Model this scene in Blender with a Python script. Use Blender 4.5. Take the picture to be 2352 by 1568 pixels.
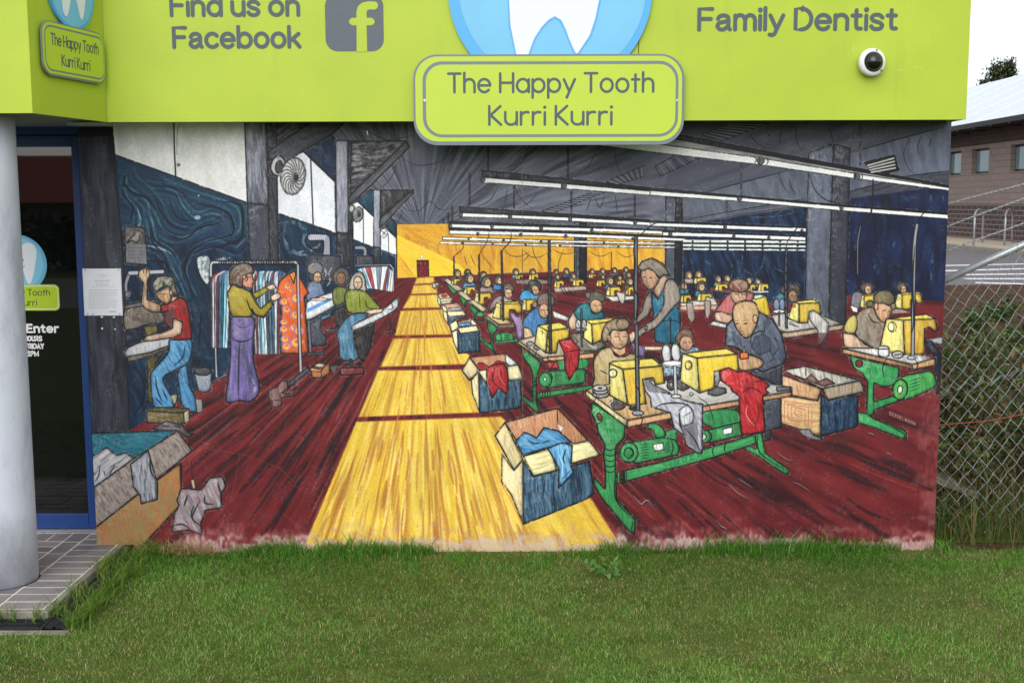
import bpy, bmesh, math, random
import numpy as np
from mathutils import Vector, Matrix
import time as _time
_t0 = _time.time()
SC = bpy.context.scene
for o in list(bpy.data.objects): bpy.data.objects.remove(o)
COL = SC.collection
# ---------------------------------------------------------------- camera (40.7 mm, looking 6.8 degrees down)
FPX = 2660.0
CAM = Vector((0, -6.45, 1.95))
_p, _r = math.radians(6.84), math.radians(-0.17)
_f = Vector((0, math.cos(_p), -math.sin(_p))); _R0 = Vector((1, 0, 0)); _U0 = _R0.cross(_f)
_R = _R0 * math.cos(_r) + _U0 * math.sin(_r); _U = _U0 * math.cos(_r) - _R0 * math.sin(_r)
cd = bpy.data.cameras.new('camera'); cd.sensor_width = 36; cd.lens = 36 * FPX / 2352; cd.clip_end = 2000; cd.clip_start = .05
cam = bpy.data.objects.new('camera', cd); COL.objects.link(cam); SC.camera = cam
cam.matrix_world = Matrix(((_R.x, _U.x, -_f.x, CAM.x), (_R.y, _U.y, -_f.y, CAM.y), (_R.z, _U.z, -_f.z, CAM.z), (0, 0, 0, 1)))
# ---------------------------------------------------------------- overcast sky and a broad, weak sun
SUN_EL, SUN_AZ = math.radians(31), math.radians(194)      # azimuth clockwise from +Y: behind the camera, a little to the left
w = bpy.data.worlds.new('World'); SC.world = w; w.use_nodes = True
nt = w.node_tree; nt.nodes.clear()
sky = nt.nodes.new('ShaderNodeTexSky'); sky.sky_type = 'NISHITA'; sky.sun_disc = False; sky.sun_elevation = SUN_EL; sky.sun_rotation = SUN_AZ
sky.air_density = 1.0; sky.dust_density = 6.0; sky.ozone_density = 1.0
hs = nt.nodes.new('ShaderNodeHueSaturation'); hs.inputs['Saturation'].default_value = .22
bg = nt.nodes.new('ShaderNodeBackground'); bg.inputs['Strength'].default_value = 0.14
wo = nt.nodes.new('ShaderNodeOutputWorld')
cl = nt.nodes.new('ShaderNodeMix'); cl.data_type = 'RGBA'; cl.inputs[0].default_value = .72; cl.inputs[7].default_value = (9.9, 10.3, 10.9, 1)      # even cloud deck over the clear-sky model
nt.links.new(sky.outputs[0], hs.inputs['Color']); nt.links.new(hs.outputs[0], cl.inputs[6]); nt.links.new(cl.outputs[2], bg.inputs[0]); nt.links.new(bg.outputs[0], wo.inputs[0])
sl = bpy.data.lights.new('sun', 'SUN'); sl.energy = 1.5; sl.angle = math.radians(60); sl.color = (1, .97, .93)
sun = bpy.data.objects.new('sun', sl); COL.objects.link(sun)
_sd3 = Vector((math.sin(SUN_AZ) * math.cos(SUN_EL), math.cos(SUN_AZ) * math.cos(SUN_EL), math.sin(SUN_EL)))
sun.rotation_euler = _sd3.to_track_quat('Z', 'Y').to_euler()
SC.view_settings.view_transform = 'Standard'; SC.view_settings.look = 'None'; SC.view_settings.exposure = 0.0; SC.view_settings.gamma = 1.0
SC.view_settings.use_curve_mapping = False
# ---------------------------------------------------------------- helpers
def ray(x, y): return _f * FPX + _R * (x - 1176) - _U * (y - 784)       # x, y in a 2352 px wide picture
def on_y(x, y, Y): d = ray(x, y); return CAM + d * ((Y - CAM.y) / d.y)
def on_z(x, y, Z): d = ray(x, y); return CAM + d * ((Z - CAM.z) / d.z)
def on_x(x, y, X): d = ray(x, y); return CAM + d * ((X - CAM.x) / d.x)
def wall_hit(x, y): q = on_y(x, y, 0.0); return q.x, q.z
def link(o, parent=None):
    COL.objects.link(o)
    if parent is not None: o.parent = parent
    return o
def tag(o, label=None, cat=None, group=None, kind=None):
    for k, v in (('label', label), ('category', cat), ('group', group), ('kind', kind)):
        if v: o[k] = v
    return o
def empty(name, loc, label=None, cat=None, group=None, rz=0):
    o = bpy.data.objects.new(name, None); o.location = loc; o.rotation_euler = (0, 0, rz); o.empty_display_size = .1
    return tag(link(o), label, cat, group)
def mesh(name, verts, faces, mat, parent=None, smooth=False, local=True):
    me = bpy.data.meshes.new(name); 
    if parent is not None and local:
        pl = parent_world(parent); verts = [(v[0] - pl[0], v[1] - pl[1], v[2] - pl[2]) for v in verts]
    me.from_pydata([tuple(v) for v in verts], [], faces); me.update()
    if mat: me.materials.append(mat)
    if smooth: me.polygons.foreach_set('use_smooth', [True] * len(me.polygons))
    return link(bpy.data.objects.new(name, me), parent)
def parent_world(p):
    v = Vector((0, 0, 0))
    while p is not None: v += p.location; p = p.parent
    return v
class MB:
    """collects solids, then makes one mesh object (world coordinates)"""
    def __init__(s): s.v = []; s.f = []
    def add(s, v, f):
        n = len(s.v); s.v += [tuple(q) for q in v]; s.f += [tuple(i + n for i in q) for q in f]; return s
    def box(s, x0, x1, y0, y1, z0, z1):
        v = [(x, y, z) for z in (z0, z1) for y in (y0, y1) for x in (x0, x1)]
        return s.add(v, [(0, 2, 3, 1), (4, 5, 7, 6), (0, 1, 5, 4), (2, 6, 7, 3), (0, 4, 6, 2), (1, 3, 7, 5)])
    def tube(s, pts, r, n=8, cap=True):
        pts = [Vector(p) for p in pts]; rings = []
        for i, p in enumerate(pts):
            t = (pts[min(i + 1, len(pts) - 1)] - pts[max(i - 1, 0)]).normalized()
            a = t.cross(Vector((0, 0, 1)) if abs(t.z) < .9 else Vector((1, 0, 0))).normalized(); b = t.cross(a)
            q = r[i] if isinstance(r, (list, tuple)) else r
            rings.append([p + (a * math.cos(2 * math.pi * k / n) + b * math.sin(2 * math.pi * k / n)) * q for k in range(n)])
        v = [q for g in rings for q in g]; f = []
        for i in range(len(pts) - 1):
            for k in range(n): k2 = (k + 1) % n; f.append((i * n + k, i * n + k2, (i + 1) * n + k2, (i + 1) * n + k))
        if cap: f.append(tuple(range(n - 1, -1, -1))); f.append(tuple((len(pts) - 1) * n + k for k in range(n)))
        return s.add(v, f)
    def prism(s, poly, tr, d0, d1):
        """poly: 2D outline; tr(u, v, d) -> world point"""
        n = len(poly); v = [tr(a, b, d0) for a, b in poly] + [tr(a, b, d1) for a, b in poly]
        return s.add(v, [tuple(range(n)), tuple(range(2 * n - 1, n - 1, -1))] + [(k, k + n, (k + 1) % n + n, (k + 1) % n) for k in range(n)])
    def build(s, name, mat, parent=None, smooth=False, bevel=0):
        o = mesh(name, s.v, s.f, mat, parent, smooth)
        bm = bmesh.new(); bm.from_mesh(o.data); bmesh.ops.recalc_face_normals(bm, faces=bm.faces); bm.to_mesh(o.data); bm.free()
        if bevel:
            m = o.modifiers.new('bevel', 'BEVEL'); m.width = bevel; m.segments = 2; m.limit_method = 'ANGLE'
        return o
def srgb(r, g, b):
    return tuple((c / 12.92 if c <= .04045 else ((c + .055) / 1.055) ** 2.4) for c in (r / 255, g / 255, b / 255)) + (1,)
def mat(name, col, rough=.6, spec=.4, metal=0, noise=None, bump=None, stain=None):
    """procedural material: base colour, optional value noise (scale, amount), bump (scale, strength), stain (colour, scale, low, high, amount)"""
    m = bpy.data.materials.new(name); m.use_nodes = True; nt = m.node_tree; b = nt.nodes['Principled BSDF']
    b.inputs['Roughness'].default_value = rough; b.inputs['Specular IOR Level'].default_value = spec; b.inputs['Metallic'].default_value = metal
    b.inputs['Base Color'].default_value = col
    tc = nt.nodes.new('ShaderNodeTexCoord'); last = None
    def N(scale, det=4, rough=.55, st=None):
        n = nt.nodes.new('ShaderNodeTexNoise'); n.inputs['Scale'].default_value = scale; n.inputs['Detail'].default_value = det; n.inputs['Roughness'].default_value = rough
        if st:
            mp = nt.nodes.new('ShaderNodeMapping'); mp.inputs['Scale'].default_value = st; nt.links.new(tc.outputs['Object'], mp.inputs[0]); nt.links.new(mp.outputs[0], n.inputs[0])
        else: nt.links.new(tc.outputs['Object'], n.inputs[0])
        return n
    def mixc(a, bcol, fac):
        x = nt.nodes.new('ShaderNodeMix'); x.data_type = 'RGBA'
        if isinstance(a, tuple): x.inputs[6].default_value = a
        else: nt.links.new(a, x.inputs[6])
        if isinstance(bcol, tuple): x.inputs[7].default_value = bcol
        else: nt.links.new(bcol, x.inputs[7])
        nt.links.new(fac, x.inputs[0]); return x.outputs[2]
    out = col
    if noise:
        st = noise[2] if len(noise) > 2 else None
        n = N(noise[0], st=st); mr = nt.nodes.new('ShaderNodeMapRange'); mr.inputs[1].default_value = .3; mr.inputs[2].default_value = .7; nt.links.new(n.outputs[0], mr.inputs[0])
        a = noise[1]; lo = tuple(c * (1 - a) for c in col[:3]) + (1,); hi = tuple(min(1, c * (1 + a)) for c in col[:3]) + (1,)
        out = mixc(lo, hi, mr.outputs[0])
    if stain:
        for (scol, sc, lo, hi, am, st) in ([stain] if not isinstance(stain, list) else stain):
            n = N(sc, 6, .65, st); mr = nt.nodes.new('ShaderNodeMapRange'); mr.inputs[1].default_value = lo; mr.inputs[2].default_value = hi; mr.inputs[4].default_value = am
            nt.links.new(n.outputs[0], mr.inputs[0]); out = mixc(out, scol, mr.outputs[0])
    if not isinstance(out, tuple): nt.links.new(out, b.inputs['Base Color'])
    if bump:
        n = N(bump[0], 6, .6); bp = nt.nodes.new('ShaderNodeBump'); bp.inputs['Strength'].default_value = bump[1]; bp.inputs['Distance'].default_value = bump[2] if len(bump) > 2 else .01
        nt.links.new(n.outputs[0], bp.inputs['Height']); nt.links.new(bp.outputs[0], b.inputs['Normal'])
    return m
def attr_mat(name, rough=.6, spec=.3, trans=0):
    """base colour from the mesh's own 'tint' colour attribute (one colour for each blade or leaf)"""
    m = bpy.data.materials.new(name); m.use_nodes = True; nt = m.node_tree; b = nt.nodes['Principled BSDF']
    a = nt.nodes.new('ShaderNodeAttribute'); a.attribute_name = 'tint'; nt.links.new(a.outputs['Color'], b.inputs['Base Color'])
    b.inputs['Roughness'].default_value = rough; b.inputs['Specular IOR Level'].default_value = spec
    if trans:
        t = nt.nodes.new('ShaderNodeBsdfTranslucent'); nt.links.new(a.outputs['Color'], t.inputs['Color']); x = nt.nodes.new('ShaderNodeMixShader'); x.inputs[0].default_value = trans
        nt.links.new(b.outputs[0], x.inputs[1]); nt.links.new(t.outputs[0], x.inputs[2]); nt.links.new(x.outputs[0], nt.nodes['Material Output'].inputs[0])
    return m
def soup(name, V3, tint, mat, parent=None):
    """V3: (n, k, 3) polygons with one tint (n, 3) each -> one mesh object"""
    n, k, _ = V3.shape; me = bpy.data.meshes.new(name)
    if parent is not None: V3 = V3 - np.array(parent_world(parent))
    me.vertices.add(n * k); me.vertices.foreach_set('co', V3.astype(np.float32).ravel())
    me.loops.add(n * k); me.loops.foreach_set('vertex_index', np.arange(n * k, dtype=np.int32))
    me.polygons.add(n); me.polygons.foreach_set('loop_start', np.arange(n, dtype=np.int32) * k); me.polygons.foreach_set('loop_total', np.full(n, k, np.int32))
    me.update(calc_edges=True)
    ca = me.color_attributes.new('tint', 'FLOAT_COLOR', 'POINT')
    c = np.ones((n, k, 4), np.float32); c[:, :, :3] = tint[:, None, :]; ca.data.foreach_set('color', c.ravel())
    me.materials.append(mat); return link(bpy.data.objects.new(name, me), parent)
def ribbon(poly, w, tr, d, closed=False):
    """flat round-capped stroke along a 2D polyline -> verts, faces"""
    p = [Vector(q) for q in poly]
    if (p[0] - p[-1]).length < 1e-6 and len(p) > 3: closed = True; p = p[:-1]
    n = len(p); L, Rr = [], []
    for i in range(n):
        a = p[i - 1] if (i or closed) else p[0]; b = p[(i + 1) % n] if (i < n - 1 or closed) else p[-1]
        t = b - a
        if t.length < 1e-9: t = Vector((0, 1))
        t.normalize(); m = Vector((-t.y, t.x)); sc = 1.0
        if 0 < i < n - 1:
            u = (p[i] - p[i - 1]).normalized(); q = abs(Vector((-u.y, u.x)).dot(m)); sc = min(1 / max(q, .35), 1.9)
        L.append(p[i] + m * w / 2 * sc); Rr.append(p[i] - m * w / 2 * sc)
    v = [tr(q.x, q.y, d) for q in L] + [tr(q.x, q.y, d) for q in Rr]; f = []
    for i in range(n if closed else n - 1): j = (i + 1) % n; f.append((i, i + n, j + n, j))
    if not closed:
        for end in (0, n - 1):
            c = p[end]; t = (p[1] - p[0]) if end == 0 else (p[-1] - p[-2])
            a0 = math.atan2(t.y, t.x) + (math.pi / 2 if end == 0 else -math.pi / 2)
            k = len(v); v += [tr(c.x + w / 2 * math.cos(a0 + math.pi * q / 8), c.y + w / 2 * math.sin(a0 + math.pi * q / 8), d) for q in range(9)]
            f.append(tuple(range(k, k + 9)))
    return v, f
def lettering(text, x0, x1, base, cap, w, tr, mat_, parent, glyphs, gap=.22, d=.0015, name='letter'):
    """text between x0 and x1 (local u), each letter a child mesh"""
    tot = sum(glyphs[c][1] + (gap if c != ' ' else 0) for c in text) * cap; tot -= gap * cap
    sx = (x1 - x0 - w) / max(tot, 1e-6); u = x0 + w / 2
    for ch in text:
        st, adv = glyphs[ch]; V3, F3 = [], []
        for k, q in enumerate(st):
            v, f = ribbon([(u + a * cap * sx, base + w / 2 + b * (cap - w)) for a, b in q], w * (1.25 if ch == 'i' and k == 1 else 1), tr, d + k * .00012)
            n = len(V3); V3 += v; F3 += [tuple(i + n for i in g) for g in f]
        if V3: mesh(name, V3, F3, mat_, parent)
        u += (adv + (gap if ch != ' ' else 0)) * cap * sx
def rrect(x0, x1, y0, y1, r, n=8):
    o = []
    for cx, cy, a in ((x1 - r, y1 - r, 0), (x0 + r, y1 - r, 90), (x0 + r, y0 + r, 180), (x1 - r, y0 + r, 270)):
        for k in range(n + 1): t = math.radians(a + 90 * k / n); o.append((cx + r * math.cos(t), cy + r * math.sin(t)))
    return o
random.seed(5); RNG = np.random.RandomState(5)
# ---------------------------------------------------------------- rounded stroke lettering
def _arc(cx, cy, rx, ry, a0, a1, n=14):
    return [(cx + rx * math.cos(math.radians(a0 + (a1 - a0) * i / n)), cy + ry * math.sin(math.radians(a0 + (a1 - a0) * i / n))) for i in range(n + 1)]
def _crv(p, n=7):
    o = []
    for i in range(len(p) - 1):
        p0, p1, p2, p3 = p[max(i - 1, 0)], p[i], p[i + 1], p[min(i + 2, len(p) - 1)]
        for k in range(n):
            t = k / n
            o.append(tuple(.5 * (2 * b + (c - a) * t + (2 * a - 5 * b + 4 * c - d) * t * t + (3 * b - a - 3 * c + d) * t ** 3) for a, b, c, d in zip(p0, p1, p2, p3)))
    return o + [p[-1]]
_S = lambda w, h: _crv([(w, .8 * h), (.78 * w, .96 * h), (.5 * w, h), (.18 * w, .95 * h), (.03 * w, .77 * h), (.2 * w, .59 * h), (.5 * w, .51 * h), (.82 * w, .42 * h), (w, .24 * h), (.82 * w, .05 * h), (.5 * w, 0), (.2 * w, .04 * h), (0, .2 * h)])
_bowl = _arc(.3, .35, .3, .35, 0, 360, 26)
_hump = lambda x, w: [(x, .40)] + _arc(x + w / 2, .43, w / 2, .27, 180, 0) + [(x + w, 0)]
GLYPH = {
 ' ': ([], .32),
 'T': ([[(0, 1), (.62, 1)], [(.31, 1), (.31, 0)]], .62), 'H': ([[(0, 1), (0, 0)], [(.66, 1), (.66, 0)], [(0, .5), (.66, .5)]], .66),
 'h': ([[(0, 1.04), (0, 0)], _hump(0, .52)], .52), 'e': ([[(.02, .36), (.6, .36)], _arc(.3, .35, .3, .35, 2, 318, 24)], .6),
 'a': ([_bowl, [(.6, .68), (.6, 0)]], .6), 'p': ([_bowl, [(0, .68), (0, -.3)]], .6), 'b': ([_bowl, [(0, 1.04), (0, 0)]], .6), 'd': ([_bowl, [(.6, 1.04), (.6, 0)]], .6),
 'y': ([[(0, .68), (.28, .03)], [(.56, .68), (.15, -.3)]], .56), 'o': ([_bowl], .6), 't': ([[(.17, .92), (.17, 0)], [(0, .66), (.36, .66)]], .36),
 'K': ([[(0, 1), (0, 0)], [(.52, 1), (.06, .52), (.55, 0)]], .55), 'k': ([[(0, 1.04), (0, 0)], [(.46, .68), (.04, .3)], [(.17, .42), (.5, 0)]], .5),
 'u': ([[(0, .68)] + _arc(.27, .28, .27, .28, 180, 360) + [(.54, .28)], [(.54, .68), (.54, 0)]], .54), 'r': ([[(0, .68), (0, 0)], [(0, .38)] + _arc(.26, .42, .26, .26, 170, 70)], .36),
 'i': ([[(0, .66), (0, 0)], [(0, .94), (0, .945)]], 0.0), 'l': ([[(0, 1.04), (0, 0)]], 0.0),
 'F': ([[(0, 0), (0, 1), (.56, 1)], [(0, .52), (.5, .52)]], .56), 'n': ([[(0, .68), (0, 0)], _hump(0, .52)], .52), 'm': ([[(0, .68), (0, 0)], _hump(0, .43), _hump(.43, .43)], .86),
 's': ([_S(.48, .7)], .48), 'c': ([_arc(.3, .35, .3, .35, 42, 318, 22)], .53), 'D': ([[(0, 0), (0, 1), (.26, 1)] + _arc(.26, .5, .42, .5, 90, -90) + [(0, 0)]], .68),
 'E': ([[(.54, 1), (0, 1), (0, 0), (.56, 0)], [(0, .52), (.5, .52)]], .56), 'O': ([_arc(.32, .5, .32, .5, 0, 360, 26)], .64), 'U': ([[(0, 1), (0, .3)] + _arc(.28, .3, .28, .3, 180, 360) + [(.56, 1)]], .56),
 'R': ([[(0, 0), (0, 1), (.28, 1)] + _arc(.28, .75, .26, .25, 90, -90) + [(0, .5)], [(.28, .5), (.56, 0)]], .56), 'S': ([_S(.54, 1)], .54), 'I': ([[(0, 1), (0, 0)]], 0.0),
 'A': ([[(0, 0), (.3, 1), (.6, 0)], [(.1, .32), (.5, .32)]], .6), 'Y': ([[(0, 1), (.29, .48), (.58, 1)], [(.29, .48), (.29, 0)]], .58), 'P': ([[(0, 0), (0, 1), (.28, 1)] + _arc(.28, .73, .27, .27, 90, -90) + [(0, .46)]], .55),
 'M': ([[(0, 0), (0, 1), (.36, .2), (.72, 1), (.72, 0)]], .72), 'N': ([[(0, 0), (0, 1), (.6, 0), (.6, 1)]], .6), 'G': ([_arc(.33, .5, .33, .5, 45, 330, 22) + [(.66, .45), (.38, .45)]], .66), 'L': ([[(0, 1), (0, 0), (.5, 0)]], .5), 'B': ([[(0, 0), (0, 1), (.28, 1)] + _arc(.28, .76, .24, .24, 90, -90) + [(0, .52), (.3, .52)] + _arc(.3, .26, .26, .26, 90, -90) + [(0, 0)]], .56), 'W': ([[(0, 1), (.22, 0), (.44, .8), (.66, 0), (.88, 1)]], .88),
 'w': ([[(0, .68), (.18, 0), (.36, .6), (.54, 0), (.72, .68)]], .72),
 '5': ([_crv([(.5, 1), (.08, 1), (.04, .56), (.3, .64), (.54, .5), (.56, .25), (.36, .01), (.1, .03), (0, .16)])], .56), 'g': ([_bowl, [(.6, .68), (.6, -.1)] + _arc(.32, -.08, .28, .22, 0, -150)], .6),
}
# the bolder lettering has a two-storey a, a hooked y and a t with a foot
GLYPH2 = dict(GLYPH)
GLYPH2['a'] = ([_crv([(.03, .52), (.12, .65), (.28, .69), (.44, .63), (.49, .48), (.49, .14), (.56, .01)]), _crv([(.49, .42), (.3, .38), (.1, .32), (.01, .17), (.12, .02), (.3, .02), (.49, .2)])], .56)
GLYPH2['y'] = ([[(0, .68), (.28, .03)], _crv([(.56, .68), (.28, .0), (.2, -.2), (.1, -.27), (-.02, -.25)])], .56)
GLYPH2['t'] = ([_crv([(.17, .92), (.17, .6), (.17, .2), (.22, .05), (.38, .03)]), [(0, .66), (.36, .66)]], .38)
# ---------------------------------------------------------------- mural: a small brush painter (numpy)
PPM = 480.0
MX0, MX1, MZ0, MZ1 = -2.43, 2.45, -0.12, 2.46
CW, CH = int((MX1 - MX0) * PPM), int((MZ1 - MZ0) * PPM)
cv = np.zeros((CH, CW, 3), np.float32)
_rs = np.random.RandomState(7)
_tab = _rs.rand(256, 256).astype(np.float32)
def vn(x, y):
    xi = np.floor(x); yi = np.floor(y); fx = x - xi; fy = y - yi
    fx = fx * fx * (3 - 2 * fx); fy = fy * fy * (3 - 2 * fy)
    a = xi.astype(np.int64) & 255; b = yi.astype(np.int64) & 255
    a1 = (a + 1) & 255; b1 = (b + 1) & 255
    return (_tab[b, a] * (1 - fx) + _tab[b, a1] * fx) * (1 - fy) + (_tab[b1, a] * (1 - fx) + _tab[b1, a1] * fx) * fy
_view = [0.0, 0.0, 0.5]
def V(x, y, s=0.5): _view[:] = [x, y, s]
def tocv(pts):
    """flat list in the current view -> canvas pixels on the wall plane"""
    a = np.asarray(pts, float).reshape(-1, 2)
    sx = (_view[0] + a[:, 0] * _view[2]) / 1.741497; sy = (_view[1] + a[:, 1] * _view[2]) / 1.741497
    o = np.empty_like(a)
    for i in range(len(a)):
        X, Z = wall_hit(sx[i], sy[i])
        o[i] = ((X - MX0) * PPM, (MZ1 - Z) * PPM)
    return o
def wpx(w): return w * _view[2] / 715.8 * PPM
def crom(p, closed, n=6):
    m = len(p)
    if m < 3: return p
    out = []
    for i in range(m if closed else m - 1):
        if closed: p0, p1, p2, p3 = p[i - 1], p[i], p[(i + 1) % m], p[(i + 2) % m]
        else: p0, p1, p2, p3 = p[max(i - 1, 0)], p[i], p[i + 1], p[min(i + 2, m - 1)]
        for k in range(n):
            t = k / n; t2 = t * t; t3 = t2 * t
            out.append(.5 * (2 * p1 + (p2 - p0) * t + (2 * p0 - 5 * p1 + 4 * p2 - p3) * t2 + (3 * p1 - p0 - 3 * p2 + p3) * t3))
    if not closed: out.append(p[-1])
    return np.array(out)
def polymask(p):
    x0 = max(int(p[:, 0].min()) - 1, 0); x1 = min(int(p[:, 0].max()) + 2, CW)
    y0 = max(int(p[:, 1].min()) - 1, 0); y1 = min(int(p[:, 1].max()) + 2, CH)
    if x1 <= x0 or y1 <= y0: return None
    m = np.zeros((y1 - y0, x1 - x0 + 1), np.float32)
    ax, ay = p[:, 0], p[:, 1]; bx, by = np.roll(ax, -1), np.roll(ay, -1)
    dy = np.where(np.abs(by - ay) < 1e-9, 1e-9, by - ay); sl = (bx - ax) / dy
    W = x1 - x0
    for r in range(y1 - y0):
        row = m[r]
        for s in (.17, .5, .83):
            yy = y0 + r + s
            k = (ay <= yy) != (by <= yy)
            if not k.any(): continue
            xs = np.sort(ax[k] + (yy - ay[k]) * sl[k]) - x0
            for i in range(0, len(xs) - 1, 2):
                a = min(max(xs[i], 0), W); b = min(max(xs[i + 1], 0), W)
                if b <= a: continue
                ia, ib = int(a), int(b)
                if ia == ib: row[ia] += b - a
                else:
                    row[ia] += ia + 1 - a; row[ib] += b - ib
                    if ib > ia + 1: row[ia + 1:ib] += 1
    return x0, y0, np.clip(m[:, :W] / 3, 0, 1)
def put(x0, y0, m, col, al=1.0):
    h, w = m.shape
    v = cv[y0:y0 + h, x0:x0 + w]
    a = (m * al)[..., None]
    v *= 1 - a; v += a * col
_sd = [0.0]
def brush(x0, y0, h, w, c, c2, mix, ang, L, wd, sh, rad, c3=None):
    Y, X = np.mgrid[y0:y0 + h, x0:x0 + w].astype(np.float32)
    _sd[0] += 17.3; s = _sd[0]
    if rad is not None:
        dx = X - rad[0]; dy = Y - rad[1]; r = np.hypot(dx, dy)
        u = r / L; v = np.arctan2(dy, dx) * wd
    else:
        a = math.radians(ang); wx = vn(X / 60 + s, Y / 60) * 16
        u = (X * math.cos(a) + Y * math.sin(a)) / L; v = (-X * math.sin(a) + Y * math.cos(a) + wx) / wd
    n = .6 * vn(u + s, v + s * 2) + .4 * vn(u * 2.1 + s * 3, v * 2.3)
    t = np.clip((n - .5) * sh + .5, 0, 1)[..., None] * mix
    col = np.asarray(c, np.float32) * (1 - t) + np.asarray(c2, np.float32) * t
    if c3 is not None:
        n = .6 * vn(u * .8 + s * 5, v * .7 + s) + .4 * vn(u * 2 + s * 7, v * 2.7)
        t = np.clip((n - .62) * sh * 1.6 + .3, 0, 1)[..., None] * mix
        col = col * (1 - t) + np.asarray(c3, np.float32) * t
    g = vn(X / 2.1 + s, Y / 2.1) - .5
    return col * (1 + .09 * g[..., None])
BK = (12, 12, 16)
def bblur(m, r):
    for ax in (0, 1):
        p = np.pad(m, [(r + 1, r) if a == ax else (0, 0) for a in (0, 1)]); c = np.cumsum(p, ax)
        m = (c[2 * r + 1:] - c[:-2 * r - 1]) / (2 * r + 1) if ax == 0 else (c[:, 2 * r + 1:] - c[:, :-2 * r - 1]) / (2 * r + 1)
    return m
def S(pts, c=None, ol=7, sm=0, c2=None, mix=.55, ang=80, L=26, wd=3.2, sh=2.6, rad=None, oc=BK, c3=None, al=1, model=1):
    """a filled, brushed and outlined shape"""
    p = tocv(pts)
    if sm: p = crom(p, True)
    if c is not None:
        r = polymask(p)
        if r:
            x0, y0, m = r
            if c2 is None: c2 = [min(255, q * 1.24 + 12) for q in c]
            if c3 is None and model and ol >= 6: c3 = [q * .7 for q in c]
            col = brush(x0, y0, *m.shape, c, c2, mix, ang, L, wd, sh, rad, c3)
            if model and ol >= 5 and min(m.shape) > 6:
                # modelled like the original: chalky halo outside, dark edge and a lighter middle inside
                line(np.vstack([p, p[:1]]), wpx(ol) * 2 + 3.2, (186, 182, 178), 0, .42, .95)
                r = int(max(2, min(9, min(m.shape) / 5))); e = np.clip(1.55 - 1.75 * bblur(m, r), 0, 1)
                h_, w_ = m.shape; yy, xx = np.mgrid[0:h_, 0:w_].astype(np.float32)
                g = .5 + .5 * ((xx / w_ - .5) * .9 + (yy / h_ - .5) * .8)
                nn = vn((xx + x0) / 3.1 + _sd[0], (yy + y0) / 4.3) * .5 + vn((xx + x0) / 12, (yy + y0) / 9 + _sd[0]) * .5
                k = (1 - .62 * np.clip(e * (.35 + .9 * g) * (.5 + nn), 0, .85)) * (1.08 - .2 * g * (.4 + nn))
                col = col * k[..., None]
                hl = np.clip((1 - e) * (.62 - g) * 2.2, 0, 1) * np.clip((nn - .45) * 4, 0, 1) * .34
                col = col + (np.array((246, 240, 228), np.float32) - col) * hl[..., None]
            put(x0, y0, m, col, al)
    if ol: line(np.vstack([p, p[:1]]), wpx(ol) * 1.2, oc, 0, .93, .5, .35)
def line(p, w, col, taper=0, al=1.0, dry=0, soft=0):
    w = max(w, .9)
    x0 = max(int(p[:, 0].min() - w) - 2, 0); x1 = min(int(p[:, 0].max() + w) + 3, CW)
    y0 = max(int(p[:, 1].min() - w) - 2, 0); y1 = min(int(p[:, 1].max() + w) + 3, CH)
    if x1 <= x0 or y1 <= y0: return
    m = np.zeros((y1 - y0, x1 - x0), np.float32)
    n = len(p) - 1; _sd[0] += 3.7
    for i in range(n):
        a, b = p[i], p[i + 1]
        f = 1.0
        if taper:
            t = (i + .5) / n
            f = max(.25, math.sin(math.pi * min(max(t, .04), .96)) ** .6) if taper == 1 else max(.15, 1 - t)
        r = w * .5 * f * (.8 + .4 * float(vn(np.float32(_sd[0] + i * .23), np.float32(1.5))))
        e = r + 1.5
        bx0 = max(int(min(a[0], b[0]) - e), x0); bx1 = min(int(max(a[0], b[0]) + e) + 1, x1)
        by0 = max(int(min(a[1], b[1]) - e), y0); by1 = min(int(max(a[1], b[1]) + e) + 1, y1)
        if bx1 <= bx0 or by1 <= by0: continue
        Y, X = np.mgrid[by0:by1, bx0:bx1].astype(np.float32); X += .5; Y += .5
        d = b - a; ll = max(float(d @ d), 1e-6)
        t = np.clip(((X - a[0]) * d[0] + (Y - a[1]) * d[1]) / ll, 0, 1)
        dd = np.hypot(X - a[0] - t * d[0], Y - a[1] - t * d[1])
        q = np.clip((r + .5 - dd) / max(soft * r, 1), 0, 1)
        v = m[by0 - y0:by1 - y0, bx0 - x0:bx1 - x0]; np.maximum(v, q, out=v)
    if dry:
        Y, X = np.mgrid[y0:y1, x0:x1].astype(np.float32)
        m *= np.clip((vn(X / 1.7 + _sd[0], Y / 1.7) + vn(X / 9, Y / 9 + _sd[0]) - 1.0 * dry) * 3, 0, 1)
    put(x0, y0, m, np.asarray(col, np.float32), al)
def K(pts, w=7, col=BK, sm=1, taper=1, al=1.0, dry=0, soft=0):
    p = tocv(pts)
    p = crom(p, False) if (sm and len(p) > 2) else np.array([p[0] + (p[-1] - p[0]) * t for t in np.linspace(0, 1, 7)]) if len(p) == 2 else p
    line(p, wpx(w), col, taper, al, dry, soft)
def TB(pts, w, col, o=8, sm=1, hi=None):
    """an outlined tube or pipe along a path"""
    K(pts, w + 2 * o, BK, sm, 0); K(pts, w, col, sm, 0)
    if hi:
        a = np.asarray(pts, float); a[0::2] -= w * .2; K(a, w * .3, hi, sm, 0, .8, .7)
def EL(cx, cy, rx, ry, rot=0, n=18):
    a = np.linspace(0, 2 * math.pi, n, endpoint=False); r = math.radians(rot)
    x = rx * np.cos(a); y = ry * np.sin(a)
    return np.stack([cx + x * math.cos(r) - y * math.sin(r), cy + x * math.sin(r) + y * math.cos(r)], 1).ravel()
def E_(cx, cy, rx, ry, c, ol=6, rot=0, **k): S(EL(cx, cy, rx, ry, rot), c, ol, **k)
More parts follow.
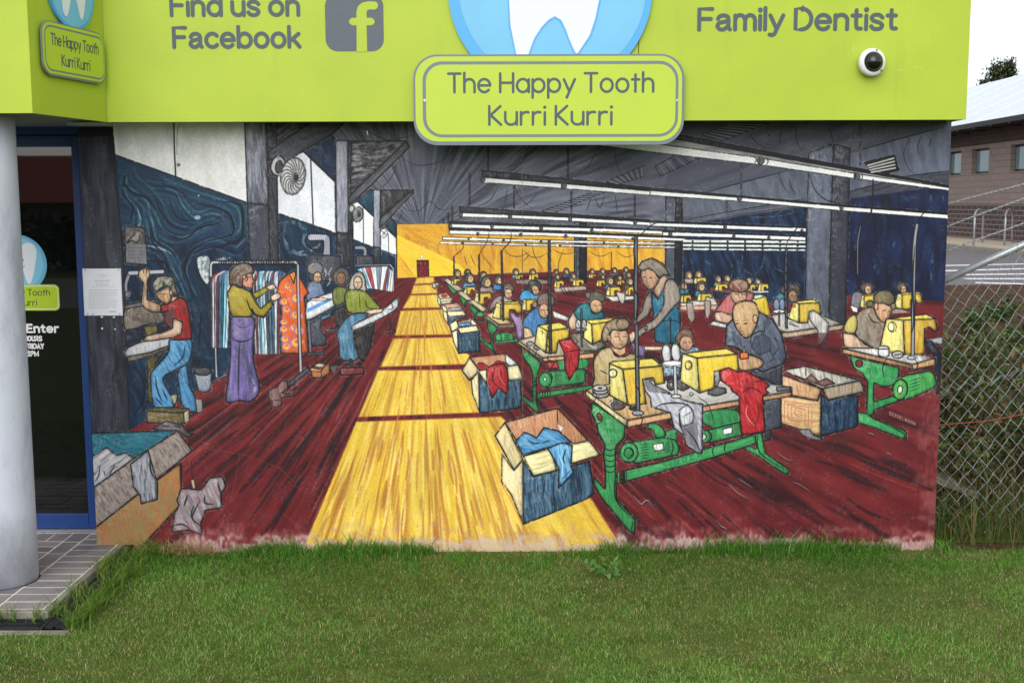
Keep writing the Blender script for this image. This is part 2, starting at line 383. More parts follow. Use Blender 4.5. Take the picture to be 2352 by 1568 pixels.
def shadepoly(pts, col, al, w=30, sm=1):
    for k in range(3): K(pts, w * (1 - .28 * k), col, sm, 1, al * .5, .75)
def stripes(top, bot, cols, ol=5, n=None):
    """hanging clothes: bands between a top and a bottom polyline"""
    t = np.asarray(top, float).reshape(-1, 2); b = np.asarray(bot, float).reshape(-1, 2); m = len(cols)
    def at(q, f):
        f *= len(q) - 1; i = min(int(f), len(q) - 2); return q[i] + (q[i + 1] - q[i]) * (f - i)
    for i, c in enumerate(cols):
        p = [*at(t, i / m), *at(t, (i + 1.05) / m), *at(b, (i + 1.05) / m), *at(b, i / m)]
        S(p, c, 0, c2=[min(255, q * 1.4 + 25) for q in c], mix=.8, ang=88, L=40, wd=2, sh=3)
        K([*at(t, i / m), *at(b, i / m)], ol, BK, 0, 1, .85)
SK = (198, 158, 122); SK2 = (226, 194, 160)
def face(cx, cy, rx, ry, sk=SK, look=0, tilt=0, ol=6, full=1):
    E_(cx, cy, rx, ry, sk, ol, tilt, c2=[min(255, q * 1.18) for q in sk], mix=.7, L=14, wd=5)
    d = (90, 62, 48)
    K([cx + look * rx - .12 * rx, cy - .1 * ry, cx + look * rx - .06 * rx, cy + .3 * ry, cx + look * rx + .14 * rx, cy + .3 * ry], 4, d, 0, 0)
    for s in (-1, 1):
        ex = cx + look * rx + s * .42 * rx
        if abs(ex - cx) < rx * .95:
            K([ex - .2 * rx, cy - .1 * ry, ex + .2 * rx, cy - .1 * ry], 5.5, (52, 38, 32), 0, 0)
            if full and rx > 45: K([ex - .26 * rx, cy - .3 * ry, ex, cy - .36 * ry, ex + .26 * rx, cy - .3 * ry], 4, (140, 100, 76), 1, 0, .8)
    K([cx + look * rx - .75 * rx, cy + .1 * ry, cx + look * rx - .5 * rx, cy + .55 * ry, cx - .1 * rx, cy + .86 * ry], rx * .3, [q * .8 for q in sk], 1, 1, .5, 0, 1)
    K([cx + look * rx - .22 * rx, cy + .58 * ry, cx + look * rx + .25 * rx, cy + .57 * ry], 5, (140, 70, 62), 0, 0)
def small_head(x, y, r, hair=(92, 82, 66), body=None, look=.1, sk=(196, 160, 118)):
    if body is not None:
        S([x - 1.2 * r, y + 2.1 * r, x - r, y + 1.0 * r, x, y + .6 * r, x + r, y + .95 * r, x + 1.3 * r, y + 2.1 * r], body, 5, 1)
    E_(x, y, r, 1.12 * r, hair, 5, c2=(140, 128, 104))
    E_(x + .25 * r, y + .18 * r, .58 * r, .72 * r, sk, 3)
    K([x + .1 * r, y + .05 * r, x + .5 * r, y + .05 * r], 3, (60, 45, 38), 0, 0)
    K([x - .9 * r, y + .3 * r, x - .5 * r, y - .7 * r, x + .2 * r, y - .95 * r], 4, (52, 46, 40))
YL, YF, YT = (236, 220, 118), (214, 178, 52), (232, 208, 84)
def machine(x0, y0, x1, y1, knob=1, ol=5):
    """small yellow sewing machine seen from the front left, in a box x0..x1, y0..y1"""
    w = x1 - x0; h = y1 - y0
    a = x0 + .28 * w
    S([x0 + .13 * w, y0 + .04 * h, a, y0 + .1 * h, a, y1, x0, y0 + .88 * h], YL, ol, c2=(244, 236, 160))
    S([a, y0 + .1 * h, x1 - .05 * w, y0 + .06 * h, x1, y0 + .62 * h, x1 - .2 * w, y0 + .64 * h, x1 - .24 * w, y0 + .42 * h, x1 - .42 * w, y0 + .44 * h, x1 - .4 * w, y1, a, y1], YF, ol, c2=(232, 204, 80))
    S([x0 + .13 * w, y0 + .04 * h, x1 - .12 * w, y0 - .03 * h, x1 - .05 * w, y0 + .07 * h, a, y0 + .11 * h], YT, ol)
    if knob: E_(x0 + .15 * w, y0 + .34 * h, .05 * w, .08 * h, (240, 226, 150), 3)
# ---------------------------------------------------------------- mural: the painting itself
def VP(x, y):
    V(0, 0, 1); return tocv([x, y])[0]
vp_floor = VP(1690, 1085); vp_ceil = VP(1690, 930)
cv[:] = (62, 66, 79)
V(0, 0, 1)
# ceiling
S([280, 440, 3860, 440, 3860, 1300, 280, 1300], (82, 86, 101), 0, c2=(122, 126, 140), c3=(54, 56, 68), mix=.85, rad=vp_ceil, L=120, wd=26, sh=2.2)
V(2650, 470)
S([170, 30, 2330, 30, 2310, 420, 1490, 600, 300, 830, 0, 600], (66, 70, 84), 0, c2=(94, 98, 112), c3=(44, 46, 56), mix=.6, ang=-22, L=120, wd=14, sh=1.6, al=.8)
S([330, 605, 1000, 430, 1170, 420, 1160, 645, 850, 700, 300, 830, 0, 640], (84, 90, 106), 0, c2=(120, 126, 140), mix=.5, ang=70, L=50, wd=12)
S([1500, 285, 2230, 85, 2310, 60, 2300, 425, 1890, 480, 1500, 590], (84, 90, 108), 0, c2=(118, 126, 142), mix=.6, ang=75, L=60, wd=14)
S([1495, 590, 1780, 520, 2300, 425, 2290, 560, 2100, 570, 1490, 655], (54, 57, 70), 0, c2=(96, 98, 108), mix=.5, ang=-10)
K([330, 605, 600, 530, 1010, 425], 6); K([1500, 285, 1900, 170, 2240, 80], 8); K([165, 820, 500, 760, 850, 700, 1155, 645], 6); K([1890, 478, 2300, 425], 7); K([1495, 590, 1780, 520], 7); K([310, 835, 700, 765, 1080, 712], 6)
for q in ([1985, 170, 1930, 270, 1950, 380, 2010, 455], [2070, 150, 2040, 230, 2050, 300], [2150, 160, 2130, 240], [920, 420, 950, 520, 1010, 610], [1010, 480, 1030, 560, 1070, 620], [700, 140, 750, 200, 830, 250], [1070, 60, 1070, 180, 1130, 300], [960, 60, 930, 220], [1330, 60, 1370, 200, 1460, 330]):
    K(q, 7, (34, 35, 44))
# trusses
def truss(a, b, c, d, n):
    K(a + b, 6, BK, 0, 0); K(c + d, 6, BK, 0, 0)
    for i in range(n):
        t = i / n
        x0 = a[0] + (b[0] - a[0]) * t; y0 = a[1] + (b[1] - a[1]) * t; x1 = c[0] + (d[0] - c[0]) * t; y1 = c[1] + (d[1] - c[1]) * t
        K([x0, y0, x1 + 3, y1], 8, (128, 132, 142) if i % 2 else (34, 36, 46), 0, 0, .75)
truss([320, 140], [560, 40], [470, 190], [860, 40], 15)
truss([-60, 390], [220, 240], [-20, 470], [330, 310], 9)
V(1400, 470)
truss([2050, 515], [2352, 385], [2130, 540], [2352, 470], 14); truss([1540, 750], [1930, 600], [1620, 765], [2030, 600], 22); truss([1370, 835], [1500, 815], [1380, 845], [1600, 830], 10)
for q in ([60, 60, 200, 140, 320, 180, 520, 140], [425, 330, 500, 372, 600, 382, 720, 350, 840, 250], [420, 720, 480, 745, 560, 740, 640, 670, 700, 725, 760, 738, 820, 720], [1190, 550, 1120, 660, 1030, 710], [1320, 555, 1360, 640, 1450, 730], [1260, 560, 1235, 700], [1510, 600, 1420, 690, 1340, 730], [1420, 250, 1380, 350, 1200, 420], [1970, 260, 1900, 400, 1760, 490], [2120, 250, 2130, 360, 2170, 460], [2040, 620, 2000, 720, 1960, 640], [2120, 620, 2140, 770], [1930, 640, 1890, 750], [380, 340, 330, 480, 210, 600], [420, 730, 400, 800, 372, 835]):
    K(q, 6, (30, 31, 40), 1, 1, .9)
for x, y0, y1 in ((1105, 240, 415), (1743, 250, 490), (957, 440, 705), (1312, 550, 730), (1770, 590, 770), (2277, 620, 800), (818, 710, 840), (787, 770, 860), (747, 820, 930)):
    for y in range(y0, y1, 17): E_(x, y, 6, 8, None, 4)
V(2650, 470)
for x, y0, y1 in ((852, 80, 245), (1582, 50, 390), (628, 380, 640), (512, 680, 790), (1460, 490, 690)):
    for y in range(y0, y1, 18): E_(x, y, 6, 8, (120, 124, 134), 4)
# left wall
V(300, 470)
S([318, 298, 1380, 683, 2090, 925, 2350, 1010, 2560, 1120, 2575, 1570, 1430, 1900, 440, 2500, 330, 2500], (15, 36, 62), 0, c2=(26, 62, 88), c3=(10, 20, 40), mix=.8, ang=70, L=70, wd=12, sh=1.8)
S([318, 298, 1380, 683, 1385, 1000, 330, 900], (22, 56, 84), 0, c2=(36, 84, 108), c3=(16, 36, 64), mix=.8, ang=22, L=90, wd=14, sh=1.8, al=.8)
nk = (10, 15, 28); tl = (74, 126, 142)
def flow(q, n, dx, dy, w, cols):
    for k in range(n):
        a = np.asarray(q, float); a[0::2] += dx * (k - n / 2); a[1::2] += dy * (k - n / 2)
        K(a, w * (.8 + .4 * ((k * 7) % 5) / 5), cols[k % len(cols)], 1, 1, .62, .35 if k % 2 else .6, 1)
m1 = ((30, 76, 104), (16, 40, 72), (70, 122, 138), (22, 58, 88), (104, 150, 156), (14, 30, 56)); m2 = ((20, 46, 84), (46, 96, 118), (12, 26, 50), (84, 134, 146))
flow([420, 440, 440, 540, 560, 640, 650, 760, 720, 900, 860, 950, 990, 900, 1100, 850, 1190, 800], 9, 16, -20, 26, m1)
flow([620, 560, 800, 590, 860, 700, 960, 800, 1080, 770, 1170, 790, 1160, 840], 8, -6, 22, 24, m1)
flow([700, 500, 950, 600, 1200, 680, 1300, 760, 1300, 920, 1180, 980, 1000, 1030, 920, 1120], 7, -22, 20, 26, m2)
flow([400, 480, 400, 620, 480, 720, 500, 840, 460, 980], 5, 22, 0, 24, m2)
flow([560, 700, 600, 860, 640, 1000, 760, 1080, 820, 1180], 6, 20, -16, 24, m1)
flow([560, 1010, 700, 1060, 790, 1200, 860, 1330, 900, 1450], 5, 18, -14, 22, ((60, 108, 128), (14, 30, 54), (110, 150, 160), (20, 50, 84)))
flow([940, 1060, 1100, 1000, 1300, 1060, 1360, 1000], 6, 0, 24, 26, ((18, 44, 96), (10, 22, 46), (60, 100, 130)))
flow([920, 1120, 880, 1200, 900, 1300, 960, 1420], 5, 26, 6, 26, m2)
K([500, 720, 525, 830, 500, 880], 10, (176, 194, 198), 1, 1, .8, .4); K([575, 1025, 680, 1045, 770, 1090], 16, (196, 204, 210), 1, 1, .75, .6); K([1290, 1040, 1370, 960], 10, (150, 176, 186), 1, 1, .6, .6); E_(980, 800, 26, 18, (176, 190, 192), 0, al=.7); E_(988, 625, 8, 10, (190, 200, 200), 0, al=.7)
for q, w in (([420, 450, 390, 520, 460, 600, 580, 650, 640, 740], 15), ([620, 548, 760, 555, 850, 600, 920, 645], 9), ([750, 630, 790, 760, 860, 820, 950, 820], 10), ([650, 770, 680, 880, 800, 960, 900, 960, 1000, 880, 1130, 850, 1170, 800, 1060, 772], 10), ([640, 640, 680, 740, 760, 850, 860, 890, 940, 870], 12), ([980, 690, 1180, 740, 1250, 800, 1260, 930, 1080, 980], 17), ([1130, 670, 1300, 690, 1340, 760, 1330, 960, 1200, 1020, 1080, 1060], 17), ([610, 880, 640, 980, 760, 1060, 810, 1120], 14), ([600, 860, 620, 1000, 700, 1080, 770, 1190], 12), ([1080, 980, 930, 1070, 880, 1180, 890, 1260, 930, 1340], 16), ([380, 620, 460, 720, 440, 830], 14), ([600, 1150, 720, 1160, 760, 1260], 20), ([330, 320, 330, 700, 360, 860], 12)):
    K(q, w, nk)
# calendar with a bird
S([395, 868, 560, 882, 578, 1180, 405, 1165], (92, 86, 86), 7, 0, c2=(112, 106, 106), ang=85)
S([412, 1008, 565, 1015, 575, 1172, 408, 1158], (112, 112, 116), 0, 0, c2=(140, 140, 146), ang=80)
S([415, 1005, 445, 960, 480, 935, 490, 905, 520, 905, 545, 928, 520, 940, 515, 985, 490, 1005, 460, 985], (140, 138, 138), 6, 0, c2=(170, 168, 168))
for y in (1040, 1070, 1095, 1120): 
    for x in range(425, 555, 18): K([x, y, x + 9, y + 1], 5, (70, 70, 76), 0, 0, .8)
S([985, 1120, 1060, 1110, 1080, 1160, 1085, 1230, 1060, 1330, 1010, 1270, 980, 1180], (212, 214, 214), 0, 1, c2=(60, 90, 110), mix=.6, sh=4, L=8, wd=4)
K([1090, 1150, 1240, 1120], 26, (210, 214, 216), 1, 1, .7, .8)
# lower dark area of left wall
V(300, 1000)
for q in ([470, 960, 520, 1040, 560, 1100, 560, 1220, 500, 1300], [880, 330, 960, 460, 980, 700], [450, 900, 540, 880, 600, 1000], [960, 800, 1060, 860, 1200, 840]): K(q, 30, (60, 100, 120), 1, 1, .4, .85)
for q in ([470, 930, 540, 1020, 550, 1180, 470, 1330], [560, 980, 590, 1150, 560, 1260], [1010, 500, 990, 800]): K(q, 14, nk)
# windows
V(300, 470)
wh = (238, 238, 236)
S([295, 36, 1358, 36, 1380, 683, 318, 298], wh, 9, model=0, c2=(204, 206, 206), mix=.6, L=40, wd=22, sh=1.6)
K([790, 40, 795, 260, 806, 480], 11, BK, 1, 0)
K([845, 45, 820, 110, 815, 300], 3, (90, 80, 76), 1, 0); E_(828, 380, 16, 14, (120, 100, 90), 0)
S([1615, 330, 1830, 275, 2080, 515, 2088, 925, 1620, 765], (232, 235, 240), 9, model=0, c2=(212, 216, 226), mix=.6, L=30, wd=14)
K([1885, 330, 1905, 855], 10, BK, 0, 0)
S([1825, 270, 2055, 138, 2088, 185, 2080, 515], (20, 38, 72), 8, c2=(40, 74, 100), c3=(14, 20, 40), mix=.6)
V(1400, 470)
S([22, 690, 60, 672, 190, 795, 190, 1038, 25, 975], (230, 233, 238), 7, model=0); S([55, 665, 165, 570, 192, 590, 190, 795], (26, 62, 84), 6); K([105, 720, 108, 998], 6, BK, 0, 0)
S([240, 890, 280, 880, 372, 968, 372, 1102, 240, 1055], (228, 231, 236), 6, model=0); S([275, 855, 330, 800, 374, 855, 372, 968], (24, 58, 76), 6); K([305, 930, 310, 1088], 5, BK, 0, 0)
# columns on the left
V(300, 470)
S([1530, 36, 1612, 36, 1615, 480, 1628, 1150, 1560, 1150, 1545, 270], (48, 50, 60), 7, c2=(92, 94, 104), mix=.5)
S([1610, 36, 1885, 36, 1612, 218], (58, 59, 66), 6, c2=(120, 120, 126), c3=(34, 34, 40), mix=.7, ang=-35)
S([1358, 36, 1530, 36, 1548, 700, 1380, 683], (112, 116, 132), 7, c2=(170, 174, 188), c3=(70, 72, 84), mix=.8, ang=88, L=30, wd=4)
S([1380, 683, 1548, 700, 1562, 1150, 1395, 1150], (62, 66, 80), 7, c2=(90, 94, 108), mix=.5, ang=88)
S([1542, 272, 1885, 36, 2165, 36, 2055, 140, 1820, 270, 1690, 365, 1600, 320, 1545, 350], (66, 68, 79), 8, c2=(96, 98, 108), mix=.5, ang=-32, L=50, wd=6)
S([2085, 185, 2182, 185, 2187, 925, 2090, 920], (142, 147, 164), 7, c2=(190, 194, 206), c3=(100, 104, 120), mix=.6, ang=88)
S([2090, 920, 2187, 925, 2200, 1190, 2095, 1190], (40, 42, 56), 6, c2=(74, 78, 94))
V(1400, 470)
S([-20, 185, 20, 190, 12, 680, 30, 1240, -5, 1190, -18, 700], (36, 38, 50), 5)
S([12, 190, 455, 188, 2, 615], (46, 46, 52), 7, c2=(150, 150, 152), c3=(26, 26, 32), mix=.75, ang=-10, L=18, wd=5, sh=3)
S([-20, 640, 450, 190, 480, 235, 60, 650, -10, 700], (74, 76, 88), 8, c2=(120, 122, 132), mix=.6, ang=-44)
S([188, 578, 242, 580, 242, 890, 246, 1042, 188, 1035], (140, 146, 162), 6, c2=(184, 190, 202)); S([188, 1035, 246, 1042, 246, 1185, 195, 1175], (40, 44, 58), 5)
S([244, 580, 490, 578, 240, 806], (44, 44, 50), 6, c2=(110, 110, 114), mix=.5); S([236, 815, 505, 572, 512, 602, 258, 868, 236, 885], (84, 87, 98), 6, c2=(124, 126, 136))
V(300, 470)
S([-30, 55, 292, 55, 314, 310, 362, 860, 388, 1200, 402, 1600, 437, 2505, 120, 2520, 60, 1200], (44, 46, 58), 9, model=0, c2=(74, 77, 90), c3=(22, 22, 28), mix=.8, ang=88, L=110, wd=11, sh=2)
S([-30, 55, 292, 55, 300, 150, -20, 160], (16, 15, 18), 0, mix=.3, al=.8)
for q in ([230, 190, 235, 330], [80, 500, 85, 820], [215, 560, 220, 800], [130, 700, 135, 900], [240, 260, 250, 420]): K(q, 40, (100, 102, 114), 0, 1, .5, .95)
# fans
for i, (cx, cy, rx, ry, m) in enumerate(((1745, 470, 100, 150, 1), (2262, 775, 42, 62, .5))):
    if m == 1: E_(1625, 388, 60, 82, (170, 172, 176), 10, 8); E_(1632, 395, 30, 52, (60, 60, 66), 6, 8)
    else: E_(2215, 730, 22, 30, (176, 178, 182), 6, 8)
    E_(cx, cy, rx, ry, (188, 190, 192), 8, 8, c2=(222, 222, 222))
    for k in range(17):
        a = k / 17 * 2 * math.pi; c, s = math.cos(a), math.sin(a); a2 = a + .5
        K([cx + 22 * m, cy + 12 * m, cx + .55 * rx * math.cos(a2), cy + .55 * ry * math.sin(a2), cx + rx * c * .98, cy + ry * s * .98], 5 * m + 2, (50, 50, 54))
    E_(cx + 26 * m, cy + 12 * m, 18 * m, 24 * m, (36, 36, 40), 3)
# second bay swirls, duct, machine
for q, w, c in (([1650, 840, 1760, 840, 1840, 900, 1830, 1000, 1900, 1070], 34, (110, 140, 150)), ([1660, 900, 1700, 1020, 1780, 1090, 1900, 1100], 30, (150, 165, 172)), ([1680, 830, 1680, 1000, 1730, 1100], 24, (70, 110, 130)), ([1900, 880, 2050, 960, 2070, 1080], 24, (40, 80, 120)), ([1780, 1080, 1920, 1050, 1960, 1010], 26, (190, 196, 200))): K(q, w, c, 1, 1, .7, .8)
K([1870, 930, 1840, 980, 1870, 1040, 1940, 1060, 1960, 1030], 12, nk); K([1650, 870, 1680, 960, 1760, 1080], 7, nk)
TB([1885, 958, 1990, 958, 2014, 985, 2014, 1095], 46, (150, 152, 168), 8)
for k in range(8): K([1890 + k * 16, 940, 1880 + k * 16, 978], 6, (214, 214, 224), 0, 0)
S([1865, 1095, 2125, 1105, 2130, 1320, 1868, 1300], (66, 69, 82), 7, c2=(96, 98, 110)); K([1940, 1100, 1942, 1200], 6)
for q in ([2000, 1140, 1980, 1190, 2010, 1240, 1990, 1300], [2060, 1190, 2030, 1250, 2040, 1310, 2010, 1350]): K(q, 16, (190, 192, 200), 1, 1, .7, .7)
V(1400, 470)
TB([50, 1042, 100, 1042, 120, 1060, 120, 1100], 22, (140, 144, 156), 6)
S([45, 1107, 190, 1107, 190, 1185, 50, 1182], (60, 63, 76), 6, c2=(110, 112, 120)); E_(270, 925, 28, 36, (206, 208, 212), 4); K([250, 905, 290, 940], 4); K([255, 945, 288, 905], 4)
# far yellow wall
S([372, 855, 800, 850, 1100, 900, 2520, 920, 2520, 1225, 1900, 1228, 1250, 1243, 640, 1277, 372, 1288], (218, 160, 44), 0, c2=(234, 186, 58), c3=(196, 124, 44), mix=.8, ang=85, L=50, wd=10, sh=2)
S([372, 860, 700, 852, 780, 900, 700, 1010, 500, 980, 420, 900], (222, 160, 38), 0, c2=(238, 186, 52), ang=20)
S([372, 1060, 372, 945, 420, 960, 920, 1216, 640, 1277, 520, 1282], (244, 202, 48), 0, 1, c2=(250, 214, 78), mix=.5, ang=30, L=60, wd=8)
S([372, 1070, 530, 1282, 372, 1288], (232, 176, 46), 0, c2=(244, 200, 60), ang=50)
for q in ([430, 870, 560, 960, 800, 1060], [440, 880, 640, 920], [500, 960, 700, 1060, 800, 1110], [380, 1090, 500, 1250]): K(q, 14, (200, 130, 40), 1, 1, .6, .8)
K([372, 850, 374, 1288], 7, BK, 0, 0); K([372, 1288, 640, 1277, 760, 1268], 7, BK, 0, 0)
S([535, 1143, 627, 1143, 630, 1276, 541, 1281], (122, 24, 34), 6)
for x in (553, 588):
    for y in (1152, 1212): S([x, y, x + 22, y, x + 22, y + 42, x, y + 44], None, 4)
E_(575, 1113, 15, 16, (226, 216, 190), 3, oc=(170, 150, 90))
V(1600, 950)
for q in ([830, 90, 880, 140, 960, 150, 1040, 110], [980, 90, 1040, 150, 1120, 155, 1180, 115], [1060, 0, 1070, 130, 1150, 260], [1210, 85, 1300, 130, 1390, 120], [1310, 90, 1270, 200, 1265, 330], [515, 150, 535, 220], [560, 130, 605, 230], [660, 140, 750, 255], [1500, 100, 1600, 150, 1700, 110], [1730, 110, 1800, 155, 1870, 140], [1040, 130, 985, 190]): K(q, 5, (60, 46, 30))
K([978, 100, 980, 400], 5, BK, 0, 0); K([1690, 120, 1690, 400], 6, BK, 0, 0)
# floor
V(0, 0, 1)
S([520, 1718, 800, 1555, 1000, 1425, 1310, 1270, 1586, 1112, 1720, 1108, 1800, 1102, 2100, 1092, 2640, 1072, 2740, 1150, 3090, 1165, 3390, 1180, 3860, 1200, 3860, 2320, 280, 2320, 280, 1900], (98, 25, 32), 0, c2=(120, 36, 40), c3=(52, 18, 26), mix=.9, rad=vp_floor, L=170, wd=46, sh=2.2)
rs = np.random.RandomState(3)
def ray_strokes(n, a0, a1, r0, r1, col, w, al):
    for k in range(n):
        a = math.radians(rs.uniform(a0, a1)); r = rs.uniform(r0, r1); l = rs.uniform(120, 360)
        q = []
        for t in (0, .5, 1): q += [1690 + (r + l * t) * math.cos(a) + rs.uniform(-9, 9), 1085 + (r + l * t) * math.sin(a) + rs.uniform(-9, 9)]
        K(q, rs.uniform(.5, 1.2) * w, col, 1, 1, al, rs.uniform(.2, .55), .9)
V(0, 0, 1)
ray_strokes(70, 104, 149, 300, 1050, (34, 17, 25), 26, .72); ray_strokes(30, 104, 149, 300, 1050, (176, 96, 90), 16, .4); ray_strokes(34, 104, 149, 200, 1000, (138, 32, 35), 24, .55)
ray_strokes(80, 18, 56, 600, 1950, (34, 18, 27), 26, .72); ray_strokes(26, 18, 56, 900, 1900, (170, 70, 62), 16, .45); ray_strokes(26, 18, 56, 800, 1900, (128, 36, 38), 22, .55)
# yellow aisle
V(0, 0, 1.741497)
for q in ([957, 638, 996, 635, 998, 650, 952, 652], [950, 655, 1000, 653, 1005, 673, 944, 675], [942, 678, 1006, 676, 1015, 706, 925, 708], [920, 713, 1022, 710, 1036, 768, 907, 770], [903, 777, 1040, 774, 1095, 835, 874, 842], [868, 850, 1085, 848, 1150, 945, 823, 957], [818, 968, 1150, 956, 1250, 1040, 1360, 1148, 1440, 1275, 690, 1275]):
    S(q, (224, 186, 58), 0, c2=(240, 210, 96), c3=(190, 134, 54), mix=.9, rad=vp_floor, L=130, wd=48, sh=2.6)
    S(q, None, 2.2, oc=(168, 96, 44))
V(0, 0, 1)
for k in range(110):
    y = rs.uniform(1690, 2120); f = (y - 1085) / 1100; xl = 1690 - 470 * f - 20; xr = 1690 + 660 * f
    x = rs.uniform(xl + 25, min(xr, 2080)); l = rs.uniform(80, 240); dx, dy = x - 1690, y - 1085; m = l / math.hypot(dx, dy)
    K([x, y, x + dx * m * .5 + rs.uniform(-6, 6), y + dy * m * .5, x + dx * m, min(y + dy * m, 2200)], rs.uniform(7, 18), ((178, 112, 48), (196, 136, 60), (246, 222, 124))[k % 3], 1, 1, .68, .25, .6)
for k in range(60):
    y = rs.uniform(1200, 1640); f = (y - 1085) / 1100; x = rs.uniform(1690 - 440 * f, 1690 + 200 * f); l = 50 + 90 * f; dx, dy = x - 1690, y - 1085; m = l / math.hypot(dx, dy)
    K([x, y, x + dx * m, y + dy * m], rs.uniform(3, 7), (192, 122, 52), 0, 1, .6, .55)
# navy walls on the right
V(2650, 470)
S([160, 890, 310, 838, 700, 775, 1155, 712, 1150, 1500, 160, 1430], (14, 27, 54), 0, c2=(30, 60, 98), c3=(8, 12, 28), mix=.8, ang=70, L=40, wd=9)
for q in ([300, 1120, 380, 1180, 420, 1300], [500, 1110, 560, 1200, 540, 1300], [640, 1090, 640, 1200, 720, 1260], [820, 1080, 800, 1180, 740, 1260], [840, 1120, 900, 1200, 980, 1240], [900, 780, 980, 740, 1090, 760], [220, 1100, 250, 1240], [700, 800, 900, 790, 1060, 760]): K(q, 14, (110, 140, 160), 1, 1, .5, .9)
S([1490, 652, 2100, 570, 2292, 560, 2262, 1470, 2000, 1450, 1470, 1420], (15, 23, 60), 0, c2=(22, 44, 84), c3=(9, 11, 30), mix=.7, ang=85, L=70, wd=22)
for q in ([1740, 900, 1700, 1060, 1760, 1220, 1860, 1280, 1930, 1180, 1930, 980, 1860, 880, 1760, 900], [2080, 960, 2060, 1180, 2120, 1360, 2190, 1300, 2200, 1000, 2150, 900, 2090, 940]): K(q, 44, (9, 12, 34), 1, 0, .5, .3, 1)
for q in ([1840, 960, 1850, 1030], [1700, 1180, 1720, 1240], [2160, 1080, 2150, 1300], [1550, 880, 1540, 1060], [2150, 600, 2140, 690, 2100, 740]): K(q, 34, (84, 124, 150), 1, 1, .6, .95)
K([1900, 660, 2080, 640], 40, (40, 100, 130), 1, 1, .5, .9); K([2240, 620, 2250, 700], 20, (40, 110, 130), 1, 1, .6, .9)
# columns on the right
def pillar(light, dark, cl, cd): S(light, cl, 7, c2=[q * 1.25 for q in cl], mix=.5, ang=86, L=50, wd=10); S(dark, cd, 7, c2=[q * 1.3 for q in cd], mix=.4, ang=86, L=50)
pillar([1170, 282, 1367, 210, 1362, 460, 1345, 900, 1330, 1640, 1140, 1560, 1155, 800], [1367, 210, 1500, 245, 1490, 760, 1465, 1640, 1330, 1640, 1345, 900], (92, 98, 115), (52, 55, 68))
pillar([25, 640, 105, 640, 98, 1330, 20, 1300], [105, 640, 160, 652, 152, 1335, 96, 1330], (74, 79, 94), (30, 32, 44))
K([1172, 450, 1220, 580, 1310, 660, 1440, 690, 1530, 680], 8)
V(1400, 470)
pillar([1795, 835, 1838, 835, 1834, 1325, 1793, 1330], [1838, 838, 1892, 842, 1892, 1325, 1832, 1325], (62, 66, 82), (24, 26, 36))
# fluorescent lights
def lamp(top, bot, dark, caps, w=5, c=(232, 233, 232)):
    t = np.asarray(top, float).reshape(-1, 2); b = np.asarray(bot, float).reshape(-1, 2)
    if dark: d = np.asarray(dark, float).reshape(-1, 2); S([*d.ravel(), *t[::-1].ravel()], (40, 41, 50), w, c2=(92, 94, 104), mix=.5, ang=5)
    S([*t.ravel(), *b[::-1].ravel()], c, w, model=0, c2=(250, 250, 248), mix=.5, ang=5, L=60, wd=3)
    for x, y, r in caps:
        E_(x, y, r * .9, r, (90, 92, 100), 4); K([x - r * .5, y - r, x - r * .2, y, x - r * .5, y + r], 4)
V(1400, 470)
lamp([795, 902, 1500, 918, 2400, 955, 2600, 963, 2680, 966], [795, 932, 1500, 945, 2400, 980, 2600, 986, 2680, 988], [790, 885, 1500, 905, 2400, 940, 2600, 955, 2680, 958], ((1022, 933, 14), (1365, 938, 14), (1725, 950, 14), (2262, 970, 12)))
lamp([740, 955, 1500, 978, 2600, 1002], [740, 978, 1500, 998, 2600, 1018], None, ((950, 972, 8), (1228, 980, 9), (1528, 992, 9), (2032, 1002, 8)))
lamp([720, 992, 1500, 1012, 2600, 1032], [720, 1010, 1500, 1028, 2600, 1046], None, ((898, 1004, 8), (1142, 1010, 8), (1404, 1018, 8), (1680, 1026, 8), (2146, 1034, 7)))
lamp([805, 850, 1500, 872, 2100, 890, 2520, 908], [805, 880, 1500, 900, 2100, 916, 2520, 935], [795, 830, 1500, 855, 2100, 878, 2520, 900], ((800, 868, 16), (1135, 870, 14), (1528, 886, 15), (1935, 905, 15)))
V(2650, 470)
lamp([0, 915, 560, 932, 1145, 955], [0, 945, 560, 962, 1145, 985], [0, 900, 560, 925, 1145, 948], ((62, 932, 16), (570, 950, 13), (850, 962, 12)))
for y0, y1 in ((975, 1000), (1010, 1032), (1042, 1060)): lamp([160, y0, 1145, y0 + 12], [160, y1, 1145, y1 + 8], None, tuple((240 + k * 140, (y0 + y1) / 2 + 4, 7) for k in range(7)), 4, (214, 222, 220))
lamp([-100, 840, 500, 862, 1148, 885], [-100, 868, 500, 890, 1148, 914], [-100, 825, 500, 850, 1148, 878], ((500, 875, 15), (1115, 905, 12)))
V(1400, 470)
lamp([880, 762, 1300, 780, 1760, 800, 2400, 838], [880, 795, 1300, 806, 1760, 828, 2400, 864], [870, 710, 1300, 742, 1760, 772, 2400, 820], ((885, 778, 17), (1280, 792, 17), (1760, 812, 17), (2280, 838, 16)))
lamp([1060, 480, 1700, 530, 2400, 590], [1060, 520, 1700, 568, 2400, 622], [1050, 420, 1740, 492, 2400, 562], ((1062, 495, 21), (1710, 548, 24)))
V(2650, 470)
lamp([-100, 585, 600, 640, 1400, 710, 2288, 778], [-100, 622, 600, 668, 1400, 742, 2284, 810], [-100, 562, 630, 628, 1440, 700, 2290, 762], ((615, 652, 20), (1430, 725, 18)))
S([-500, 10, -100, 90, 800, 265, 1600, 412, 2292, 545, 2292, 560, 1600, 445, 800, 305, -100, 140, -500, 70], (28, 28, 36), 5)
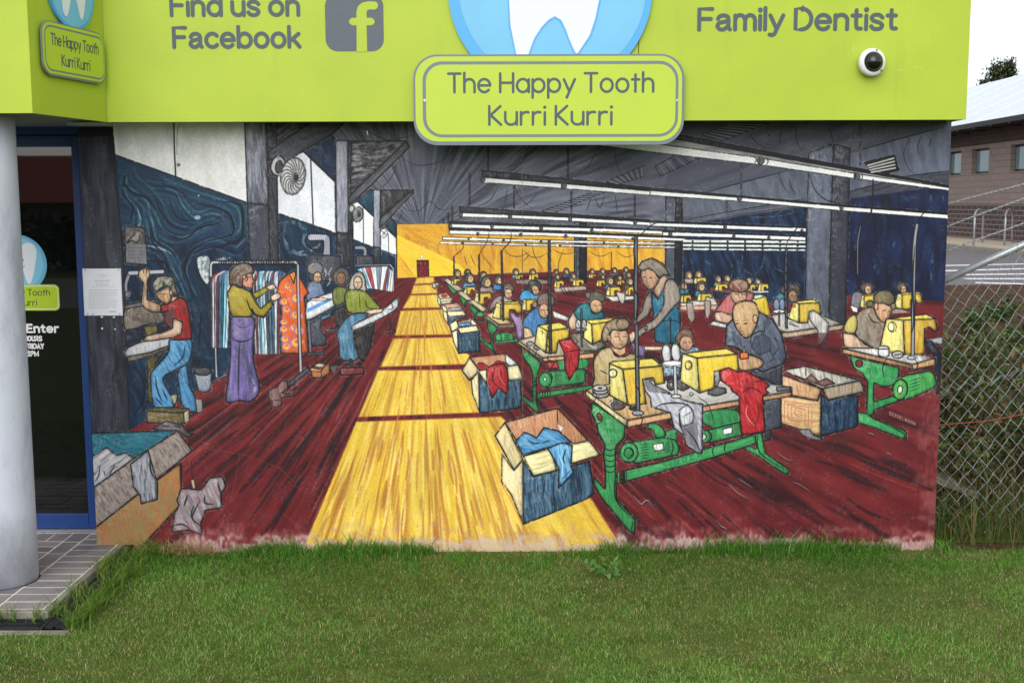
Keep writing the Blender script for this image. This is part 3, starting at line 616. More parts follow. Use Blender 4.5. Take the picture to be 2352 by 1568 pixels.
S([-500, 70, -100, 140, 800, 300, 1600, 440, 2292, 558, 2292, 570, 1560, 462, 780, 330, -100, 215, -500, 160], (168, 168, 166), 4, c2=(110, 110, 112), ang=9, mix=.6)
lamp([-500, 150, -100, 205, 750, 320, 1560, 452, 2292, 562], [-500, 225, -100, 275, 780, 378, 1560, 492, 2290, 584], None, ((785, 345, 32), (1555, 470, 28)))
for x, y in ((735, 340), (830, 352), (1530, 462), (1585, 474)): K([x, y - 30, x + 14, y, x - 2, y + 30], 7)
S([1608, 362, 1856, 300, 1892, 420, 1800, 446, 1660, 415], (22, 22, 26), 8)
for k in range(4): K([1640 + 10 * k, 385 + 18 * k, 1850 + 4 * k, 326 + 26 * k], 11, (206, 206, 200), 0, 0)
K([1683, 500, 1680, 650, 1660, 780, 1590, 870, 1565, 960, 1560, 1420], 12, (24, 24, 32), 1, 0); K([1583, 870, 1562, 1000, 1560, 1250], 5, (150, 150, 160), 1, 0)
K([2150, 690, 2060, 800, 2040, 850], 8)
# small workers at the back
V(1600, 950)
for x, y, r, b in ((455, 285, 30, (150, 120, 60)), (540, 282, 26, (70, 110, 120)), (665, 300, 28, (60, 120, 120)), (925, 275, 24, (90, 120, 128)), (1060, 276, 24, (110, 90, 90)), (1248, 275, 20, None), (1330, 270, 23, (40, 70, 100)), (1258, 312, 22, (40, 80, 120)), (1385, 305, 22, (120, 110, 96)), (1535, 270, 20, (150, 140, 120)), (1620, 266, 20, (120, 120, 110)), (1715, 262, 20, (70, 84, 90)), (1805, 256, 20, (90, 90, 84)), (1620, 312, 20, (110, 120, 110)), (1755, 320, 22, (120, 100, 90)), (1825, 300, 24, (60, 70, 76))):
    small_head(x, y, r, body=b)
S([1225, 400, 1480, 385, 1500, 420, 1240, 440], (168, 150, 140), 5); S([1100, 330, 1200, 345, 1190, 370, 930, 370, 920, 340], (130, 112, 104), 4)
for b in ((925, 296, 985, 334), (1028, 292, 1108, 340), (1230, 342, 1312, 402), (1380, 335, 1472, 388), (1508, 290, 1568, 322), (1570, 338, 1640, 392), (1735, 340, 1795, 378)): machine(*b, knob=0, ol=4)
for x, y, r, b in ((1678, 345, 34, (34, 84, 110)), (1836, 350, 32, (80, 96, 92))): small_head(x, y, r, body=b)
S([1640, 470, 1880, 465, 1880, 495, 1700, 510], (190, 184, 178), 5)
machine(1645, 388, 1768, 470); machine(1805, 388, 1872, 462)
S([1725, 430, 1800, 445, 1800, 500, 1780, 540, 1750, 500], (180, 174, 170), 5)
for x in (1285, 1310, 1340): K([x, 400, x + 40, 470], 5)
K([985, 300, 985, 360], 5); E_(1346, 340, 9, 14, (50, 50, 56), 3)
# left column of tables
S([345, 335, 380, 325, 520, 420, 450, 430], (190, 178, 150), 5); S([360, 355, 450, 432, 440, 445, 420, 445], (50, 140, 80), 4)
machine(408, 325, 485, 378)
small_head(790, 340, 36, body=(50, 110, 170)); small_head(555, 325, 40, (58, 52, 50), (60, 130, 185)); machine(508, 388, 605, 455)
S([455, 430, 500, 430, 640, 540, 560, 540], (206, 190, 150), 5); S([470, 455, 545, 510, 520, 520, 520, 560, 500, 540], (46, 140, 76), 5)
small_head(690, 355, 44, (92, 84, 80), (150, 122, 124)); machine(588, 435, 735, 535)
S([540, 500, 590, 500, 700, 570, 660, 600], (214, 196, 150), 6); S([550, 525, 640, 590, 610, 605, 600, 655, 640, 655, 700, 650, 690, 668, 590, 660, 590, 610, 560, 570], (46, 140, 76), 5); E_(640, 615, 30, 18, (48, 142, 80), 4)
# cyan shirt worker
S([962, 505, 970, 440, 1020, 418, 1070, 455, 1120, 450, 1110, 500], (52, 146, 204), 7, 1); E_(1078, 385, 56, 46, (46, 44, 48), 6, 20, c2=(88, 88, 92)); E_(1005, 402, 22, 18, (48, 46, 50), 4); face(1082, 420, 32, 40, look=.2, tilt=-20); K([1040, 380, 1060, 430, 1050, 450], 10, (46, 44, 48))
machine(975, 490, 1095, 585)
# mauve worker + machine
S([712, 560, 760, 480, 830, 465, 930, 520, 950, 560, 780, 545, 725, 590], (158, 132, 136), 7, 1, c2=(184, 160, 160)); E_(868, 415, 44, 54, (98, 84, 74), 6); face(868, 448, 34, 42, look=.2); K([820, 400, 850, 380, 905, 400], 16, (98, 84, 74))
S([868, 590, 930, 625, 978, 660, 975, 800, 935, 805, 920, 700], (160, 130, 176), 6, 1)
S([680, 612, 740, 600, 870, 660, 915, 690, 790, 695], (214, 176, 124), 5); S([680, 618, 790, 697, 790, 722, 680, 636], (238, 224, 168), 5); S([790, 697, 915, 688, 918, 722, 790, 722], (120, 96, 80), 5)
machine(738, 515, 975, 655)
S([692, 662, 780, 715, 770, 745, 745, 770, 745, 870, 765, 928, 735, 910, 640, 820, 640, 785, 722, 855, 725, 770, 705, 740], (48, 142, 78), 6)
S([770, 765, 890, 762, 905, 795, 890, 825, 775, 828, 765, 795], (50, 146, 80), 6, 1); E_(790, 798, 26, 30, (60, 156, 88), 5)
for k in range(4): K([830, 778 + 12 * k, 880, 776 + 12 * k], 4)
S([755, 830, 940, 815, 942, 832, 760, 845], (50, 146, 80), 5)
# striped far rack of clothes
V(1400, 470)
stripes([60, 1212, 120, 1200, 300, 1190, 345, 1235], [125, 1365, 180, 1368, 260, 1380, 335, 1392], [(120, 180, 210), (206, 206, 208), (90, 160, 210), (200, 200, 204), (140, 50, 56), (190, 196, 204), (100, 110, 124), (206, 206, 208), (130, 48, 54), (90, 110, 130), (200, 200, 204), (180, 184, 190)], 4)
K([50, 1182, 320, 1176, 345, 1210, 345, 1385], 8, (170, 172, 180), 0, 0); K([50, 1178, 320, 1172], 5, BK, 0, 0)
# women at the ironing boards
V(300, 1000)
S([1868, 560, 1970, 528, 1965, 640, 2012, 695, 2005, 762, 1905, 772, 1870, 700], (62, 68, 84), 7, c2=(100, 106, 120)); TB([1868, 560, 1885, 822], 16, (110, 112, 120), 6, 0); S([1815, 822, 1992, 812, 1994, 838, 1820, 845], (60, 62, 72), 6)
S([1965, 530, 2050, 500, 2050, 530, 1968, 565], (60, 110, 140), 5); S([2068, 490, 2180, 420, 2180, 600, 2085, 615], (34, 32, 36), 5, c2=(110, 108, 108), mix=.7, sh=3); S([2000, 632, 2090, 628, 2090, 645, 2005, 650], (70, 72, 80), 5)
S([1850, 400, 1862, 270, 1910, 245, 1960, 250, 1995, 335, 2020, 372, 1900, 400], (118, 128, 160), 7, 1, c2=(90, 130, 176)); E_(1922, 148, 68, 54, (150, 128, 110), 6, c2=(96, 140, 176), mix=.8, L=8, wd=4, sh=4); face(1940, 218, 34, 44, look=.1)
S([1848, 470, 1870, 405, 2030, 345, 2110, 337, 2145, 362, 2135, 405, 2010, 485, 1852, 560], (208, 210, 216), 8, 1); S([1855, 470, 1990, 405, 2050, 380, 2060, 398, 1860, 500], (86, 142, 196), 0); S([1880, 385, 1990, 378, 2040, 398, 2000, 405, 1900, 402], (206, 176, 160), 5)
E_(2132, 215, 72, 78, (70, 64, 62), 5, c2=(120, 116, 112)); E_(2130, 228, 38, 52, (128, 94, 74), 5); K([2112, 220, 2122, 220], 5, (40, 30, 26), 0, 0); K([2140, 220, 2152, 220], 5, (40, 30, 26), 0, 0)
S([2060, 335, 2090, 295, 2170, 300, 2170, 330, 2150, 420, 2075, 440], (112, 122, 56), 6, 1)
S([2190, 330, 2205, 230, 2250, 180, 2300, 185, 2325, 260, 2325, 345, 2260, 335], (182, 176, 166), 7, 1, c2=(212, 208, 200)); 
S([2160, 355, 2195, 318, 2310, 325, 2360, 365, 2420, 430, 2450, 470, 2430, 500, 2335, 510, 2195, 500, 2165, 440], (132, 142, 50), 8, 1, c2=(160, 166, 78)); face(2262, 262, 36, 54, (206, 176, 150)); K([2222, 215, 2215, 320], 14, (196, 190, 180)); K([2305, 215, 2312, 330], 14, (190, 184, 174)); K([2275, 350, 2280, 470], 6)
K([2325, 400, 2345, 460, 2430, 470], 6)
S([2200, 520, 2340, 508, 2290, 590, 2228, 650, 2240, 760, 2268, 860, 2205, 890, 2118, 862, 2112, 760, 2098, 650], (62, 112, 146), 8, 1, c2=(120, 164, 188), mix=.7)
S([2236, 630, 2340, 545, 2400, 560, 2390, 640, 2360, 800, 2300, 895, 2265, 860, 2235, 700], (34, 32, 36), 7, c2=(90, 80, 76), mix=.4)
S([2225, 600, 2350, 535, 2440, 490, 2530, 420, 2570, 380, 2590, 420, 2560, 480, 2420, 560, 2235, 640], (206, 206, 212), 8, 1); S([2320, 490, 2400, 470, 2470, 470, 2450, 500, 2360, 515], (206, 176, 150), 5); K([2520, 410, 2545, 460, 2500, 480], 6)
TB([2206, 880, 2212, 950], 18, (50, 46, 52), 5); S([2118, 942, 2308, 935, 2312, 990, 2126, 1002], (116, 44, 50), 9)
TB([2520, 560, 2530, 640], 10, (60, 60, 66), 5); S([2480, 640, 2560, 632, 2562, 660, 2484, 668], (90, 44, 48), 6)
# clothes rack
TB([1088, 420, 1086, 120, 1100, 98, 1760, 96, 1780, 112, 1790, 260], 16, (186, 188, 194), 6, 0)
stripes([1080, 215, 1130, 190, 1170, 170, 1245, 168], [1085, 775, 1130, 785, 1165, 778, 1215, 782], [(58, 54, 66), (176, 178, 186), (112, 104, 140), (104, 40, 48), (34, 40, 52), (60, 104, 124), (28, 72, 96), (98, 158, 198), (150, 160, 170)], 6)
stripes([1418, 190, 1470, 170, 1560, 165, 1690, 180], [1440, 828, 1500, 832, 1580, 830, 1645, 828], [(130, 132, 142), (96, 44, 52), (150, 154, 162), (64, 114, 140), (124, 168, 196), (160, 168, 176), (46, 56, 74), (60, 80, 96), (36, 78, 98), (150, 156, 164), (92, 40, 48), (30, 70, 90)], 6)
for k in range(9): K([1450 + 26 * k, 168, 1432 + 26 * k, 190, 1424 + 26 * k, 250], 13, [(200, 204, 210), (130, 36, 44), (120, 180, 216), (60, 110, 134), (206, 206, 210)][k % 5])
for k in range(4): K([1180 + 22 * k, 164, 1110 + 26 * k, 205, 1096 + 30 * k, 260], 12, [(130, 40, 46), (206, 206, 210), (128, 116, 160), (66, 120, 140)][k])
for k in range(30): E_(1160 + k * 20, 100 + (k % 3) * 4, 8, 16, None, 6)
S([1700, 195, 1758, 165, 1790, 200, 1872, 345, 1835, 372, 1865, 800, 1862, 828, 1645, 826, 1652, 390, 1612, 328, 1640, 245], (222, 92, 32), 8, 0, c2=(236, 116, 44)); S([1715, 190, 1758, 165, 1765, 200, 1750, 270], (238, 150, 60), 6)
for x, y, r in ((1700, 290, 34), (1725, 320, 20), (1772, 385, 48), (1672, 415, 34), (1690, 475, 36), (1760, 520, 40), (1800, 530, 26), (1672, 575, 32), (1672, 630, 34), (1750, 620, 34), (1790, 645, 44), (1680, 710, 34), (1690, 770, 38), (1770, 740, 50), (1815, 730, 24)):
    E_(x, y, r, r * .9, (150, 112, 176), 0); E_(x, y, r * .76, r * .7, (240, 160, 66), 3, oc=(180, 70, 40)); E_(x + r * .1, y - r * .2, r * .3, r * .26, (222, 100, 40), 3, oc=(190, 90, 60))
TB([1783, 120, 1790, 500, 1806, 970], 16, (176, 178, 186), 6); S([1703, 1062, 1870, 925, 1878, 962, 1712, 1098], (90, 94, 108), 8); TB([1124, 780, 1132, 1010], 12, (170, 174, 182), 5, 0); S([1098, 1045, 1222, 975, 1222, 1000, 1100, 1062], (120, 124, 136), 6)
# woman in purple trousers
S([1262, 535, 1415, 530, 1438, 600, 1425, 720, 1432, 900, 1478, 1110, 1405, 1210, 1312, 1200, 1262, 1214, 1208, 1190, 1240, 900, 1240, 640], (98, 86, 140), 9, 1, c2=(136, 116, 182), c3=(60, 66, 90), mix=.8, ang=88, L=50, wd=8)
K([1316, 740, 1310, 900, 1308, 1190], 12, (36, 34, 52)); K([1242, 690, 1300, 728, 1370, 726, 1428, 690], 9); K([1270, 580, 1340, 620, 1420, 590], 9, (70, 64, 100)); K([1350, 760, 1380, 900, 1390, 1000, 1440, 1080], 24, (70, 76, 100), 1, 1, .7, .6); K([1400, 1000, 1440, 1100, 1420, 1160], 24, (160, 160, 170), 1, 1, .7, .8); K([1260, 800, 1250, 1000, 1240, 1160], 20, (150, 130, 196), 1, 1, .6, .5)
S([1415, 350, 1530, 290, 1556, 322, 1450, 392], (156, 148, 50), 7); S([1525, 292, 1585, 266, 1612, 300, 1560, 322], (216, 170, 150), 6)
S([1262, 272, 1330, 300, 1400, 330, 1440, 405, 1485, 470, 1562, 398, 1590, 430, 1510, 540, 1440, 520, 1415, 470, 1415, 535, 1260, 532, 1236, 480, 1218, 340], (160, 146, 46), 9, 0, c2=(186, 164, 58), c3=(150, 108, 44), mix=.6, ang=50); K([1370, 380, 1400, 470, 1440, 520], 9); K([1260, 275, 1310, 300, 1340, 296], 9)
S([1562, 372, 1600, 345, 1640, 345, 1645, 380, 1600, 405, 1575, 405], (216, 174, 152), 6)
S([1240, 280, 1236, 180, 1290, 120, 1370, 104, 1425, 140, 1428, 185, 1380, 200, 1370, 240, 1330, 300, 1280, 275], (108, 92, 80), 8, 1, c2=(150, 140, 130), c3=(120, 56, 44), mix=.8, L=8, wd=5, sh=3.5)
S([1365, 195, 1415, 180, 1424, 230, 1440, 246, 1424, 266, 1420, 300, 1385, 306, 1335, 282, 1345, 225], (196, 136, 112), 7); K([1385, 215, 1412, 212], 6); K([1400, 272, 1424, 272], 5, (130, 50, 46)); E_(1352, 215, 14, 20, (190, 126, 104), 5); K([1370, 195, 1380, 230, 1365, 250], 12, (60, 48, 48))
for q in ([1250, 250, 1270, 190, 1310, 150], [1280, 260, 1290, 200, 1350, 160], [1310, 270, 1320, 220]): K(q, 10, (60, 56, 56), 1, 1, .7)
# presser at left
S([398, 470, 480, 430, 620, 440, 722, 560, 560, 600, 405, 640], (116, 104, 96), 7, 1, c2=(150, 138, 128))
for k in range(4): E_(540 - 8 * k, 515 + 4 * k, 130 - 30 * k, 60 - 14 * k, None, 4, 8, oc=(72, 62, 58))
S([398, 440, 640, 390, 640, 430, 398, 475], (96, 92, 96), 6); TB([432, 196, 408, 270, 412, 350], 20, (140, 144, 156), 7); E_(425, 355, 26, 30, (110, 114, 126), 6); TB([440, 184, 700, 172], 28, (176, 178, 190), 7)
S([405, 650, 470, 630, 555, 640, 562, 690, 470, 760, 412, 775], (18, 28, 46), 6, 1); S([548, 612, 662, 600, 668, 650, 575, 690], (104, 94, 44), 6); S([575, 870, 710, 825, 640, 900, 640, 1230, 585, 1215], (92, 84, 42), 6, c2=(60, 46, 34)); S([660, 590, 740, 585, 745, 640, 672, 650], (18, 30, 48), 5, 1)
S([505, 210, 512, 165, 550, 143, 592, 155, 600, 205, 578, 245, 578, 395, 690, 435, 685, 500, 600, 490, 545, 455, 530, 420, 546, 260], (196, 160, 128), 8, c2=(224, 190, 160)); K([545, 150, 550, 190], 5); K([570, 150, 572, 190], 5); K([550, 280, 548, 400], 12, (150, 110, 84), 1, 1, .6)
S([413, 790, 560, 725, 745, 702, 758, 760, 600, 818, 418, 852], (184, 184, 190), 8, 1, c2=(214, 214, 218)); S([418, 852, 600, 818, 760, 760, 760, 790, 620, 842, 420, 898], (122, 112, 104), 7)
S([848, 920, 890, 895, 915, 1080, 962, 1180, 978, 1298, 915, 1290, 850, 1235, 820, 1000], (60, 120, 170), 8, 0, c2=(96, 164, 210)); S([962, 1186, 1020, 1190, 1022, 1290, 975, 1308], (120, 116, 112), 6)
S([765, 712, 915, 708, 936, 790, 905, 900, 800, 960, 705, 1020, 740, 1110, 798, 1245, 640, 1252, 604, 1030, 625, 960, 725, 850, 752, 790], (66, 130, 178), 9, 1, c2=(106, 172, 212), c3=(36, 78, 120), mix=.75, ang=60)
for q in ([640, 1000, 660, 1120, 700, 1220], [700, 1110, 740, 1200], [880, 760, 860, 860, 780, 930], [640, 1180, 700, 1240]): K(q, 12, (24, 48, 80))
S([690, 440, 740, 430, 838, 378, 895, 425, 915, 520, 936, 690, 905, 714, 765, 712, 785, 630, 735, 600, 712, 545, 745, 480, 695, 500], (150, 28, 32), 9, 1, c2=(172, 38, 38), c3=(84, 44, 46), mix=.7); S([745, 480, 790, 470, 790, 600, 740, 590, 718, 545], (92, 66, 66), 0, 1, c2=(130, 40, 42))
S([545, 718, 570, 684, 690, 660, 778, 625, 786, 540, 862, 578, 850, 670, 800, 692, 640, 722, 560, 728], (212, 178, 150), 8, 0, c2=(232, 206, 184)); K([600, 710, 760, 680, 830, 660], 8, (180, 90, 80), 1, 1, .6)
S([760, 380, 832, 366, 800, 400, 760, 420], (196, 154, 124), 5); S([650, 350, 740, 300, 768, 335, 770, 395, 742, 432, 712, 426, 678, 400], (192, 152, 116), 8, 1); 
S([618, 275, 650, 222, 720, 204, 785, 226, 802, 290, 822, 362, 775, 352, 755, 290, 700, 296, 650, 330, 626, 308], (112, 110, 96), 8, 1, c2=(176, 172, 154), c3=(52, 52, 48), mix=.9, L=7, wd=5, sh=4)
K([662, 358, 690, 345], 6); K([700, 352, 728, 352], 7); K([700, 360, 712, 400, 698, 404], 5, (120, 80, 60)); K([705, 415, 732, 412], 5, (130, 60, 56)); E_(768, 340, 12, 22, (190, 146, 112), 5)
S([575, 1285, 640, 1254, 912, 1262, 866, 1300], (84, 76, 46), 7); S([575, 1285, 866, 1300, 874, 1386, 575, 1380], (112, 98, 62), 8, c2=(140, 124, 84)); S([866, 1300, 912, 1262, 918, 1362, 876, 1386], (156, 148, 124), 7); K([600, 1320, 720, 1340, 840, 1320], 5, (70, 58, 36)); S([765, 1160, 820, 1150, 810, 1225, 790, 1235], (150, 144, 110), 5)
S([950, 975, 1095, 965, 1086, 1118, 1040, 1138, 985, 1122], (136, 142, 158), 8, 0, c2=(180, 186, 198)); E_(1022, 968, 72, 34, (58, 60, 70), 8)
# small carton and scraps on the floor
S([1885, 945, 1930, 892, 2040, 905, 2035, 985, 1970, 1025, 1895, 1020], (164, 104, 62), 7); S([1900, 940, 1940, 900, 2020, 910, 1985, 950], (120, 78, 52), 5); K([1930, 920, 1985, 920], 18, (206, 204, 200)); S([1885, 940, 1980, 955, 1965, 975, 1880, 965], (184, 122, 74), 5); K([1970, 960, 1970, 1022], 5); S([2040, 925, 2110, 920, 2090, 950, 2075, 985, 2045, 960], (90, 76, 78), 4)
S([1545, 1120, 1620, 1090, 1650, 1040, 1700, 1045, 1700, 1110, 1650, 1140, 1700, 1150, 1775, 1085, 1740, 1170, 1650, 1180, 1660, 1240, 1560, 1268, 1580, 1210, 1550, 1190], (116, 82, 84), 6, 0, c2=(170, 130, 130)); K([1640, 1140, 1640, 1180], 8); K([1580, 1200, 1640, 1200], 6)
# bottom left carton
V(300, 1500)
S([610, 430, 730, 362, 860, 400, 905, 460, 955, 465, 900, 505, 840, 450], (116, 106, 112), 7, 0, c2=(84, 76, 84)); K([690, 400, 760, 410], 10); K([790, 400, 850, 420], 9)
S([120, 465, 815, 438, 600, 590, 490, 660, 350, 650, 130, 650], (28, 96, 118), 8, 0, c2=(48, 126, 144), c3=(22, 70, 92), ang=10, mix=.7)
S([130, 655, 255, 575, 335, 642, 400, 615, 475, 660, 170, 895, 130, 900], (160, 158, 164), 8, 0, c2=(196, 194, 198), c3=(96, 94, 102), ang=-40, mix=.8)
S([150, 895, 470, 665, 820, 444, 938, 605, 655, 828, 530, 930, 150, 1235], (134, 120, 114), 9, 0, c2=(168, 156, 150), c3=(98, 84, 80), mix=.8, ang=60, L=14)
S([150, 1225, 530, 928, 842, 700, 850, 900, 835, 1042, 480, 1430, 150, 1440], (166, 118, 72), 9, 0, c2=(150, 134, 84), c3=(182, 108, 66), mix=.8, L=30, wd=10)
S([445, 712, 585, 598, 612, 700, 660, 858, 660, 992, 530, 1028, 520, 960, 465, 890], (134, 136, 146), 9, 0, c2=(176, 178, 188), c3=(70, 72, 80), ang=85, mix=.8); K([600, 640, 605, 760, 640, 830], 10)
for q in ([200, 720, 190, 800, 160, 850], [230, 760, 240, 800], [320, 710, 260, 830], [440, 680, 380, 740]): K(q, 10, (50, 50, 58))
S([850, 902, 1010, 916, 1075, 820, 1178, 808, 1208, 885, 1165, 950, 1178, 1060, 1045, 1078, 1005, 1190, 1022, 1278, 910, 1235, 772, 1252, 798, 1110, 832, 1040, 815, 1000], (124, 112, 118), 10, 0, c2=(182, 176, 184), c3=(160, 100, 100), mix=.8, ang=70)
for q in ([950, 1040, 930, 1130, 1000, 1200], [1040, 960, 1040, 1020, 1110, 1030], [900, 960, 870, 1050], [790, 1200, 860, 1190, 920, 1230], [1140, 860, 1170, 960], [1000, 1000, 940, 1120, 960, 1180]): K(q, 14, (44, 40, 46))
K([855, 690, 850, 890], 10); K([930, 690, 940, 830], 14, (50, 26, 34)); S([930, 840, 950, 835, 960, 900, 945, 905], (170, 160, 130), 0)
# cartons along the aisle
V(1600, 950)
S([255, 362, 300, 352, 328, 385, 285, 396, 280, 410, 262, 400], (214, 196, 160), 5); S([272, 366, 300, 358, 315, 380, 290, 386], (170, 150, 130), 4)
cr = (236, 222, 166)
S([300, 460, 322, 478, 325, 560, 305, 520], cr, 5); S([322, 480, 410, 470, 415, 520, 330, 540], (206, 200, 176), 5); S([300, 452, 370, 440, 415, 485, 322, 495], (196, 178, 140), 5); E_(355, 465, 26, 12, (190, 50, 46), 3); S([320, 495, 412, 485, 414, 500, 325, 512], cr, 4)
S([340, 560, 375, 590, 385, 700, 350, 640], cr, 5); S([375, 592, 525, 585, 530, 640, 450, 650, 385, 700], (60, 84, 110), 5, c2=(110, 134, 150)); S([340, 532, 465, 522, 530, 612, 385, 622], (206, 150, 116), 6); S([385, 560, 470, 555, 490, 580, 400, 588], (150, 150, 160), 3); S([372, 592, 500, 585, 530, 620, 390, 632], cr, 5); S([335, 535, 372, 560, 380, 600, 345, 585], (238, 226, 176), 5)
S([415, 755, 458, 735, 468, 926, 428, 835], (240, 226, 176), 6); S([460, 735, 480, 765, 635, 748, 640, 912, 466, 926], (46, 74, 98), 7, 0, c2=(96, 130, 150), c3=(26, 40, 58), mix=.8); S([400, 690, 570, 645, 640, 748, 470, 725], (198, 144, 108), 7); S([570, 645, 620, 700, 565, 690], (206, 206, 206), 4); S([470, 690, 540, 675, 570, 700, 470, 712], (80, 130, 176), 5, 1); S([395, 692, 452, 655, 472, 722, 412, 756], cr, 7); S([458, 722, 612, 700, 638, 748, 482, 768], cr, 7)
for m in (.8, .55, .3): S([550 - 70 * m, 845 - 75 * m, 550 + 70 * m, 840 - 75 * m, 550 + 70 * m, 840 + 70 * m, 550 - 70 * m, 848 + 70 * m], None, 5, oc=(28, 44, 62))
S([570, 1140, 628, 1070, 638, 1400, 580, 1250], (240, 226, 176), 7, c2=(232, 206, 140)); S([630, 1090, 690, 1165, 870, 1135, 965, 1128, 968, 1362, 636, 1402], (42, 74, 100), 8, 0, c2=(90, 124, 146), c3=(22, 36, 52), mix=.85, ang=85)
S([555, 955, 842, 926, 985, 1130, 640, 1062], (194, 132, 96), 8, c2=(214, 160, 124)); S([842, 928, 948, 1012, 870, 1030, 842, 990], (206, 206, 206), 5); S([620, 1010, 660, 1000, 720, 1030, 780, 985, 860, 1010, 850, 1050, 640, 1060], (150, 36, 38), 5, 1); S([495, 1062, 556, 956, 636, 1062, 556, 1142], (238, 220, 172), 8, c2=(240, 204, 150)); S([622, 1066, 705, 1048, 692, 1168], cr, 7); S([858, 1030, 946, 1014, 988, 1132, 866, 1142], cr, 7)
S([692, 1055, 770, 1012, 842, 1022, 866, 1150, 852, 1255, 790, 1205, 738, 1282, 715, 1200], (172, 26, 36), 8, 1, c2=(206, 60, 66), c3=(110, 14, 24), mix=.8); K([760, 1040, 740, 1140, 800, 1200], 9, (80, 10, 20)); K([790, 1040, 800, 1120, 840, 1180], 9, (226, 110, 110)); K([720, 1060, 700, 1150, 740, 1240], 8, (220, 90, 90))
# second table row
S([968, 865, 1130, 1000, 1112, 1060, 1090, 1130, 1090, 1310, 1122, 1402, 1080, 1392, 970, 1285, 970, 1250, 1058, 1318, 1060, 1100, 1040, 1030, 985, 960], (48, 140, 76), 8, 0, c2=(72, 160, 96)); K([1050, 1160, 1100, 1140], 6); K([1045, 1190, 1098, 1170], 6); E_(1002, 905, 14, 16, (140, 60, 50), 4)
S([1260, 985, 1490, 965, 1490, 1040, 1290, 1060], (46, 134, 76), 6, 1); S([1160, 1080, 1300, 1062, 1470, 1050, 1482, 1110, 1470, 1160, 1300, 1185, 1160, 1196], (48, 144, 80), 8, 1, c2=(78, 166, 100)); E_(1162, 1136, 52, 62, (54, 150, 86), 7); E_(1160, 1130, 12, 14, (190, 200, 190), 4)
for k in range(6): K([1235, 1085 + 18 * k, 1300, 1080 + 18 * k], 5, (20, 50, 34)); K([1400, 1070 + 18 * k, 1460, 1066 + 18 * k], 5, (20, 50, 34))
S([1095, 1240, 1550, 1175, 1550, 1215, 1100, 1285], (48, 144, 80), 7, c2=(78, 166, 100)); 
for k in range(4): E_(1130 + 20 * k, 1255 - 3 * k, 12, 34, None, 5)
S([985, 660, 1050, 582, 1110, 568, 1190, 640, 1110, 740, 1080, 790, 1040, 780, 990, 720], (56, 116, 178), 8, 1, c2=(86, 146, 200)); S([985, 715, 1040, 728, 1075, 800, 1060, 822, 990, 805], (204, 168, 138), 7)
E_(1168, 505, 72, 66, (128, 108, 96), 7, c2=(150, 130, 116)); E_(1078, 535, 20, 26, (140, 110, 96), 5); face(1150, 585, 42, 60, look=.25)
K([1105, 530, 1140, 500, 1200, 520], 14, (120, 100, 88))
S([1215, 580, 1360, 640, 1340, 670, 1230, 640], (206, 200, 192), 5); S([1360, 770, 1480, 760, 1660, 860, 1560, 915, 1420, 912], (118, 112, 98), 6, c2=(150, 144, 128))
S([948, 822, 1090, 782, 1250, 830, 1400, 900, 1560, 905, 1550, 925, 1142, 962], (206, 184, 154), 6, c2=(190, 184, 176)); S([945, 822, 1142, 962, 1142, 988, 945, 846], (240, 222, 166), 6); S([1142, 962, 1552, 920, 1552, 962, 1142, 990], (212, 156, 112), 6)
E_(1040, 848, 28, 18, (150, 146, 140), 6); E_(1098, 878, 30, 20, (130, 126, 122), 6); K([1040, 870, 1030, 920, 1045, 960], 5); K([1098, 890, 1075, 960], 5)
S([1100, 702, 1182, 745, 1166, 922, 1075, 852], YL, 8, c2=(246, 236, 170)); S([1182, 745, 1356, 722, 1352, 800, 1262, 835, 1252, 922, 1166, 922], YF, 8, c2=(234, 206, 84)); S([1100, 702, 1272, 678, 1356, 722, 1182, 746], YT, 7); K([1125, 745, 1142, 755, 1135, 775], 7)
S([1268, 818, 1370, 808, 1440, 890, 1422, 1040, 1352, 1142, 1318, 1050, 1312, 920], (168, 26, 34), 8, 0, c2=(204, 56, 60), c3=(110, 16, 24), mix=.8); K([1320, 920, 1400, 900, 1438, 895], 7); K([1360, 930, 1350, 1080], 8, (90, 12, 20)); K([1300, 850, 1370, 880], 9, (226, 120, 120))
S([1170, 1000, 1250, 990, 1280, 1040, 1190, 1050], (150, 56, 54), 5); K([1190, 930, 1180, 970, 1230, 1000, 1200, 1060, 1220, 1120, 1200, 1180], 8)
TB([1193, 30, 1196, 400, 1204, 920], 16, (62, 64, 74), 6)
for k in range(12): K([1178, 60 + 72 * k, 1190, 90 + 72 * k, 1212, 110 + 72 * k], 6)
S([1345, 665, 1388, 585, 1428, 600, 1432, 690, 1410, 742, 1352, 722], (200, 164, 138), 7); S([1385, 600, 1440, 530, 1510, 518, 1535, 598, 1565, 612, 1612, 565, 1642, 645, 1500, 662, 1482, 692, 1425, 660], (30, 112, 128), 8, 0, c2=(52, 138, 152)); E_(1570, 478, 72, 50, (88, 84, 72), 7, 10, c2=(130, 126, 110)); E_(1504, 462, 22, 26, (96, 92, 80), 5); face(1570, 548, 50, 58, (196, 158, 120), .15, -18); K([1520, 500, 1570, 470, 1630, 500], 14, (96, 92, 80))
S([1480, 662, 1532, 690, 1542, 856, 1465, 802], YL, 8); S([1532, 690, 1700, 668, 1660, 760, 1640, 800, 1542, 856], YF, 8, c2=(234, 206, 84)); S([1480, 662, 1690, 643, 1720, 665, 1532, 692], YT, 7)
for x in (1425, 1472): E_(x, 695, 20, 42, (196, 196, 198), 7); K([x - 6, 670, x + 8, 715], 4)
E_(1448, 735, 48, 14, (120, 120, 124), 5); TB([1450, 575, 1450, 745, 1455, 872], 8, (90, 90, 96), 4); K([1385, 790, 1420, 830, 1400, 850], 7); K([1500, 850, 1550, 880, 1580, 865], 9, (200, 200, 200))
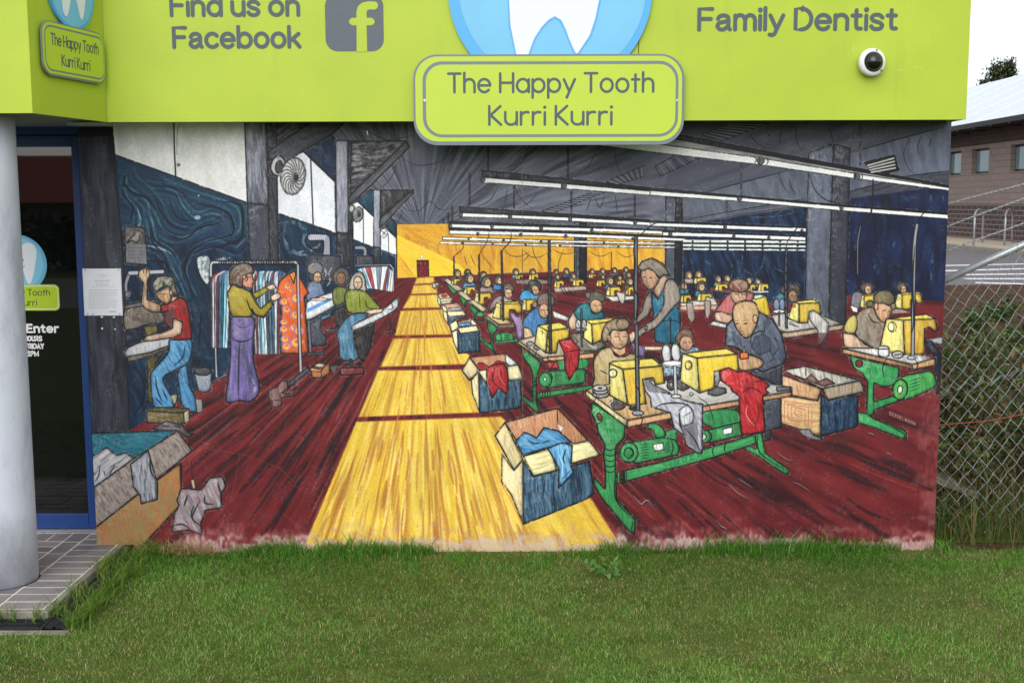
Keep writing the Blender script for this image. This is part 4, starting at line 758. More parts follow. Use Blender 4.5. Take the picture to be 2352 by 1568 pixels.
# poles of the rows behind
for x0, y0, x1, y1, x2, y2, w in ((500, 90, 432, 150, 432, 310, 8), (700, 20, 632, 140, 636, 500, 9), (880, 30, 812, 110, 826, 660, 12)):
    K([x0 + 10, y0 - 70, x0, y0, x1, y1, x1, y1 + 40], w * .6); TB([x1, y1, x2, y2], w * .6, (70, 72, 80), w * .45, 0)
    for k in range(int((y2 - y1) / 60)): K([x1 - 10, y1 + 60 * k + 20, x1, y1 + 60 * k + 40, x1 + 12, y1 + 60 * k + 50], 5)
# standing woman
S([2000, 420, 2022, 520, 1990, 620, 1890, 690, 1840, 700, 1930, 590, 1962, 480], (140, 128, 118), 7, c2=(176, 164, 152))
S([2010, 425, 2062, 495, 2100, 400, 2125, 340, 2180, 350, 2200, 540, 2240, 570, 2248, 840, 2110, 850, 2036, 832, 2030, 640, 2015, 520], (30, 98, 128), 8, 0, c2=(60, 130, 156), c3=(22, 70, 100), mix=.7); K([2040, 690, 2120, 664, 2190, 662, 2248, 690], 7)
S([2060, 330, 2110, 300, 2150, 330, 2110, 400, 2065, 490, 2030, 430], (176, 146, 122), 5)
S([2135, 338, 2195, 345, 2238, 420, 2240, 500, 2180, 565, 2062, 705, 1960, 760, 1850, 835, 1832, 800, 1960, 700, 2030, 650, 2105, 540, 2110, 420], (152, 140, 130), 8, 1, c2=(190, 178, 166), c3=(110, 100, 92), mix=.7); E_(1968, 722, 14, 18, (110, 110, 110), 6)
S([1925, 285, 1960, 245, 2040, 260, 2075, 330, 2035, 400, 1992, 418, 1948, 372], (178, 136, 110), 7, 1); S([1902, 240, 1935, 190, 2015, 162, 2100, 205, 2168, 308, 2110, 296, 2075, 330, 2030, 270, 1990, 245, 1955, 262, 1915, 262], (132, 120, 106), 8, 0, c2=(172, 160, 146), c3=(92, 82, 72), mix=.8, ang=40)
K([1945, 318, 1968, 312], 7); K([1990, 325, 2015, 320], 7); K([1972, 320, 1972, 360, 1985, 362], 5, (110, 76, 60)); K([1975, 385, 2000, 386], 6, (140, 66, 60))
# front machinist
S([1830, 830, 1960, 870, 1960, 960, 1900, 940], (140, 112, 168), 6); S([1950, 870, 2110, 870, 2100, 900, 1960, 900], (196, 176, 150), 5)
S([1548, 990, 1600, 905, 1690, 875, 1720, 940, 1790, 950, 1860, 925, 1960, 1000, 1960, 1190, 1570, 1200, 1555, 1120], (178, 156, 104), 9, 1, c2=(204, 186, 144), c3=(150, 118, 66), mix=.7); K([1690, 890, 1730, 940, 1800, 950], 8); K([1600, 1060, 1660, 1090], 9)
S([1690, 830, 1800, 850, 1800, 920, 1760, 945, 1700, 900], (190, 150, 116), 0); face(1752, 800, 76, 92, (204, 164, 128), .15); S([1612, 780, 1640, 700, 1700, 655, 1790, 640, 1838, 690, 1810, 735, 1760, 745, 1700, 738, 1672, 790, 1668, 830, 1620, 835], (148, 124, 98), 8, 1, c2=(178, 154, 126), c3=(110, 88, 68), mix=.8, L=9, wd=5); E_(1780, 690, 52, 46, None, 6); E_(1672, 800, 16, 26, (200, 156, 122), 5); E_(1645, 775, 30, 56, None, 5)
S([1830, 780, 1870, 740, 1890, 790, 1850, 850], (204, 168, 140), 6)
# boy and patterned shirt behind the spools
V(2650, 950)
S([90, 900, 150, 880, 260, 870, 300, 890, 290, 950, 120, 960], (176, 186, 196), 6, c2=(70, 110, 150), mix=.8, sh=5, L=5, wd=4); S([105, 850, 110, 780, 160, 730, 230, 740, 250, 800, 230, 830, 130, 850], (116, 84, 70), 7, 1); face(190, 845, 54, 62, (202, 156, 124), .15); K([125, 820, 160, 780, 220, 790, 245, 810], 22, (112, 80, 66))
S([0, 1030, 20, 980, 130, 980, 140, 1110, 10, 1110], (176, 190, 204), 5, 0, c2=(70, 110, 150), mix=.9, sh=6, L=4, wd=3)
# right middle workers
for x, y, r, b in ((210, 300, 30, (176, 160, 150)), (285, 295, 28, (70, 110, 130)), (445, 332, 26, (110, 130, 128)), (518, 326, 26, (120, 96, 90)), (690, 345, 26, (120, 110, 110)), (760, 352, 22, (100, 80, 80)), (172, 388, 28, (40, 110, 130))): small_head(x, y, r, (140, 124, 100), b, sk=(206, 172, 134))
machine(245, 318, 350, 372, 0, 4); S([380, 395, 560, 420, 540, 450, 380, 430], (110, 60, 62), 4); machine(418, 368, 520, 425, 0, 4); machine(685, 372, 742, 435, 0, 4); machine(762, 368, 848, 432, 0, 4); S([690, 425, 850, 425, 850, 440, 690, 445], (190, 184, 176), 4)
small_head(305, 392, 38, (90, 78, 60), (44, 120, 140))
S([140, 520, 270, 500, 400, 460, 450, 540, 445, 575, 140, 580], (200, 196, 190), 6); S([140, 545, 445, 540, 445, 578, 140, 582], (206, 150, 118), 5)
machine(140, 455, 232, 522, 0); machine(272, 442, 400, 512, 0); E_(252, 465, 9, 26, (30, 30, 34), 3); S([190, 520, 240, 520, 262, 640, 235, 690, 200, 640], (150, 130, 126), 5); S([335, 500, 385, 505, 385, 600, 360, 660, 340, 620], (160, 140, 132), 5)
K([175, 240, 175, 480], 6); K([252, 250, 250, 470], 5)
# pink worker
S([700, 475, 830, 465, 870, 630, 760, 610], YF, 7); S([680, 470, 780, 455, 830, 465, 745, 495], (180, 196, 180), 5)
S([425, 595, 470, 520, 540, 450, 720, 440, 700, 520, 570, 610], (190, 100, 102), 8, 1, c2=(212, 132, 130)); S([415, 598, 470, 590, 560, 625, 560, 695, 415, 665], (204, 162, 140), 7); S([385, 680, 410, 665, 570, 710, 560, 735, 380, 700], (206, 200, 196), 6); face(610, 460, 64, 72, (206, 164, 136), .1); E_(612, 385, 84, 56, (136, 104, 88), 7, c2=(176, 140, 122), c3=(120, 50, 44), mix=.9, L=6, wd=5, sh=5)
# teal worker right
S([878, 540, 900, 470, 950, 440, 990, 490, 1010, 530, 940, 580], (60, 120, 140), 7, 1, c2=(110, 160, 170)); E_(1052, 415, 52, 48, (72, 64, 60), 6, 20); E_(965, 420, 26, 30, (70, 66, 64), 5); face(1045, 470, 40, 50, (150, 112, 84), .1, -10); K([1000, 440, 1040, 410, 1100, 440], 16, (70, 62, 58))
S([870, 620, 1000, 600, 1270, 620, 1455, 690, 1000, 758, 930, 740], (200, 196, 192), 7, c2=(170, 164, 160)); S([960, 755, 1000, 758, 1455, 692, 1440, 735, 990, 805, 950, 790], (176, 150, 128), 7)
S([1040, 515, 1092, 525, 1092, 682, 1005, 645], YL, 8); S([1092, 525, 1256, 520, 1268, 612, 1228, 612, 1215, 580, 1172, 590, 1162, 682, 1092, 682], YF, 8, c2=(232, 196, 80)); S([1040, 515, 1200, 494, 1256, 520, 1092, 527], YT, 7); E_(1050, 545, 14, 14, (196, 100, 50), 4)
S([1170, 590, 1225, 590, 1330, 680, 1320, 770, 1260, 870, 1240, 740, 1180, 660], (186, 182, 178), 6, 0); S([1250, 760, 1330, 760, 1320, 900, 1270, 890], (70, 36, 44), 0, al=.6)
for x in (910, 957): E_(x, 535, 24, 50, (110, 126, 160), 7)
E_(930, 590, 50, 16, (190, 190, 194), 6); TB([932, 595, 932, 700], 8, (90, 90, 96), 4); K([1020, 690, 1090, 715], 7); E_(1025, 685, 12, 10, None, 4)
TB([990, 90, 985, 400, 992, 720], 10, (96, 98, 110), 6); K([1090, 300 - 480 + 0, 1080, -90, 1000, 30, 990, 90], 8)
for k in range(9): K([975, 120 + 70 * k, 990, 150 + 70 * k, 1005, 165 + 70 * k], 6)
# right front worker and machines
S([1505, 540, 1520, 450, 1560, 430, 1600, 460, 1580, 560, 1540, 600], (120, 130, 150), 6, 1, c2=(170, 110, 100), sh=5, L=5, wd=4); E_(1630, 400, 52, 46, (72, 62, 56), 6); face(1645, 418, 30, 38, (196, 156, 120), .2); S([1500, 540, 1560, 560, 1560, 600, 1520, 590], (206, 196, 190), 4)
E_(1915, 398, 42, 40, (84, 70, 58), 5); face(1928, 415, 24, 32, (196, 150, 112)); machine(1578, 452, 1700, 565); machine(1852, 440, 2078, 572)
S([1740, 570, 1900, 570, 2000, 600, 1850, 610], (150, 130, 124), 4)
S([1540, 760, 1545, 640, 1600, 575, 1680, 560, 1740, 640, 1800, 690, 1760, 900, 1600, 830], (126, 118, 104), 9, 1, c2=(160, 152, 138), c3=(150, 80, 56), mix=.8, L=16, wd=8); S([1452, 742, 1480, 650, 1540, 618, 1558, 690, 1530, 768], (186, 170, 92), 8, 1); S([1438, 760, 1530, 772, 1620, 852, 1705, 890, 1640, 908, 1452, 872], (204, 166, 140), 8)
S([1690, 560, 1700, 510, 1760, 520, 1830, 530, 1832, 600, 1775, 682, 1725, 645], (198, 152, 118), 8, 1); S([1685, 520, 1700, 455, 1770, 418, 1845, 450, 1858, 515, 1820, 545, 1760, 525, 1720, 530], (104, 98, 70), 8, 1, c2=(140, 132, 96), c3=(130, 80, 56), mix=.8); E_(1655, 530, 30, 26, (110, 102, 76), 6); E_(1845, 550, 22, 28, (120, 110, 84), 6); E_(1708, 550, 16, 30, (198, 150, 116), 5); K([1760, 585, 1790, 580], 7); K([1805, 590, 1824, 588], 6); K([1795, 590, 1800, 630, 1788, 634], 5, (110, 76, 60)); K([1765, 648, 1795, 648], 6, (140, 66, 60)); K([1640, 600, 1680, 670, 1740, 680], 8)
S([2090, 820, 2240, 790, 2240, 860, 2130, 830], (150, 150, 154), 5); S([2090, 830, 2150, 820, 2230, 930, 2215, 1250, 2185, 1250, 2180, 960], (22, 30, 48), 6)
S([1495, 945, 1895, 1040, 1882, 1140, 1830, 1188, 1760, 1190, 1690, 1160, 1688, 1310, 1850, 1262, 2100, 1180, 2180, 1120, 2175, 1210, 1850, 1320, 1690, 1380, 1682, 1420, 1630, 1420, 1640, 1150, 1600, 1090, 1530, 1040], (44, 146, 80), 9, 0, c2=(70, 172, 96)); E_(1572, 1005, 30, 30, (110, 34, 40), 7)
S([1895, 1130, 2060, 1078, 2150, 1070, 2182, 1130, 2170, 1195, 1900, 1300], (54, 160, 80), 9, 1, c2=(100, 190, 90)); E_(1900, 1215, 60, 84, (64, 170, 76), 9, 8, c2=(110, 196, 84)); E_(1900, 1215, 20, 32, (222, 222, 196), 7, 8)
for k in range(4): K([1975, 1150 + 26 * k, 2060, 1120 + 26 * k], 8, (20, 60, 60))
S([1440, 882, 1730, 885, 2000, 920, 2182, 960, 1997, 1015], (206, 202, 198), 7); S([1440, 886, 1997, 1015, 1997, 1052, 1440, 924], (208, 150, 106), 8); S([1997, 1015, 2182, 962, 2178, 1022, 1997, 1056], (196, 148, 104), 8)
S([1790, 648, 1925, 655, 1936, 935, 1730, 902], YL, 9, c2=(248, 240, 176)); S([1925, 655, 2180, 648, 2202, 745, 2172, 748, 2135, 715, 2096, 726, 2092, 935, 1936, 935], (206, 160, 54), 9, c2=(226, 190, 72)); S([1790, 648, 2110, 612, 2185, 648, 1925, 658], YT, 8); E_(1838, 714, 34, 40, (240, 224, 140), 6); E_(1828, 712, 24, 34, (248, 238, 170), 4)
E_(1768, 885, 44, 20, (190, 188, 190), 7); S([1724, 890, 1812, 890, 1812, 945, 1770, 960, 1726, 940], (206, 204, 206), 6); E_(1880, 935, 46, 30, (170, 168, 164), 8); K([1850, 940, 1910, 930], 8)
TB([2035, -100, 2015, 60, 2008, 350, 2000, 950], 20, (150, 150, 158), 7); K([2018, 60, 2000, 350, 2010, 640, 1995, 760], 14, (30, 30, 38)); E_(1992, 960, 36, 16, (170, 172, 180), 6); K([2005, 960, 2040, 1010, 2020, 1060, 1980, 1060], 7); K([1790, 960, 1760, 1040, 1770, 1100], 7)
V(2650, 1450)
S([1560, 395, 1640, 410, 1685, 440, 1950, 545, 1952, 612, 1915, 608, 1700, 520, 1560, 478], (48, 150, 84), 8, 0, c2=(80, 176, 100)); K([1640, 425, 1920, 560, 1920, 605], 7)
# right carton
S([945, 260, 1240, 300, 1268, 250, 1262, 588, 945, 482], (214, 172, 122), 8, 0, c2=(232, 200, 150), c3=(180, 120, 84), mix=.7, ang=10)
for m in (1, .75, .5, .25): S([1085 - 110 * m, 390 - 80 * m, 1085 + 110 * m, 415 - 80 * m, 1085 + 110 * m, 425 + 95 * m, 1085 - 110 * m, 390 + 80 * m], None, 7, oc=(176, 128, 92))
S([1268, 250, 1320, 300, 1562, 246, 1562, 508, 1266, 588], (20, 42, 70), 9, 0, c2=(56, 92, 122), c3=(10, 18, 34), mix=.8, ang=88)
S([960, 60, 1145, 28, 1585, 140, 1280, 208], (190, 184, 172), 8, 0, c2=(214, 210, 200), c3=(110, 104, 92), mix=.8); K([1146, 30, 1146, 110], 7); S([1060, 100, 1130, 140, 1190, 92, 1250, 150, 1310, 122, 1380, 165, 1290, 190], (130, 90, 86), 6, 0)
S([955, 98, 1272, 208, 1240, 305, 955, 245], (212, 162, 116), 9, 0, c2=(230, 190, 150)); S([1280, 206, 1585, 140, 1612, 232, 1320, 298], (160, 142, 120), 9, 0, c2=(196, 180, 160)); S([1080, 530, 1180, 530, 1210, 580, 1280, 600, 1270, 628, 1190, 610, 1120, 580], (120, 116, 124), 6)
# man
S([808, 300, 948, 275, 948, 522, 815, 535], (62, 66, 80), 9); S([800, 545, 874, 530, 862, 615, 800, 632], (44, 44, 54), 7)
V(2650, 950)
S([690, 1060, 955, 1005, 955, 1195, 850, 1150, 720, 1090], (50, 55, 68), 7)
S([500, 860, 512, 700, 575, 640, 700, 780, 770, 590, 880, 655, 950, 770, 992, 950, 962, 1012, 800, 1075, 740, 1045, 790, 965, 640, 910], (82, 90, 110), 10, 0, c2=(108, 116, 136), c3=(58, 64, 80), mix=.8, ang=70, L=30, wd=8); K([710, 880, 710, 790, 770, 750, 815, 745, 800, 640], 9); S([712, 880, 735, 800, 800, 770, 850, 800, 866, 850, 850, 910, 770, 935], (66, 72, 90), 4, 0); K([870, 960, 930, 880], 10, (44, 48, 60)); K([840, 1000, 900, 960], 9, (44, 48, 60)); K([530, 860, 600, 880, 640, 920], 9); K([890, 800, 920, 830], 14, (44, 48, 62))
S([600, 960, 690, 938, 796, 978, 790, 1035, 640, 1062, 602, 1020], (190, 150, 112), 8, 1); S([618, 920, 685, 918, 688, 966, 620, 972], (220, 100, 40), 7); S([640, 918, 652, 862, 664, 918], (120, 130, 100), 5)
S([560, 610, 575, 540, 650, 506, 735, 518, 768, 590, 755, 690, 705, 785, 655, 802, 600, 742, 568, 670], (196, 158, 114), 9, 1, c2=(216, 182, 140), c3=(160, 122, 84), mix=.6); E_(740, 650, 18, 34, (196, 156, 112), 6)
K([582, 690, 612, 684], 9); K([648, 690, 682, 684], 9); K([578, 668, 615, 662], 6, (120, 86, 60)); K([645, 664, 690, 660], 6, (120, 86, 60)); K([628, 690, 618, 745, 640, 748], 6, (110, 76, 50)); K([622, 772, 660, 768], 7, (140, 70, 60)); K([600, 710, 640, 760], 5, (140, 100, 70)); K([700, 560, 740, 580], 8, (150, 130, 110), 1, 1, .6)
# front carton
V(1800, 1350)
S([415, 930, 510, 1060, 582, 975, 584, 1490, 490, 1255, 412, 1150], (238, 220, 166), 9, 0, c2=(244, 232, 196), c3=(226, 186, 110), mix=.7)
S([582, 975, 665, 1110, 855, 1055, 1115, 985, 1152, 1245, 1090, 1290, 586, 1492], (44, 78, 106), 10, 0, c2=(96, 132, 156), c3=(20, 36, 54), mix=.85, ang=86, L=46, wd=5)
for x0, y0, x1, y1 in ((760, 1130, 740, 1290), (700, 1160, 705, 1260), (830, 1120, 830, 1310), (930, 1230, 925, 1290), (960, 1060, 1010, 1050), (1040, 1040, 1060, 1130)): K([x0, y0, x1, y1], 9, (18, 34, 52))
S([440, 675, 860, 562, 985, 690, 1112, 826, 585, 942, 530, 822], (196, 136, 98), 10, 0, c2=(214, 162, 122), mix=.7); K([856, 570, 862, 690], 9); S([862, 690, 905, 720, 880, 750], (206, 206, 206), 0)
S([525, 826, 595, 755, 640, 770, 690, 802, 750, 718, 870, 745, 972, 838, 900, 850, 780, 880, 580, 938], (70, 142, 194), 9, 0, c2=(118, 180, 220), c3=(40, 100, 156), mix=.8, ang=30); K([620, 815, 670, 845, 720, 840], 10); K([740, 840, 800, 820], 9); K([860, 780, 940, 830], 8, (30, 70, 120))
S([360, 782, 440, 675, 582, 972, 512, 1060], (236, 220, 164), 10, 0, c2=(240, 206, 150)); S([586, 946, 798, 886, 858, 1060, 666, 1106], (238, 226, 160), 9, 0, ang=-15); S([968, 852, 1112, 822, 1202, 936, 970, 1006], (238, 226, 160), 9, 0, ang=-15)
S([780, 886, 860, 850, 905, 838, 978, 862, 965, 1030, 992, 1072, 866, 1202, 872, 1060, 830, 960], (86, 156, 206), 9, 0, c2=(140, 196, 230), c3=(46, 108, 166), mix=.8); K([930, 890, 905, 960, 920, 1010], 10); K([870, 930, 900, 1020, 890, 1120], 9, (190, 220, 240)); K([960, 1060, 900, 1130], 9, (30, 70, 120))
K([866, 1205, 990, 1080], 16, (20, 40, 60)); K([400, 1150, 480, 1290, 580, 1500], 12, (226, 130, 50), 1, 1, .6)
# front table
V(1800, 1350)
S([1960, 600, 2260, 570, 2330, 640, 2320, 700, 2100, 720], (44, 130, 74), 6, 1); S([2040, 742, 2320, 672, 2335, 785, 2040, 842], (50, 146, 80), 8, 0, c2=(84, 172, 104)); E_(2028, 790, 66, 54, (50, 146, 80), 7); E_(2024, 792, 26, 26, (200, 206, 196), 7); S([2180, 730, 2260, 710, 2258, 765, 2185, 776], (222, 226, 222), 6)
for k in range(5): K([2060, 745 + 18 * k, 2130, 728 + 18 * k], 6, (18, 52, 34)); K([2270, 710 + 18 * k, 2320, 698 + 18 * k], 6, (18, 52, 34))
S([1720, 745, 1810, 720, 1820, 830, 1730, 830], (42, 126, 74), 6); S([1555, 735, 1580, 700, 1650, 685, 1715, 740, 1712, 805, 1640, 795, 1625, 740, 1585, 725], (50, 148, 80), 8, 1)
S([1420, 838, 1700, 795, 1800, 815, 1835, 870, 1825, 935, 1500, 1002, 1400, 992], (50, 146, 80), 9, 0, c2=(80, 170, 100)); K([1765, 815, 1785, 880, 1760, 950], 8); E_(1432, 918, 74, 82, (58, 156, 88), 9); E_(1430, 922, 40, 46, (42, 130, 72), 6); K([1440, 880, 1465, 920, 1440, 950], 9)
S([1618, 852, 1705, 838, 1712, 895, 1640, 908], (222, 224, 220), 6)
for k in range(6): K([1530, 858 + 22 * k, 1590, 845 + 22 * k], 8, (18, 52, 34)); K([1720, 838 + 16 * k, 1760, 830 + 16 * k], 6, (18, 52, 34))
S([1390, 1062, 1700, 990, 2030, 890, 2340, 800, 2440, 770, 2452, 842, 2340, 882, 2090, 962, 1700, 1068, 1392, 1152], (52, 150, 84), 9, 0, c2=(84, 172, 106), c3=(44, 126, 72), mix=.6, ang=-15)
for k in range(4): E_(1352 + 16 * k, 1118 - 3 * k, 14, 52, (50, 140, 78) if k == 0 else None, 6)
K([2120, 850, 2100, 900, 2110, 950], 8); K([2230, 825, 2195, 870, 2200, 915], 8)
S([2440, 770, 2492, 765, 2522, 920, 2712, 1050, 2708, 1092, 2675, 1090, 2470, 950, 2340, 880, 2390, 862, 2452, 890], (50, 146, 80), 8, 0, c2=(82, 172, 100)); K([2462, 770, 2480, 920, 2690, 1060], 7)
S([1132, 520, 1160, 530, 1402, 700, 1392, 800, 1330, 862, 1322, 930, 1332, 1290, 1482, 1450, 1478, 1565, 1442, 1558, 1300, 1385, 1230, 1305, 1150, 1172, 1150, 1110, 1240, 1212, 1242, 1060, 1226, 920, 1240, 862, 1186, 760, 1168, 680, 1130, 600], (46, 140, 76), 10, 0, c2=(72, 166, 96), c3=(36, 112, 62), mix=.6)
E_(1198, 632, 20, 34, (120, 50, 44), 7, -20); K([1230, 670, 1180, 690, 1180, 750], 8)
for k in range(5): K([1228, 880 + 44 * k, 1280, 900 + 44 * k, 1326, 880 + 44 * k], 8)
K([1325, 1060, 1325, 1290, 1470, 1455], 8); K([1460, 1465, 1450, 1555], 7)
S([1085, 415, 1280, 368, 1560, 345, 1760, 440, 1700, 610, 1415, 662], (206, 166, 112), 7, 0, c2=(224, 190, 142)); S([1560, 345, 2300, 330, 2735, 395, 2735, 428, 2030, 548, 1700, 612, 1760, 440], (186, 182, 176), 6, 0, c2=(206, 204, 200), c3=(150, 144, 138), mix=.7, ang=-10)
S([1085, 418, 1415, 660, 1415, 716, 1085, 458], (240, 222, 160), 8); S([1415, 660, 2030, 546, 2735, 428, 2735, 464, 2030, 592, 1415, 720], (220, 166, 120), 8, 0, c2=(232, 184, 142))
E_(1205, 455, 66, 26, (160, 158, 154), 8); E_(1202, 425, 62, 28, (176, 174, 170), 8); E_(1200, 402, 58, 26, (190, 188, 184), 8); E_(1200, 402, 16, 8, (90, 88, 86), 4); K([1145, 410, 1170, 480, 1110, 560, 1130, 660, 1140, 720], 7)
E_(1340, 532, 66, 46, (96, 86, 76), 8, c2=(150, 140, 128)); 
for k in range(9): K([1290 + 12 * k, 555, 1296 + 12 * k, 505 - (4 - abs(k - 4)) * 5], 5, (40, 36, 34))
K([1280, 460, 1300, 500, 1275, 530, 1300, 575], 8, (230, 226, 214)); E_(1460, 562, 28, 18, (40, 40, 46), 6)
S([1275, 205, 1382, 250, 1422, 540, 1275, 458], YL, 9, 0, c2=(246, 238, 168)); S([1382, 250, 1700, 225, 1716, 362, 1642, 376, 1625, 320, 1540, 332, 1568, 528, 1422, 542], YF, 9, 0, c2=(232, 204, 84), c3=(200, 152, 50), mix=.7); S([1275, 205, 1300, 190, 1620, 163, 1702, 226, 1382, 252], YT, 8, 0, c2=(240, 222, 120)); E_(1303, 284, 32, 34, (244, 232, 170), 8)
S([1540, 332, 1590, 340, 1650, 420, 1780, 455, 1900, 508, 2022, 530, 2016, 922, 1985, 926, 1880, 850, 1882, 790, 1790, 720, 1762, 600, 1610, 552, 1602, 480, 1560, 420], (184, 184, 196), 9, 0, c2=(214, 214, 222), c3=(120, 120, 134), mix=.8, ang=60)
S([1545, 330, 1640, 390, 1700, 430, 1640, 440, 1580, 420], (120, 118, 128), 0, 1, c2=(170, 168, 176)); S([1850, 715, 1980, 670, 1985, 900, 1890, 840], (110, 108, 118), 0, 0, c2=(160, 156, 164)); S([1830, 580, 1900, 530, 1950, 600, 1945, 680, 1850, 712], (206, 206, 216), 6, 0)
K([1640, 560, 1700, 530, 1820, 520, 1900, 540, 1945, 580], 10); K([1880, 720, 1960, 820, 2000, 910], 9); K([1830, 600, 1840, 700, 1880, 780], 9)
for k in range(4): K([1850 + 20 * k, 640 - 10 * k, 1910 + 14 * k, 600 - 6 * k], 5, (110, 110, 124))
E_(1860, 372, 60, 52, (70, 66, 66), 7, c2=(130, 126, 124)); E_(1768, 376, 34, 46, (60, 56, 58), 7); E_(1768, 376, 14, 20, (140, 136, 134), 5)
E_(1732, 128, 38, 76, (206, 206, 210), 8, -4, c2=(232, 232, 234)); E_(1806, 120, 38, 76, (206, 206, 210), 8, -6, c2=(232, 232, 234)); K([1755, 80, 1762, 160], 8, (110, 110, 116)); K([1832, 80, 1838, 160], 8, (110, 110, 116)); E_(1784, 212, 92, 28, (196, 196, 200), 8); E_(1784, 204, 84, 20, (220, 220, 222), 4); TB([1798, 235, 1806, 468], 18, (190, 190, 196), 6); E_(1808, 468, 40, 16, (190, 190, 194), 7); E_(1732, 55, 12, 8, (60, 140, 90), 2); E_(1805, 50, 12, 8, (60, 140, 90), 2)
TB([1762, -160, 1765, 40], 4, (60, 60, 66), 3, 0)
S([1858, 125, 1976, 160, 1996, 442, 1840, 345], YL, 9, 0, c2=(246, 240, 176)); S([1976, 160, 2300, 130, 2308, 266, 2240, 274, 2224, 240, 2132, 270, 2112, 402, 1996, 442], (226, 194, 44), 9, 0, c2=(240, 212, 76), c3=(206, 160, 46), mix=.6); S([1858, 125, 2210, 85, 2302, 130, 1976, 162], YT, 8, 0, c2=(240, 222, 110)); E_(1908, 220, 28, 36, (224, 200, 110), 6); K([1900, 190, 1930, 215, 1905, 250], 9, (120, 80, 40))
S([2062, 428, 2130, 390, 2205, 405, 2210, 440, 2130, 466, 2065, 452], (86, 86, 94), 8); S([2110, 270, 2150, 262, 2160, 330, 2140, 390, 2115, 380], (140, 138, 136), 6); K([2130, 300, 2110, 330, 2130, 370], 8)
K([1930, 440, 1960, 470, 2040, 490], 8, (210, 210, 210)); E_(1930, 450, 14, 14, None, 6); K([1980, 470, 2060, 530, 2090, 600, 2120, 690], 7)
TB([1492, -100, 1494, 100, 1504, 600], 18, (104, 106, 116), 8); E_(1503, 602, 46, 20, (150, 150, 154), 7); K([1490, 140, 1512, 180, 1512, 230], 9); K([1484, 380, 1510, 420, 1525, 470], 9); K([1510, 600, 1538, 650, 1520, 700, 1480, 690], 8)
V(1600, 950)
TB([1886, 0, 1886, 640], 18, (104, 106, 116), 8); K([1906, -40, 1870, 80, 1880, 200, 1868, 400, 1906, 480, 1890, 640, 1912, 740], 11)
K([1900, 0, 2000, -90, 2080, -130], 7); K([1170, -70, 1100, 10, 1050, 80], 5, BK, 1, 1, 0)
# red cloth at the table edge
V(2650, 1450)
S([455, 70, 530, 38, 600, 75, 650, 60, 790, 130, 858, 185, 820, 210, 850, 240, 800, 268, 822, 552, 632, 578, 615, 390, 610, 265, 555, 225, 540, 195, 465, 140], (184, 28, 38), 9, 0, c2=(212, 66, 70), c3=(126, 16, 26), mix=.8, ang=70); K([630, 245, 700, 200, 760, 220, 800, 250], 8); K([680, 330, 670, 420, 740, 510], 10, (230, 140, 140)); K([760, 310, 770, 420, 740, 500], 9, (100, 10, 20)); K([490, 60, 480, 110, 500, 150], 12, (226, 110, 112)); K([730, 150, 790, 150], 7)
K([840, 210, 920, 212], 7, (190, 190, 194)); S([910, 195, 1022, 190, 1026, 218, 915, 230], (84, 86, 94), 6)
# scraps of thread on the floor, signature, letters on the beam
for q, w in (([910, 712, 960, 750, 1000, 775, 1040, 780], 9), ([600, 920, 660, 960, 720, 1000], 9), ([530, 970, 600, 1040, 685, 1085], 9), ([1645, 560, 1690, 575], 14), ([1790, 715, 1830, 738], 10), ([440, 1255, 460, 1300, 510, 1330, 480, 1370], 12), ([1040, 955, 1100, 975, 1180, 1030], 8)):
    K(q, w * .8, (150, 136, 142), 1, 1, .85); a = np.asarray(q, float); a[1::2] += 8; K(a, w * .6)
V(1800, 1350); K([1470, 1265, 1530, 1330, 1580, 1300, 1650, 1400], 11, (150, 140, 148)); K([1472, 1275, 1532, 1338, 1582, 1308, 1655, 1408], 7)
def wtext(s, x, y, h, gap, slope, w, col):
    for ch in s:
        st, adv = GLYPH[ch]
        for q in st:
            if len(q) == 2: q = [q[0], ((q[0][0] + q[1][0]) / 2, (q[0][1] + q[1][1]) / 2), q[1]]
            K([v for px, py in q for v in (x + px * h * .8, y - py * h + slope * px * h * .8)], w, col, 0, 0)
        d = adv * h * .8 + gap; x += d; y += d * slope
V(1800, 1350); wtext("SINGER", 1705, 1050, 58, 34, -.34, 5, (34, 96, 56))
V(2650, 1450); wtext("SESSELMANN", 1815, 415, 26, 9.5, .42, 5, (176, 130, 128))
# wear: bleached foot of the wall, dry canvas texture, seam and hairline cracks
Yc, Xc = np.mgrid[0:CH, 0:CW].astype(np.float32)
zz = MZ1 - Yc / PPM
nz = vn(Xc / 34, Yc / 16) * .6 + vn(Xc / 7, Yc / 13) * .4
inx = np.clip((Xc / PPM + MX0 + 2.0) / .15, 0, 1)
nf = vn(Xc / 2.6, Yc / 9 + 40)
w1 = np.clip((.13 + .26 * (nz - .5) - zz) / .14, 0, 1) * inx * (.55 + .45 * nf)
cv = cv * (1 - .6 * w1[..., None]) + np.array((188, 138, 132), np.float32) * (.6 * w1[..., None])
w2 = np.clip((.05 + .11 * (nz - .5) - zz) / .035, 0, 1) * inx * (.5 + .5 * nf)
cv = cv * (1 - .8 * w2[..., None]) + np.array((204, 190, 182), np.float32) * (.8 * w2[..., None])
rr = np.clip((Xc / PPM + MX0 - 2.28 + .3 * (nz - .5)) / .12, 0, 1) * np.clip((1.05 - zz) / .5, 0, 1)
cv = cv * (1 - .4 * rr[..., None]) + np.array((176, 112, 106), np.float32) * (.4 * rr[..., None])
sp = np.clip((vn(Xc / 1.5 + 9, Yc / 1.5) - .66) * 5, 0, 1) * np.clip((vn(Xc / 26, Yc / 26 + 5) - .35) * 2.4, 0, 1) * np.clip(cv.mean(2) / 40, 0.35, 1)
cv += (np.array((196, 192, 188), np.float32) - cv) * (.3 * sp)[..., None]
